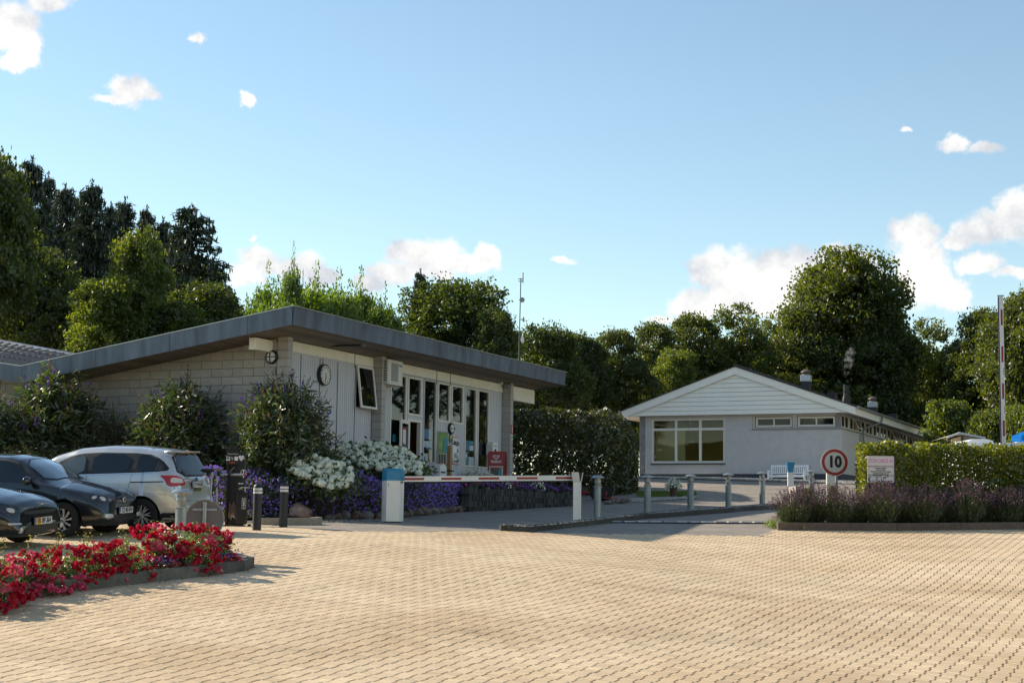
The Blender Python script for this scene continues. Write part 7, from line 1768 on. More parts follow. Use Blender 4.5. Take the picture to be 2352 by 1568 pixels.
tag(link('ageratum', fo.mesh('ageratum', [LM_ger, leafmat('violet_flower', (.09, .05, .30), (.20, .14, .55), tr=.2, trc=(1.2, 1, 1.3))])), 'tufts of violet flowers between the red roses', 'flowers', kind='stuff')
# ------------------------------------------------------------------ black bollards
for u, v, vt, lab in ((589.5, 1217, 1110, 'black bollard with two white bands, nearer and left of the pair'), (650.5, 1210, 1107, 'black bollard with two white bands, right of the pair near the boulder')):
    q = G(F(u, v)); H = AT(F(u, vt), q.y).z - q.z; r = .082; t = thing('bollard', (q.x, q.y, q.z), 0, lab, 'bollard', 'black bollards with white bands')
    MB().lathe([(r, -.1), (r, H * .9), (r * .97, H * .93), (r * .8, H * .97), (r * .45, H * .995), (0, H)], 26).build('post', mat('bollard_black', (.012, .013, .016), .55, noise=.2, nscale=12), t, smooth=True)
    for z in (.785, .855): MB().lathe([(r + .0005, H * z), (r + .003, H * z), (r + .003, H * (z + .05)), (r + .0005, H * (z + .05))], 26).build('band', mat('reflective_band', (.62, .62, .60), .35), t, smooth=True)
# ------------------------------------------------------------------ bicycle repair station
qs = G(F(542, 1208)); t = thing('repair_station', (qs.x - .02, qs.y + .1, qs.z), 0, 'black bicycle repair column with pictograms and hanging tools', 'repair station')
hS = AT(F(542, 1036), qs.y).z - qs.z; M_stn = mat('station_black', (.015, .015, .016), .35, metal=.2)
m_ = lambda px, py: (AT(cS(px, py), qs.y).x - qs.x + .02, AT(cS(px, py), qs.y).z - qs.z)
xL = m_(95, 800)[0]; xM = m_(295, 800)[0]; xR = m_(392, 800)[0]; zT = m_(200, 225)[1]; zH = m_(200, 445)[1]
MB().box(xL, xM, .02, .10, .03, zT).box(xL, xL + .035, -.08, .02, .03, zH).box(xM - .04, xM, -.08, .02, .03, zH).box(xL, xM, -.08, .02, zH, zT, bev=.004).box(xM, xR, -.08, .10, .03, zT - .002, bev=.004).build('column', M_stn, t)
MB().box(xL - .05, xR + .02, -.16, .16, 0, .03, bev=.006).box(m_(450, 1360)[0], m_(505, 1370)[0], -.08, .0, 0, .05).build('foot_plate', M_stn, t)
MB().box(m_(190, 200)[0], m_(290, 200)[0], -.05, .05, zT, m_(190, 175)[1]).box(m_(38, 150)[0], m_(303, 170)[0], -.09, .06, m_(38, 175)[1], m_(38, 152)[1], bev=.01).build('cap', M_stn, t)
MB().box(m_(285, 1000)[0], m_(455, 1000)[0], -.14, -.081, .04, m_(300, 915)[1], bev=.006).build('pump_box', M_stn, t)
M_pic = mat('white_print', (.62, .62, .62), .5)
def pic(a, b, c, d, name='pictogram', y=-.083, mt=None): x0, z1 = m_(a, b); x1, z0 = m_(c, d); MB().box(x0, x1, y - .002, y, z0, z1).build(name, mt or M_pic, t)
pic(105, 308, 160, 374); pic(168, 308, 228, 374, mt=mat('dark_print', (.05, .05, .05), .5)); pic(238, 308, 293, 374)
for a in ((112, 318, 150, 340), (122, 340, 136, 360)): pic(*a, y=-.0855, mt=M_ink)
def ring(px, py, r, th=.3, y=-.084, name='pictogram', mt=None):
    x, z = m_(px, py); r = r / 4.115 / 4 / 1600 * qs.y * 1.0; mb = MB(); mb.lathe([(r * (1 - th), y - .002), (r, y - .002), (r, y), (r * (1 - th), y)], 18, (x, 0, z), axis='y'); mb.build(name, mt or M_pic, t)
ring(186, 325, 12); ring(208, 345, 12); ring(160, 408, 14, .35, mt=mat('print_red', (.45, .05, .03), .5)); pic(180, 396, 242, 414, mt=MATS['print_red'])
hx, hz2 = m_(348, 330); sc = .055; hp = [(hx + sc * math.sin(a) ** 3, hz2 + sc * (13 * math.cos(a) - 5 * math.cos(2 * a) - 2 * math.cos(3 * a) - math.cos(4 * a)) / 13) for a in np.linspace(0, 2 * math.pi, 25)[:-1]]
MB().prism(hp, -.0845, -.082, plane='xz').build('pictogram', M_pic, t); text('lettering', 'mojn', .07, MATS['sign_teal'] if 'sign_teal' in MATS else M_pic, t, (hx + .02, -.087, hz2 - .005), (R(90), 0, 0), ext=.001, xs=.8)
text('lettering', 'Cykelreparationsstation', .032, M_pic, t, ((xL + xM) / 2, -.083, m_(0, 262)[1]), (R(90), 0, 0), ext=.001, xs=.7)
ring(385, 570, 48, .16); MB().box(m_(378, 570)[0], m_(392, 570)[0], -.0865, -.0845, m_(0, 520)[1] - .16, m_(0, 520)[1] + .0).build('pictogram', M_pic, t)
x, z = m_(340, 752); MB().box(x - .03, x + .03, -.084, -.082, z - .008, z + .008).lathe([(0, -.084), (.016, -.084), (.016, -.082), (0, -.082)], 10, (x - .034, 0, z), axis='y').lathe([(0, -.084), (.016, -.084), (.016, -.082), (0, -.082)], 10, (x + .034, 0, z), axis='y').build('pictogram', M_pic, t)
def bike_pic(px, py, s, y=-.084):
    x, z = m_(px, py); mb = MB()
    for dx in (-1, 1): mb.lathe([(s * .42, y - .002), (s * .52, y - .002), (s * .52, y), (s * .42, y)], 14, (x + dx * s * .75, 0, z), axis='y')
    for a, b in (((-.75, 0), (-.3, .7)), ((-.3, .7), (.5, .75)), ((.75, 0), (.5, .9)), ((-.05, 0), (.5, .7)), ((-.05, 0), (-.35, .85)), ((-.75, 0), (-.05, 0))):
        a = np.array(a) * s; b = np.array(b) * s; d = (b - a) / np.linalg.norm(b - a); n = np.array([-d[1], d[0]]) * s * .07; mb.prism([(x + q[0], z + q[1]) for q in (a - n, b - n, b + n, a + n)], y - .0018, y, plane='xz')
    mb.build('pictogram', M_pic, t)
bike_pic(337, 838, .034); bike_pic(398, 1022, .026, -.143)
x0, z1 = m_(368, 988); x1, z0 = m_(430, 1170); hh = (z1 - z0) / 3
for k in range(3):
    a, b = z1 - k * hh, z1 - (k + 1) * hh; MB().box(x0, x1, -.1435, -.1415, a - .005, a).box(x0, x1, -.1435, -.1415, b, b + .005).box(x0, x0 + .004, -.1436, -.1415, b, a).box(x1 - .004, x1, -.1436, -.1415, b, a).build('pictogram', M_pic, t)
xc = (x0 + x1) / 2; zc_ = z1 - 1.5 * hh; MB().prism([(xc - .025, zc_ + .01), (xc + .02, zc_ + .01), (xc + .012, zc_ - .012), (xc - .012, zc_ - .012)], -.1436, -.1415, plane='xz').lathe([(0, -.1436), (.006, -.1436), (.006, -.1415), (0, -.1415)], 8, (xc - .012, 0, zc_ - .02), axis='y').lathe([(0, -.1436), (.006, -.1436), (.006, -.1415), (0, -.1415)], 8, (xc + .012, 0, zc_ - .02), axis='y').prism([(xc - .022, zc_ + .012), (xc, zc_ + .032), (xc, zc_ + .012)], -.1436, -.1415, plane='xz').build('pictogram', M_pic, t)
zc_ = z1 - 2.5 * hh; MB().lathe([(.013, -.1436), (.018, -.1436), (.018, -.1415), (.013, -.1415)], 12, (xc, 0, zc_ - .012), axis='y').lathe([(0, -.1436), (.006, -.1436), (.006, -.1415), (0, -.1415)], 8, (xc - .006, 0, zc_ + .03), axis='y').box(xc - .010, xc - .003, -.1436, -.1415, zc_ - .01, zc_ + .022).box(xc - .01, xc + .014, -.1436, -.1415, zc_ - .008, zc_ - .001).build('pictogram', M_pic, t)
mb = MB(); x, z = m_(415, 850); mb.tube((x, -.11, z - .04), (x, -.11, z + .05), .012, n=8).tube((x - .09, -.11, z + .04), (x + .09, -.11, z + .04), .012, n=8); mb.build('pump', M_steel, t)
for k, (px, c) in enumerate(((140, 'o'), (160, 's'), (180, 's'), (210, 's'), (222, 'r'), (235, 's'), (200, 'o'))):
    x, z = m_(px, 1225 + (k % 3) * 20); mt_ = {'o': mat('tool_orange', (.5, .25, .05), .5), 's': M_steel, 'r': MATS['red_cap']}[c]; MB().tube((x, -.03, z), (x + .004 * (k - 3), -.03, z - .10), .006, .008, 6).tube((x, -.03, z), (x, -.02, z + .2), .0025, n=4).build('tool', mt_, t)
MB().tube((m_(180, 1280)[0], -.045, m_(180, 1280)[1]), (m_(245, 1310)[0], -.045, m_(245, 1310)[1]), .010, n=6).build('spanner', M_pic, t)
# ------------------------------------------------------------------ barriers
M_bwhite = mat('white_barrier_enamel', (.72, .70, .66), .35, noise=.04, nscale=3, coat=.3)
M_bblue = mat('blue_barrier_cap', (.015, .20, .36), .4)
M_bred = mat('red_reflective_band', (.30, .010, .012), .35)
qa = G(F(901, 1199)); qb_ = G(F(1325, 1192), .10)
arm_dir = math.atan2(qb_.y - qa.y, qb_.x - qa.x)
t = thing('barrier_gate', (qa.x, qa.y + .18, qa.z), arm_dir, 'closed barrier with white cabinet, blue cap and red banded arm', 'barrier')
hC = AT(F(901, 1075), qa.y).z - qa.z; wC = 44.5 * K / 1600 * qa.y; w2 = wC / 2
def oct_col(w, d, ch): return [(-w + ch, -d), (w - ch, -d), (w, -d + ch), (w, d - ch), (w - ch, d), (-w + ch, d), (-w, d - ch), (-w, -d + ch)]
rz_l = -arm_dir
mb = MB(); mb.prism([(-w2, -.17), (w2 * .42, -.17), (w2, -.08), (w2, .17), (-w2, .17)], .02, hC * .78); mb.build('cabinet', M_bwhite, t)
MB().prism([(-w2 + .02, -.15), (w2 * .4, -.15), (w2 - .02, -.07), (w2 - .02, .15), (-w2 + .02, .15)], -.12, .02).build('plinth', M_kerb_dark, t)
mb = MB(); P0 = [(-w2 - .003, -.173), (w2 * .42, -.173), (w2 + .003, -.082), (w2 + .003, .173), (-w2 - .003, .173)]; P1 = [(a * .86, b * .8) for a, b in P0]; za, zb2, zc2 = hC * .775, hC * .95, hC
mb.add([(a, b, za) for a, b in P0] + [(a, b, zb2) for a, b in P0] + [(a, b, zc2) for a, b in P1], [(0, 1, 2, 3, 4)[::-1], (10, 11, 12, 13, 14)] + [(i, (i + 1) % 5, 5 + (i + 1) % 5, 5 + i) for i in range(5)] + [(5 + i, 5 + (i + 1) % 5, 10 + (i + 1) % 5, 10 + i) for i in range(5)]); mb.build('cap', M_bblue, t)
for (x, z, w, h) in ((-w2 + .03, hC * .70, .018, .018), (-w2 + .03, hC * .67, .018, .018), (w2 * .42 + .02, hC * .73, .05, .035)): MB().box(x, x + w, -.176, -.171, z, z + h).build('lock', M_ink, t)
armz0 = AT(F(930, 1099.5), qa.y).z - qa.z; endp = AT(F(1318, 1096.5), qb_.y); Larm = math.hypot(endp.x - qa.x, endp.y - qa.y); rise = (endp.z - (qa.z + armz0)) 
ha = .060
def armseg(x0, x1, y0, y1, z0, z1, name, mt_, par):
    s = rise / Larm; return MB().add([(x0, y0, armz0 + z0 + s * x0), (x1, y0, armz0 + z0 + s * x1), (x1, y1, armz0 + z0 + s * x1), (x0, y1, armz0 + z0 + s * x0), (x0, y0, armz0 + z1 + s * x0), (x1, y0, armz0 + z1 + s * x1), (x1, y1, armz0 + z1 + s * x1), (x0, y1, armz0 + z1 + s * x0)], [(3, 2, 1, 0), (4, 5, 6, 7), (0, 1, 5, 4), (1, 2, 6, 5), (2, 3, 7, 6), (3, 0, 4, 7)]).build(name, mt_, par)
arm = armseg(w2 * .5, Larm, -.05, .0, -ha, ha, 'arm', M_bwhite, t)
armseg(w2 * .5, Larm - .02, -.035, -.012, -ha - .03, -ha, 'rubber_edge', M_blackmatt, arm)
for (u0, u1) in ((931, 1001), (1017 + 54 * 0 + 56, 1072 + 70), (1211.6, 1282), (1345 - 0, 0)):
    pass
for (a, b) in ((c3(220, 0), c3(378, 0)), (c3(512, 0), c3(670, 0)), (c3(807, 0), c3(967, 0)), (c3(1106, 0), c3(1268, 0)), (c3(1410, 0), c3(1556, 0))):
    def xa_of(p):   # where the sight line crosses the arm
        d = raw_dir(p[0], F(0, 1098)[1]); A = np.array([[d.x, -math.cos(arm_dir)], [d.y, -math.sin(arm_dir)]]); r_ = np.linalg.solve(A, np.array([qa.x, qa.y + .13])); return r_[1]
    armseg(xa_of(a), xa_of(b), -.0525, -.0505, -ha * .42, ha * .42, 'red_band', M_bred, arm)
# rest post
hP = AT(F(1325, 1084), qb_.y).z - qb_.z; t = thing('barrier_post', (qb_.x, qb_.y, qb_.z), 0, 'white square rest post with forked head at the free end of the closed barrier', 'barrier post')
wp = .092; MB().box(-wp, wp * .55, -.07, .07, -.1, hP * .80, bev=.006).box(wp * .56, wp, -.062, .06, -.1, hP * .80, bev=.006).build('post', M_bwhite, t)
mb = MB(); mb.prism([(-wp - .012, hP * .81), (-wp - .04, hP), (wp * .35, hP), (wp * .62, hP * .81)], -.085, -.06, plane='xz').prism([(-wp - .012, hP * .81), (-wp - .04, hP), (wp * .35, hP), (wp * .62, hP * .81)], .02, .05, plane='xz').prism([(wp * .9, hP * .81), (wp * 1.15, hP * .81), (wp * 1.45, hP * .995), (wp * 1.25, hP * .995)], -.07, .05, plane='xz').box(-wp - .01, wp * 1.1, -.07, .05, hP * .80, hP * .815); mb.build('fork', mat('cream_fork', (.62, .58, .50), .45), t)
MB().prism([(wp * .62, hP * .82), (wp * .35, hP * .985), (wp * 1.22, hP * .985), (wp * .92, hP * .82)], -.02, .0, plane='xz').build('fork_inside', mat('navy_liner', (.015, .02, .05), .5), t)
# second rest post with blue head
q = G(F(1816, 1162), .08); hP = AT(F(1816, 1061), q.y).z - q.z; t = thing('barrier_post', (q.x, q.y, q.z), 0, 'slim white post with blue forked head standing in front of the white bench', 'barrier post')
MB().box(-.085, .085, -.06, .06, -.1, hP * .77, bev=.006).build('post', M_bwhite, t)
MB().prism([(-.082, hP * .77), (.07, hP * .77), (.125, hP * 1.0), (-.115, hP * 1.0)], -.07, .05, plane='xz').build('fork', M_bblue, t); MB().prism([(.072, hP * .80), (.10, hP * .78), (.125, hP * .92), (.10, hP * .92)], -.071, .03, plane='xz').build('fork_edge', MATS['cream_fork'], t)
MB().lathe([(0, 0), (.012, 0), (.012, .01), (0, .01)], 10, (.055, -.066, hP * .73), axis='y').build('sensor', mat('sensor_red', (.4, .03, .03), .4), t)
# raised barrier behind the beech hedge
Yb = 40.3; b0 = AT(F(2303.5, 1015), Yb); tp = AT(F(2297, 680), Yb); gz0 = gf(b0.x, Yb)
t = thing('barrier_gate', (b0.x, Yb, gz0), 0, 'raised red and white barrier arm pointing up behind the beech hedge', 'barrier')
MB().box(-.18, .22, -.15, .17, 0, .95, bev=.01).build('cabinet', M_bwhite, t); MB().prism([(-.19, .95), (.23, .95), (.18, 1.15), (-.14, 1.15)], -.16, .18, plane='xz').build('cap', M_bblue, t)
pz = lambda py: (AT((0, (1150 + py / 2.41) / 4), Yb).z - gz0)
xtop = tp.x - b0.x; zbot = b0.z - gz0; ztop_ = tp.z - gz0
def ax(z): return xtop * (z - zbot) / (ztop_ - zbot)
def vseg(z0, z1, x0, x1, y0, y1, name, mt_, par): return MB().add([(ax(z0) + x0, y0, z0), (ax(z0) + x1, y0, z0), (ax(z0) + x1, y1, z0), (ax(z0) + x0, y1, z0), (ax(z1) + x0, y0, z1), (ax(z1) + x1, y0, z1), (ax(z1) + x1, y1, z1), (ax(z1) + x0, y1, z1)], [(3, 2, 1, 0), (4, 5, 6, 7), (0, 1, 5, 4), (1, 2, 6, 5), (2, 3, 7, 6), (3, 0, 4, 7)]).build(name, mt_, par)
arm = vseg(.7, ztop_, -.045, .062, -.05, .0, 'arm', M_bwhite, t); vseg(.9, ztop_ - .02, -.068, -.046, -.04, -.01, 'rubber_edge', mat('navy_rubber', (.02, .015, .05), .7), arm)
for a, b in ((88, 238), (441, 593), (798, 948), (1154, 1306)): vseg(pz(b), pz(a), -.010, .040, -.053, -.0505, 'red_band', mat('red_band_shaded', (.30, .012, .04), .4), arm)
for a, b in ((650, 715), (1020, 1085)): vseg(pz(b), pz(a), .03, .05, -.053, -.0505, 'lettering_strip', mat('grey_print', (.30, .30, .32), .5), arm)
vseg(ztop_, ztop_ + .02, -.08, .09, -.055, .005, 'end_cap', M_bblue, arm)
# ------------------------------------------------------------------ 10 km/h sign
Ys = 39.2; c = AT(F(1917, 1061), Ys); g0 = gf(c.x, Ys); rs = 32 * K / 1600 * Ys; t = thing('speed_sign', (c.x, Ys, g0), R(2), 'round white speed sign with red ring and black 10', 'road sign'); zc = c.z - g0
MB().lathe([(0, -.012), (rs, -.012), (rs, .0), (0, .0)], 48, (0, 0, zc), axis='y').build('panel', mat('sign_white', (.66, .62, .56), .45), t, smooth=True)
MB().lathe([(rs * .735, -.016), (rs * .935, -.016), (rs * .935, -.0125), (rs * .735, -.0125)], 48, (0, 0, zc), axis='y').build('ring', mat('sign_ring_red', (.40, .018, .02), .4), t, smooth=True)
text('lettering', '10', rs * 1.10, M_ink, t, (0, -.0165, zc), (R(90), 0, 0), ext=.002, bold=.017, xs=.90)
for a in (45, 135, 225, 315): MB().lathe([(0, -.020), (.012, -.020), (.012, -.0165), (0, -.0165)], 8, (rs * .84 * math.cos(R(a)), 0, zc + rs * .84 * math.sin(R(a))), axis='y').build('rivet', M_sback, t)
MB().tube((.045, .035, -.2), (.045, .035, zc - .1), .033, n=14).build('post', M_steel, t, smooth=True)
cm_ = AT(F(1907, 1085), Ys + 2.2); t2 = thing('marker_post', (cm_.x, Ys + 2.2, gf(c.x, Ys + 2.2)), 0, 'short white square post just behind the 10 sign', 'post'); hh = AT(F(1909, 1085), Ys + 2.2).z - gf(c.x, Ys + 2.2); MB().box(-.10, .10, -.06, .06, -.1, hh, bev=.006).build('post', M_bwhite, t2); MB().box(-.11, .11, -.07, .07, hh, hh + .03, bev=.006).build('cap', M_bwhite, t2)
# ------------------------------------------------------------------ STOP-CHECK IN sign
Ys = 37.35; a = AT(cT(1574, 243), Ys); b = AT(cT(1938, 602), Ys); w, h = b.x - a.x, a.z - b.z; gs = gf(a.x, Ys)
t = thing('information_sign', (a.x, Ys, gs), 0, 'white three-panel STOP-CHECK IN sign in front of the beech hedge', 'sign'); z0 = b.z - gs; z1 = a.z - gs
M_swh = mat('sign_panel_white', (.66, .61, .60), .45)
p1 = AT(cT(0, 358), Ys).z - gs; p2 = AT(cT(0, 482), Ys).z - gs
for (za, zb3) in ((z0, p2 - .012), (p2 + .002, p1 - .012), (p1 + .002, z1)):
    o = MB().box(0, w, -.012, 0, za, zb3, bev=.003).build('panel', M_swh, t)
    m0 = .018; th = .004
    MB().box(m0, w - m0, -.0145, -.0125, za + m0, za + m0 + th).box(m0, w - m0, -.0145, -.0125, zb3 - m0 - th, zb3 - m0).box(m0, m0 + th, -.0145, -.0125, za + m0 + th, zb3 - m0 - th).box(w - m0 - th, w - m0, -.0145, -.0125, za + m0 + th, zb3 - m0 - th).build('border', M_ink if za < p1 else mat('pink_ink', (.58, .22, .40), .5), o)
text('lettering', 'STOP-CHECK IN', .125, MATS['pink_ink'], t, (w / 2, -.013, (p1 + z1) / 2), (R(90), 0, 0), ext=.001, bold=.0035, xs=w / 1.02)
for k, s in enumerate(('Henvendelse i Receptionen', 'inden besog pa pladsen', 'Bitte melden Sie sich bei der Ankunft im Empfang', 'Please register in Reception on arrival', 'Bezoekers eerst melden bij de Receptie')):
    text('lettering', s, .050, M_ink, t, (w / 2, -.013, p1 - .045 - k * .040), (R(90), 0, 0), ext=.001, bold=.0008, xs=w / 1.32)
text('lettering', '22°°- 08°°', .085, M_ink, t, (w * .54, -.013, p2 - .055), (R(90), 0, 0), ext=.001, bold=.001, xs=.85)
mb = MB(); zb4 = p2 - .135
mb.box(w * .19, w * .92, -.015, -.013, zb4 - .016, zb4 - .011).box(w * .19, w * .92, -.015, -.013, zb4 + .012, zb4 + .017).box(w * .19, w * .20, -.015, -.013, zb4 - .011, zb4 + .012)
for k in range(5): mb.box(w * (.40 + .115 * k), w * (.455 + .115 * k), -.0148, -.013, zb4 - .010, zb4 + .011)
mb.box(w * .33, w * .36, -.0152, -.013, z0 + .035, zb4 + .04).box(w * .80, w * .83, -.0152, -.013, z0 + .035, zb4 - .017); mb.build('pictogram', M_ink, t)
cx_, cz_ = w * .10, p2 - .09; outer = [(cx_ + .045 * math.cos(a_), cz_ + .055 * math.sin(a_)) for a_ in np.linspace(R(70), R(290), 14)]; inner = [(cx_ + .022 + .036 * math.cos(a_), cz_ + .046 * math.sin(a_)) for a_ in np.linspace(R(275), R(85), 12)]
mb = MB(); 
for k in range(11): mb.add([(outer[k][0], -.015, outer[k][1]), (outer[k + 1][0], -.015, outer[k + 1][1]), (inner[10 - k][0], -.015, inner[10 - k][1]), (inner[11 - k][0], -.015, inner[11 - k][1])], [(0, 1, 2, 3)])
mb.build('moon', M_ink, t)
for x in (.02, w - .065): MB().box(x, x + .11 if x > .1 else x + .05, .003, .06, -.2, z1 - .01).build('post', mat('dark_sign_post', (.02, .022, .028), .5), t)
# ------------------------------------------------------------------ lavender
LM_lvl = leafmat('lavender_leaf', (.045, .065, .03), (.11, .13, .055), tr=.35, trc=(1.8, 1.9, .7))
LM_lvf = leafmat('lavender_flower', (.055, .032, .045), (.17, .10, .125), tr=.3, trc=(1.5, 1.2, 1.5), gloss=.02)
def lavender(seed, H=.80, Rw=.46, ns=360):
    rg = np.random.default_rng(seed); fo = Fol()
    for k in range(ns):
        az = rg.uniform(0, 6.28); rr = rg.uniform(0, 1) ** .6; h = H * (1 - .38 * rr * rr) * rg.uniform(.72, 1.08); e = np.array([math.cos(az), math.sin(az)]); b = e * rr * Rw * .35; tip = e * rr * Rw * 1.15
        t = np.linspace(0, 1, 4)[:, None]; p = np.column_stack([b + (tip - b) * t ** 1.3, h * t]); fo.stem(p, [.003, .003, .0025, .002], 0)
        m = 13; i = rg.uniform(.05, .72, m); q = np.column_stack([b + (tip - b) * (i ** 1.3)[:, None], h * i]) + rg.normal(size=(m, 3)) * .012; ax_ = np.column_stack([np.tile(e * .5, (m, 1)) + rg.normal(size=(m, 2)) * .3, np.ones(m)]); fo.leaves(q, .075, .012, rg, tone=rg.uniform(0, 1, m), axis=ax_, jit=.4)
        if rg.uniform() < .8:
            n = 7; s_ = rg.uniform(0, 1, n); d = unit(p[-1] - p[-2]); q = p[-1] + np.outer(s_ * .07, d) + rg.normal(size=(n, 3)) * .006; fo.leaves(q, .026, .020, rg, mi=1, tone=rg.uniform(0, 1, n))
    return fo.mesh('foliage', [LM_lvl, LM_lvf])
LV = [lavender(150), lavender(151, .74, .5)]
xs0 = kb[0][0] + .42; n = 17
for i in range(n):
    x = xs0 + i * .52; row = i % 2; y = kb[1][1] + .42 + .38 * row + rnd.uniform(-.05, .05); y += (kb[2][1] - kb[1][1]) * 0
    yk = np.interp(x, [p[0] for p in kb], [p[1] for p in kb]); y = yk + .45 + .40 * row
    pl = 'left end of' if i < 2 else ('below the STOP-CHECK IN sign in' if 4 <= i <= 6 else ('right part of' if i > 11 else 'middle of'))
    t = thing('lavender_plant', (x, y, gf(x, y) + .02), i * 1.3, '%s fading purple lavender plant from the left along the brown kerb' % ORD[i], 'lavender', 'lavender plants along the kerb'); s_ = rnd.uniform(1.0, 1.2); t.scale = (s_, s_, s_ * (1.0 + .05 * (i % 3)))
    link('foliage', LV[i % 2], t)
sheet('lavender_bed', [(kb[0][0] + .05, kb[0][1] + .08), (kb[-1][0], kb[-1][1] + .08), (kb[-1][0] + .5, kb[-1][1] + 3.2), (kb[0][0] + .4, kb[0][1] + 3.2)], M_soil, .10, .5, kind='structure')
# small lime-green shrub at the head of the lavender row
for (u, v, hw, Yy, lab) in ((1852, 1124, 20, 38.0, 'small lime green shrub peeping over the left end of the lavender'), (1912, 1118, 16, 38.2, 'tiny lime green shrub below the 10 sign')):
    tt = AT(F(u, v), Yy); g_ = gf(tt.x, tt.y) + .1; tr, cr, H, Rw = PR['bush']; o = thing('shrub', (tt.x, tt.y, g_), 0, lab, 'shrub'); sx = hw * K / 1600 * Yy / Rw; o.scale = (sx, sx, (tt.z - g_) / H); link('crown', cr, o)
# pale concrete end slab
q = G(F(1829, 1192)); hh = AT(F(1829, 1117), q.y + .3).z - q.z; t = thing('concrete_post', (q.x + .02, q.y + .3, q.z), R(5), 'pale concrete slab post standing upright at the left end of the lavender', 'post'); MB().box(-.07, .07, -.35, .35, -.1, hh, bev=.01).build('slab', mat('pale_concrete', (.36, .32, .28), .9, noise=.2, nscale=8, bump=.4, bscale=40), t)
# grass tufts
LM_gr = leafmat('grass_blade', (.06, .11, .012), (.16, .22, .03), tr=.5, trc=(1.8, 1.8, .5))
def grass(pts_c, n, rad, h, seed, name, label):
    rg = np.random.default_rng(seed); fo = Fol(); c = np.array(pts_c); k = rg.integers(0, len(c), n); p = c[k] + rg.normal(size=(n, 2)) * rad; z = gz(p[:, 0], p[:, 1]); hh = h * rg.uniform(.5, 1.2, n)
    fo.leaves(np.column_stack([p, z + hh * .45]), hh, .009, rg, tone=rg.uniform(0, 1, n), axis=np.column_stack([rg.normal(size=(n, 2)) * .35, np.ones(n)]), jit=.4); return tag(link(name, fo.mesh(name, [LM_gr])), label, 'grass', kind='stuff')
grass([P2(F(1778, 1212)), P2(F(1782, 1206)), (kb[0][0] + .15, kb[0][1] + .3), (kb[0][0] + .35, kb[0][1] + .3), (kb[0][0] + .5, kb[0][1] + .25)], 1500, .09, .17, 160, 'grass', 'bright tufts of grass at the left end of the lavender kerb')
gp = [P2(F(1462, 1130)), P2(F(1600, 1131)), P2(F(1597, 1139)), P2(F(1466, 1143))]
sheet('lawn', gp, mat('lawn_green', (.10, .15, .02), .9, noise=.3, nscale=12), .01, .5, kind='structure')
rg = np.random.default_rng(161); lo = np.array(gp).min(0); hi = np.array(gp).max(0); xx = rg.uniform(lo, hi, (24000, 2)); xx = xx[inpoly(xx[:, 0], xx[:, 1], gp)][:7000]; fo = Fol(); fo.leaves(np.column_stack([xx, gz(xx[:, 0], xx[:, 1]) + .035]), .09, .02, rg, tone=rg.uniform(0, 1, len(xx)), axis=np.column_stack([rg.normal(size=(len(xx), 2)) * .4, np.ones(len(xx))]), jit=.4)
tag(link('grass', fo.mesh('grass', [LM_gr])), 'sunlit strip of short lawn beside the flower pot', 'grass', kind='stuff')
pebbles('gravel', [P2(F(1440, 1147)), P2(F(1466, 1144)), P2(F(1600, 1140)), P2(F(1606, 1144)), P2(F(1500, 1150)), P2(F(1445, 1154))], lambda x, y: gf(x, y) + .01, 2600, .02, .05, M_pb[:3], 12)
# ------------------------------------------------------------------ bench
q = AT(cT(255, 630), 58.5); gq = gf(q.x, 58.5); qr = AT(cT(745, 632), 58.5 - .0); Lb = 1.62
a_ = AT(cT(250, 600), 59.5); b_ = AT(cT(745, 600), 59.5)
BP = RC.on(cT(235, 632), 'x', -.85); BQ = RC.on(cT(748, 634), 'x', -.85); Lb = abs(BP.y - BQ.y)
t = thing('bench', RC.w(-.85, BP.y, BP.z + .02), ROTB - math.pi / 2, 'white slatted garden bench against the grey wall behind the lamp bollards', 'bench')
hb = RC.on(cT(500, 370), 'x', -.6).z - BP.z; sH = hb / .92
M_bn = mat('white_bench_paint', (.78, .80, .84), .4)
for x in (.04, Lb - .04):
    MB().box(x - .035, x + .035, -.03, .04, 0, .62 * sH, bev=.006).build('leg', M_bn, t); MB().prism([(.40, 0), (.46, 0), (.56, .93 * sH), (.50, .93 * sH), (.42, .42 * sH)], x - .035, x + .035, plane='yz').build('leg', M_bn, t)
    MB().box(x - .045, x + .045, -.06, .50, .62 * sH, .655 * sH, bev=.008).build('armrest', M_bn, t)
for k in range(4): MB().box(.0, Lb, .0 + k * .105, .09 + k * .105, .41 * sH, .435 * sH, bev=.004).build('seat_slat', M_bn, t)
MB().box(.07, Lb - .07, -.02, .0, .33 * sH, .41 * sH).build('apron', M_bn, t)
MB().box(.07, Lb - .07, .50, .54, .85 * sH, .92 * sH, bev=.006).build('top_rail', M_bn, t); MB().box(.07, Lb - .07, .44, .48, .50 * sH, .56 * sH, bev=.006).build('lower_rail', M_bn, t)
nsl = 17
for k in range(nsl): x = .12 + (Lb - .24) * k / (nsl - 1); MB().prism([(.455, .56 * sH), (.475, .56 * sH), (.525, .85 * sH), (.505, .85 * sH)], x - .02, x + .02, plane='yz').build('back_slat', M_bn, t)
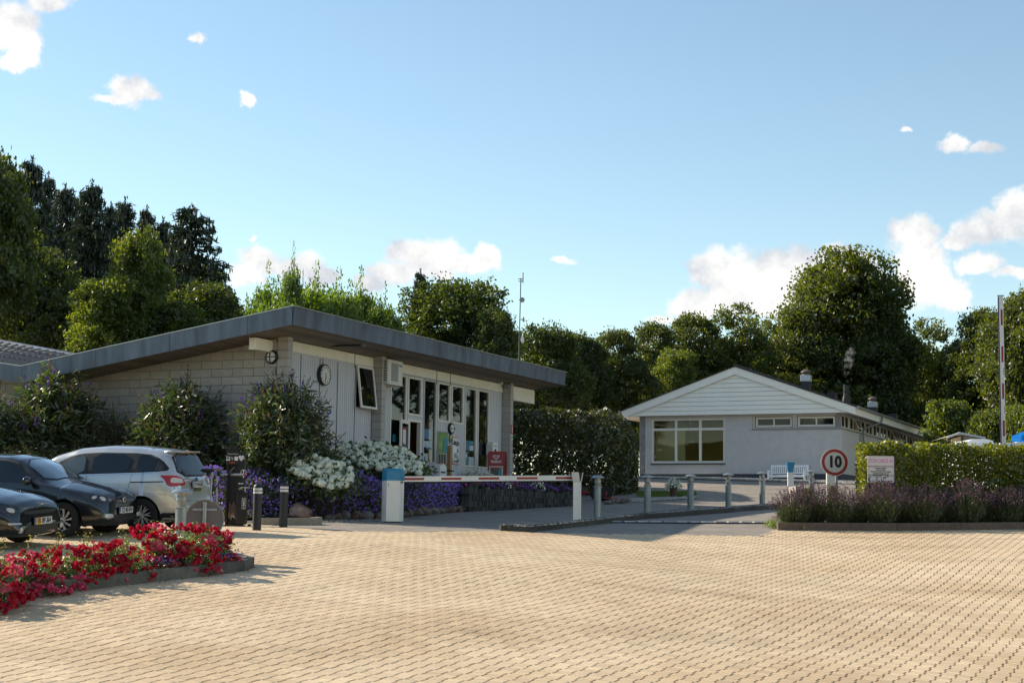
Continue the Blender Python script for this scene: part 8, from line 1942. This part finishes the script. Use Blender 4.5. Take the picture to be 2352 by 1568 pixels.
# ------------------------------------------------------------------ flower pot on the gravel
q = G(F(1546.5, 1141)); sp = 1600 / q.y; hp_ = 22 * K / sp; r0 = 7 * K / sp; t = thing('flower_pot', (q.x, q.y, q.z), 0, 'brown clay pot of white marguerites standing on the gravel edge of the lawn', 'flower pot')
MB().lathe([(r0 * .85, 0), (r0 * 1.2, hp_ * .85), (r0 * 1.32, hp_ * .87), (r0 * 1.32, hp_), (r0 * 1.15, hp_), (r0 * 1.1, hp_ * .9), (0, hp_ * .9)], 20).build('pot', mat('clay_pot', (.10, .055, .04), .8, noise=.2, nscale=10), t, smooth=True)
LM_wf = leafmat('white_petal', (.62, .62, .54), (.80, .80, .74), tr=.25, trc=(1, 1, .95), gloss=.02)
def flower_mound(R_, H_, nl, nf, lf, ff, lmL, lmF, seed):
    rg = np.random.default_rng(seed); fo = Fol(); d = unit(rg.normal(size=(nl, 3))); d[:, 2] = np.abs(d[:, 2]) ; p = d * np.array([R_, R_, H_]) * rg.uniform(.2, .95, (nl, 1)); fo.leaves(p, lf, lf * .4, rg, tone=rg.uniform(0, 1, nl))
    d = unit(rg.normal(size=(nf, 3)) + [0, 0, .5]); d[:, 2] = np.abs(d[:, 2]); p = d * np.array([R_, R_, H_]) * rg.uniform(.8, 1.12, (nf, 1)); V, Fc = quads(p, ff, ff, rg, axis=np.cross(d, rg.normal(size=d.shape)), jit=.5, up=d); fo.add(V, Fc, 1, rg.uniform(0, 1, nf)); return fo.mesh('flowers', [lmL, lmF])
link('flowers', flower_mound(.30, .34, 600, 330, .06, .05, LM_gr, LM_wf, 170), t, (0, 0, hp_ * .85))
# ------------------------------------------------------------------ retaining wall of ribbed planter blocks
M_wall = mat('weathered_wall_block', (.12, .115, .105), .92, nscale=3.5, dirt=(.035, .034, .032), bump=.5, bscale=40, stretch=(6, 6, .8))
wpts = [G(cD(120, 1390)), G(cD(290, 1375)), G(cD(700, 1365)), G(cD(1500, 1310)), G(cD(2320, 1262)), G(cS(0, 0)) if False else G((2323 / 4, (1780 + 1240 / 5.227) / 4))]
vary(M_wall, .6, 1.3)
wtop = [AT(cD(290, 895), wpts[1].y).z, AT(cD(2310, 1005), wpts[4].y).z]
zt_w = wtop[0]
t = thing('retaining_wall', (wpts[0].x, wpts[0].y, wpts[0].z), 0, 'low curved wall of dark ribbed concrete planter blocks below the petunias', 'wall'); o3 = Vector((wpts[0].x, wpts[0].y, wpts[0].z))
wp2 = np.array([[p.x, p.y] for p in wpts]); wseg = np.linalg.norm(np.diff(wp2, axis=0), axis=1); wcum = np.concatenate([[0], np.cumsum(wseg)])
def wall_block(w, h, d, ribs=4):
    mb = MB(); prof = []; 
    for k in range(ribs):
        a, b = -w / 2 + w * k / ribs, -w / 2 + w * (k + 1) / ribs; prof += [(a + .006, -.0), (a + .014, -.018), (b - .014, -.018), (b - .006, 0)]
    prof = prof + [(w / 2, d), (-w / 2, d)]; mb.prism(prof, 0, h); return mb.mesh('block', M_wall)
wz = [np.interp(s, [0, wcum[1], wcum[-1]], [wtop[0], wtop[0], min(wtop[1], wtop[0])]) for s in (0, 1)]
rowh = (zt_w - wpts[1].z) / 3.6; WBM = wall_block(.262, rowh - .008, .2)
def pt_on(s): return np.array([np.interp(s, wcum, wp2[:, 0]), np.interp(s, wcum, wp2[:, 1])])
for r_ in range(5):
    s = .08 + (.14 if r_ % 2 else 0); k = 0
    while s < wcum[-1] - .1:
        p = pt_on(s); d = pt_on(min(s + .05, wcum[-1])) - pt_on(max(s - .05, 0)); an = math.atan2(d[1], d[0]); zt2 = zt_w - (r_ + 1) * rowh
        if zt2 + rowh > gf(*p) - .02:
            off = .022 * ((k + r_) % 2); link('block', WBM, t, (p[0] - math.sin(an) * off - o3.x, p[1] + math.cos(an) * off - o3.y, zt2 - o3.z), (0, 0, an))
        s += .275; k += 1
# soil behind the wall and potted flowers on it
LM_pet = leafmat('petunia_purple', (.10, .015, .22), (.22, .05, .42), tr=.3, trc=(1.4, 1, 1.5)); LM_mag = leafmat('petunia_magenta', (.45, .02, .25), (.65, .06, .40), tr=.3, trc=(1.4, 1, 1.3)); LM_pl = leafmat('petunia_leaf', (.02, .035, .01), (.05, .075, .02), tr=.3)
FM = {'purple': flower_mound(.26, .22, 420, 90, .06, .055, LM_pl, LM_pet, 171), 'white': flower_mound(.22, .24, 360, 110, .06, .05, LM_pl, LM_wf, 172), 'magenta': flower_mound(.26, .24, 420, 46, .06, .06, LM_pl, LM_mag, 173), 'silver': flower_mound(.62, .42, 900, 900, .09, .05, leafmat('silver_leaf', (.12, .14, .10), (.25, .27, .20), tr=.2), LM_wf, 174)}
MP = MB().lathe([(.10, 0), (.14, .16), (.15, .17), (.13, .17), (0, .15)], 16).mesh('pot', mat('grey_pot', (.10, .10, .10), .8), True)
for k, (s, kind_) in enumerate(((.35, 'magenta'), (.75, 'magenta'), (1.2, 'purple'), (1.75, 'purple'), (2.3, 'white'), (2.9, 'magenta'), (3.5, 'purple'), (4.1, 'purple'), (4.7, 'white'), (5.3, 'purple'), (6.1, 'purple'), (6.9, 'purple'), (7.7, 'purple'), (8.4, 'purple'))):
    if s > wcum[-1] - .1: break
    p = pt_on(s); c_ = {'magenta': 'magenta', 'purple': 'deep purple', 'white': 'white'}[kind_]; side_ = 'near the geraniums' if s < 1 else ('in front of the red ice cream board' if s < 3.2 else 'behind the barrier arm towards the hedge')
    o = thing('flower_pot', (p[0] - .12, p[1] + .18, zt_w - .07), 0, '%s flower pot from the left on the ribbed wall, %s petunias' % (ORD[k], c_), 'flower pot', 'petunia pots along the ribbed wall'); link('pot', MP, o); link('flowers', FM[kind_], o, (0, 0, .12))
q = AT(F(1092, 1104), 44.6); o = thing('silver_shrub', (q.x, q.y, bedz(q.x, q.y)), 0, 'low silvery white-flowering shrub left of the red ice cream board', 'shrub'); link('flowers', FM['silver'], o, (0, 0, max(0, AT(F(1092, 1078), 44.6).z - bedz(q.x, q.y) - .42)))
zz = AT(F(1092, 1078), 44.6).z - bedz(q.x, q.y); MB().lathe([(.3, 0), (.35, max(.05, zz - .4)), (0, max(.05, zz - .4))], 14).build('root_ball', M_soil, o)
# ------------------------------------------------------------------ things in front of the entrance
TZ = TERR + 1.5
# red ice cream A-board
p = CC.on(cB(1455, 1500), 'y', -.55); q = CC.w(p.x, -.55, 0); tl = AT(cD(525, 118), q.y); br_ = AT(cD(480, 800), q.y); wA_ = AT(cD(885, 118), q.y).x - tl.x; zbt = TZ - .02
t = thing('ice_cream_board', (tl.x, q.y, zbt), R(-4), 'red standing ice cream board with FRISKO heart and a poster', 'A-board'); hA = tl.z - zbt; M_rb = mat('red_board_plastic', (.30, .018, .02), .4)
def rr(w, h, r, n=5):
    o = [(0, 0), (w, 0)]
    for cxx, czz, a0 in ((w - r, h - r, 0), (r, h - r, 90)): o += [(cxx + r * math.cos(R(a0 + 90 * k / n)), czz + r * math.sin(R(a0 + 90 * k / n))) for k in range(n + 1)]
    return o
fb = MB(); fb.prism(rr(wA_, hA, .07), -.03, 0, plane='xz'); f1 = fb.build('front_board', M_rb, t, rot=(R(-5), 0, 0)); fb2 = MB(); fb2.prism(rr(wA_, hA, .07), 0, .03, plane='xz'); fb2.build('back_board', M_rb, t, loc=(.05, .27, 0), rot=(R(5), 0, 0))
zp1, zp0 = hA * .655, hA * .06; pw_ = wA_
MB().box(.05, pw_ - .05, -.036, -.031, zp0, zp1).build('poster_frame', mat('cream_frame', (.55, .50, .42), .5), f1)
MB().box(.085, pw_ - .085, -.040, -.0365, zp0 + .035, zp1 - .035).build('poster', mat('dark_poster', (.04, .045, .03), .3, dirt=(.10, .07, .03), nscale=5), f1)
MB().prism([(pw_ * .52, zp0 + .035), (pw_ - .085, zp0 + .035), (pw_ - .085, zp1 - .035), (pw_ * .68, zp1 - .035)], -.0425, -.0405, plane='xz').build('poster_print', mat('poster_aqua', (.02, .22, .32), .4, dirt=(.10, .30, .34), nscale=7), f1)
MB().box(.085, pw_ - .085, -.0445, -.0430, zp1 - .07, zp1 - .036).build('poster_print', M_paper_red, f1)
for (x, z, r) in ((.60, .55, .05), (.72, .48, .05), (.82, .60, .045), (.64, .30, .055), (.80, .30, .06), (.42, .26, .05), (.24, .22, .04)): MB().lathe([(0, -.0455), (r * .7, -.0455), (r * .7, -.044), (0, -.044)], 9, (wA_ * x, 0, zp1 * z + .05), axis='y').build('poster_print', mat('ice_cream_colour', (.42, .28, .16), .5, noise=.5, nscale=9), f1)
hx, hz2, sc = wA_ / 2, hA * .865, wA_ * .19
def heart(s, n=40): return [(hx + s * 1.08 * math.sin(a) ** 3, hz2 + s * .86 * (13 * math.cos(a) - 5 * math.cos(2 * a) - 2 * math.cos(3 * a) - math.cos(4 * a)) / 16) for a in np.linspace(0, 2 * math.pi, n + 1)[:-1]]
for (s1_, s0_) in ((1, .80), (.58, .38)):
    a_, b_2 = heart(sc * s1_), heart(sc * s0_); mb = MB()
    for k in range(40):
        if 18 <= k <= 21 and s1_ == 1: continue
        k2 = (k + 1) % 40; mb.add([(a_[k][0], -.033, a_[k][1]), (a_[k2][0], -.033, a_[k2][1]), (b_2[k2][0], -.033, b_2[k2][1]), (b_2[k][0], -.033, b_2[k][1])], [(0, 1, 2, 3)])
    mb.build('heart_logo', M_plas, f1)
text('lettering', 'FRISKO', wA_ * .20, M_plas, f1, (hx, -.031, hA * .755), (R(90), 0, 0), ext=.001, bold=.003, xs=.95)
# hand sanitiser post
p = CC.on(cB(872, 1400), 'y', -.35); q = CC.w(p.x, -.35, 0); t = thing('dispenser_post', (q.x, q.y, TZ - .1), ROTB, 'wooden post carrying a white hand gel dispenser before the text sign', 'dispenser'); zt_ = CC.on(cB(872, 1195), 'y', -.35).z - TERR + .1
MB().box(-.05, .05, -.05, .05, 0, zt_, bev=.006).build('post', mat('raw_wood', (.34, .20, .09), .7, noise=.2, nscale=4, stretch=(6, 6, .6)), t); MB().box(.055, .30, -.09, .05, zt_ - .42, zt_ + .02, bev=.03).build('dispenser', M_plas, t, smooth=True); MB().box(.10, .26, -.094, -.088, zt_ - .34, zt_ - .2).build('label', mat('grey_print', (.3, .3, .32), .5), t); MB().box(-.055, .16, -.06, .055, zt_ - .72, zt_ - .68).build('strap', M_black, t); MB().box(-.13, .13, -.12, .12, 0, .08).build('foot', M_black, t)
# letter box and small white box
p = CC.on(cB(648, 1500), 'y', -.15); q = CC.w(p.x, -.15, 0); t = thing('letter_box', (q.x, q.y, TZ - .1), ROTB, 'white round-topped letter box left of the poster case', 'letter box'); zt_ = CC.on(cB(648, 1425), 'y', -.15).z - TERR + .1
prof = [(-.20, 0), (.20, 0), (.20, zt_ - .12)] + [(.20 * math.cos(a), zt_ - .12 + .12 * math.sin(a)) for a in np.linspace(.2, math.pi - .2, 7)] + [(-.20, zt_ - .12)]
MB().prism(prof, -.35, .0, plane='xz').build('box', M_plas, t); MB().box(-.14, .14, -.356, -.351, zt_ - .25, zt_ - .21).build('slot', M_ink, t)
p = CC.on(cB(1480, 1240), 'y', -.05); q = CC.w(p.x, .12, 0); t = thing('leaflet_box', CC.w(p.x - .0, .10, p.z - .18), ROTB, 'small white leaflet box above the red ice cream board', 'box'); MB().prism([(-.19, 0), (.19, 0), (.19, .3), (.12, .38), (-.12, .38), (-.19, .3)], -.06, .15, plane='xz').build('box', M_plas, t); text('lettering', 'Velkommen', .07, MATS['pink_ink'], t, (0, -.062, .27), (R(90), 0, 0), ext=.001, xs=.8); MB().box(-.05, .08, -.064, -.061, .08, .18).build('label', M_ink, t)
# ------------------------------------------------------------------ red handcart by the hedge
q = G(F(1362, 1150)); t = thing('handcart', (q.x, q.y - .1, q.z), R(6), 'low red handcart with black wheels half hidden at the foot of the hedge', 'handcart'); sc = 1600 / q.y; M_rc = mat('red_cart_paint', (.35, .02, .02), .4)
X_ = lambda u: (u * K - F(1362, 0)[0]) / sc
zc1 = (1150 - 1128) * K / sc
MB().tube((X_(1306), 0, zc1 + .05), (X_(1386), 0, zc1 - .12), .022, n=8).tube((X_(1306), .5, zc1 + .05), (X_(1386), .5, zc1 - .12), .022, n=8).tube((X_(1335), 0, zc1), (X_(1345), 0, .15), .018, n=6).build('frame', M_rc, t)
MB().box(X_(1376), X_(1416), -.05, .55, zc1 - .22, zc1 - .19).build('tray', M_rc, t)
for x, y in ((X_(1372), -.08), (X_(1394), .56)):
    w_ = MB().lathe([(.10, -.04), (.22, -.045), (.25, -.03), (.25, .03), (.22, .045), (.10, .04)], 22, axis='y').build('wheel', M_tyre, t, smooth=True, loc=(x, y, .25)); MB().lathe([(0, -.03), (.11, -.03), (.11, .03), (0, .03)], 14, axis='y').build('hub', M_rc, w_)
MB().tube((X_(1322), .1, .1), (X_(1322), .1, .75), .018, n=6).build('handle', M_steel, t)
for k, (u, v) in enumerate(((1395, 1158), (1405, 1156), (1418, 1155), (1430, 1155), (1442, 1153))):
    q = G(F(u, v)); tag(link('stone', SM[k % 6], None, (q.x, q.y, q.z + .06), (0, 0, k), (.75, .6, .6)), ORD[k] + ' brownish stone from the left at the foot of the big hedge', 'stone', 'stones at the foot of the big hedge')
# ------------------------------------------------------------------ metal strip across the road
a = G(F(1400, 1199)); b = G(F(1786, 1201)); t = thing('road_strip', (a.x, a.y, a.z), math.atan2(b.y - a.y, b.x - a.x), 'low pale metal strip laid across the road in front of the island', 'road strip'); L_ = math.hypot(b.x - a.x, b.y - a.y); n = 13; zr = (gf(b.x, b.y) - gf(a.x, a.y)) / n
M_strip = mat('pale_strip', (.50, .50, .48), .5, noise=.3, nscale=9)
for k in range(n): MB().prism([(-.09, 0), (.09, 0), (.05, .035), (-.05, .035)], k * L_ / n + .03, (k + 1) * L_ / n - .03, plane='yz').build('segment', M_strip if k % 4 else M_steel, t, loc=(0, 0, zr * k + .004))
MB().prism([(-.13, -.01), (.13, -.01), (.12, .012), (-.12, .012)], 0, L_, plane='yz').build('base', M_blackmatt, t, rot=(0, -math.atan(zr * n / L_), 0))
# ------------------------------------------------------------------ caravans and parasol behind the hedge
M_cv = mat('caravan_white', (.72, .72, .74), .35); M_can = mat('grey_canvas', (.40, .36, .31), .8, noise=.1, nscale=2); M_tan = mat('tan_canvas', (.50, .34, .18), .8); M_win = mat('dark_window', (.02, .02, .022), .15)
Yc = 50.0
def cvp(px, py, Y=Yc): q = AT(cW(px, py), Y); return q
a = cvp(1130, 372); gq = gf(a.x, Yc)
t = thing('awning', (a.x, Yc, gq), 0, 'beige caravan awning with tan front panel beyond the end of the long eaves', 'awning'); r_ = lambda px, py: (cvp(px, py).x - a.x, cvp(px, py).z - gq)
mb = MB(); pts = [r_(895, 455), r_(1120, 372), r_(1620, 470)]; 
def roofq(mb, P, y0, y1, th=.04, mi=0):
    for p, q in zip(P[:-1], P[1:]): mb.add([(p[0], y0, p[1]), (q[0], y0, q[1]), (q[0], y1, q[1]), (p[0], y1, p[1]), (p[0], y0, p[1] - th), (q[0], y0, q[1] - th), (q[0], y1, q[1] - th), (p[0], y1, p[1] - th)], [(0, 1, 2, 3), (7, 6, 5, 4), (0, 4, 5, 1), (1, 5, 6, 2), (2, 6, 7, 3), (3, 7, 4, 0)], mi)
p2_ = [r_(1120, 372), r_(1700, 340), r_(1960, 350)]
mb.add([(pts[0][0], 0, pts[0][1]), (pts[1][0], 0, pts[1][1]), (pts[2][0], 0, pts[2][1]), (p2_[2][0], 2.6, p2_[2][1] + .0), (p2_[1][0], 2.6, p2_[1][1] + .02), (pts[1][0] + .3, 2.8, pts[1][1] + .02), (pts[0][0] + .2, 2.8, pts[0][1])], [(0, 1, 5, 6), (1, 2, 3, 4), (1, 4, 5)]); mb.build('roof', M_can, t)
MB().path([Vector((pts[0][0], -.02, pts[0][1] - .02)), Vector((pts[1][0], -.02, pts[1][1] - .02)), Vector((pts[2][0], -.02, pts[2][1] - .02))], .035, 6).build('edge_pole', mat('light_trim', (.45, .47, .48), .6), t)
MB().prism([(pts[0][0] + .12, .2), (r_(1180, 0)[0], .2), (r_(1180, 440)[0], r_(0, 425)[1]), (pts[0][0] + .14, pts[0][1] - .06)], .03, .06, plane='xz').build('front_panel', M_tan, t); MB().prism([(r_(1190, 0)[0], .2), (pts[2][0], .2), (pts[2][0], pts[2][1] - .05), (r_(1190, 430)[0], r_(0, 410)[1])], .04, .07, plane='xz').build('front_panel', mat('grey_brown_canvas', (.20, .17, .15), .8), t); MB().box(r_(1160, 0)[0], r_(1190, 0)[0], -.02, .03, .0, r_(0, 430)[1]).build('pole', M_black, t)
def caravan(px0, px1, pyt, Y, label, group=None, H=2.5, slant=.25):
    p0, p1 = cvp(px0, pyt, Y), cvp(px1, pyt, Y); g_ = gf(p0.x, Y); L_ = p1.x - p0.x; h_ = p0.z - g_; o = thing('caravan', (p0.x, Y, g_), 0, label, 'caravan', group)
    MB().prism(chaikin([(0, .45), (L_, .45), (L_, h_ * .9), (L_ - .15, h_), (slant, h_), (0, h_ * .72)], 1), 0, 2.2, plane='xz').build('body', M_cv, o, smooth=True)
    MB().box(L_ * .15, L_ * .42, -.015, .0, h_ * .52, h_ * .78, bev=.005).box(L_ * .58, L_ * .85, -.015, 0, h_ * .52, h_ * .78, bev=.005).build('window', M_win, o)
    for x in (.35, L_ - .35): MB().lathe([(0, 0), (.30, 0), (.32, .04), (.32, .16), (0, .2)], 18, axis='y').build('wheel', M_tyre, o, loc=(x, -.05, .32)) if x < 1 else None
    return o
caravan(1130, 1830, 492, 47.0, 'white caravan with rounded roof just above the beech hedge, left of the raised barrier arm')
caravan(1700, 2350, 560, 45.0, 'lower white caravan roof directly behind the raised barrier arm')
caravan(1980, 2700, 545, 46.2, 'white caravan at the right edge below the blue parasol')
q = cvp(2480, 300, 48.0); gq = gf(q.x, 48.0); hpz = q.z - gq; t = thing('parasol', (q.x, 48.0, gq), 0, 'bright blue parasol at the right edge above the caravans', 'parasol'); rp_ = (cvp(2480, 0, 48.0).x - cvp(2110, 0, 48.0).x); ze_ = cvp(2110, 445, 48.0).z - gq
mb = MB(); n = 8; 
for k in range(n):
    a0, a1 = 2 * math.pi * (k + .0) / n, 2 * math.pi * (k + 1) / n; mb.add([(0, 0, hpz), (rp_ * math.cos(a0), rp_ * math.sin(a0), ze_), (rp_ * math.cos(a1), rp_ * math.sin(a1), ze_), (rp_ * .96 * math.cos((a0 + a1) / 2), rp_ * .96 * math.sin((a0 + a1) / 2), ze_ - .02), (rp_ * math.cos(a0), rp_ * math.sin(a0), ze_ - .15), (rp_ * math.cos(a1), rp_ * math.sin(a1), ze_ - .15)], [(0, 1, 3), (0, 3, 2), (1, 4, 5, 3), (3, 5, 2)])
mb.build('canopy', leafmat('blue_parasol_cloth', (.01, .20, .55), (.01, .20, .55), tr=.45, trc=(1, 1.3, 1.4), gloss=.01), t); MB().tube((0, 0, 0), (0, 0, hpz), .025, n=8).build('pole', M_bn, t)
# ------------------------------------------------------------------ little smoke over the flue
def puff(name, pts, dens):
    m = bpy.data.materials.new('pale_smoke'); m.use_nodes = True; nt = m.node_tree; nt.nodes.clear(); out = nt.nodes.new('ShaderNodeOutputMaterial'); pv_ = nt.nodes.new('ShaderNodeVolumePrincipled'); pv_.inputs['Color'].default_value = (.55, .55, .55, 1)
    n = nt.nodes.new('ShaderNodeTexNoise'); n.inputs['Scale'].default_value = 4.5; n.inputs['Detail'].default_value = 4; tc = nt.nodes.new('ShaderNodeTexCoord'); nt.links.new(tc.outputs['Object'], n.inputs['Vector']); mr = nt.nodes.new('ShaderNodeMapRange'); nt.links.new(n.outputs['Fac'], mr.inputs[0]); mr.inputs[1].default_value = .48; mr.inputs[2].default_value = .68; mr.inputs[4].default_value = dens; nt.links.new(mr.outputs[0], pv_.inputs['Density']); nt.links.new(pv_.outputs[0], out.inputs['Volume'])
    mb = MB(); 
    for (x, z, r) in pts: pass
    prof = [(0, pts[0][1] - pts[0][2])] + [(r, z) for x, z, r in pts] + [(0, pts[-1][1] + pts[-1][2] * .6)]
    mb.lathe(prof[1:-1], 14); me = mb.mesh(name, m, True); o = link(name, me); return o
fq = RC.w(xf_, 1.0, zroof(1.0) + 1.1); o = puff('smoke', [(0, 0, .05), (0, .2, .12), (0, .5, .16), (0, .8, .24), (0, 1.1, .22), (0, 1.3, .10)], 3.5); o.location = fq; o['kind'] = 'stuff'; o.rotation_euler = (0, R(14), 0); tag(o, 'wisp of pale smoke rising from the black flue', 'smoke')
# ------------------------------------------------------------------ leaves and crumbs lying about
LM_dead = leafmat('dead_leaf', (.10, .045, .015), (.32, .16, .04), tr=.2, trc=(1.3, 1, .6))
rg = np.random.default_rng(180); n = 130; Yd = rg.uniform(12, 34, n); xd_ = rg.uniform(-.3, .31, n) * Yd; fo = Fol(); fo.leaves(np.column_stack([xd_, Yd, gz(xd_, Yd) + .008]), rg.uniform(.012, .04, n), rg.uniform(.01, .02, n), rg, tone=rg.uniform(0, .6, n), axis=np.column_stack([rg.normal(size=(n, 2)), np.zeros(n)]), jit=.2, up=np.array([0, 0, 1.]))
n = 110; s = rg.uniform(.3, T, n); c = np.column_stack([np.interp(s, rcum, rb[:, 0]), np.interp(s, rcum, rb[:, 1])]) - np.outer(rg.uniform(0, .28, n) ** 1.3, nrm_in); fo.leaves(np.column_stack([c, gz(c[:, 0], c[:, 1]) + .008]), rg.uniform(.015, .04, n), .02, rg, tone=rg.uniform(0, 1, n), axis=np.column_stack([rg.normal(size=(n, 2)), np.zeros(n)]), jit=.2, up=np.array([0, 0, 1.]))
tag(link('fallen_leaves', fo.mesh('fallen_leaves', [LM_dead])), 'scattered dry leaves and crumbs on the paving', 'leaves', kind='stuff')
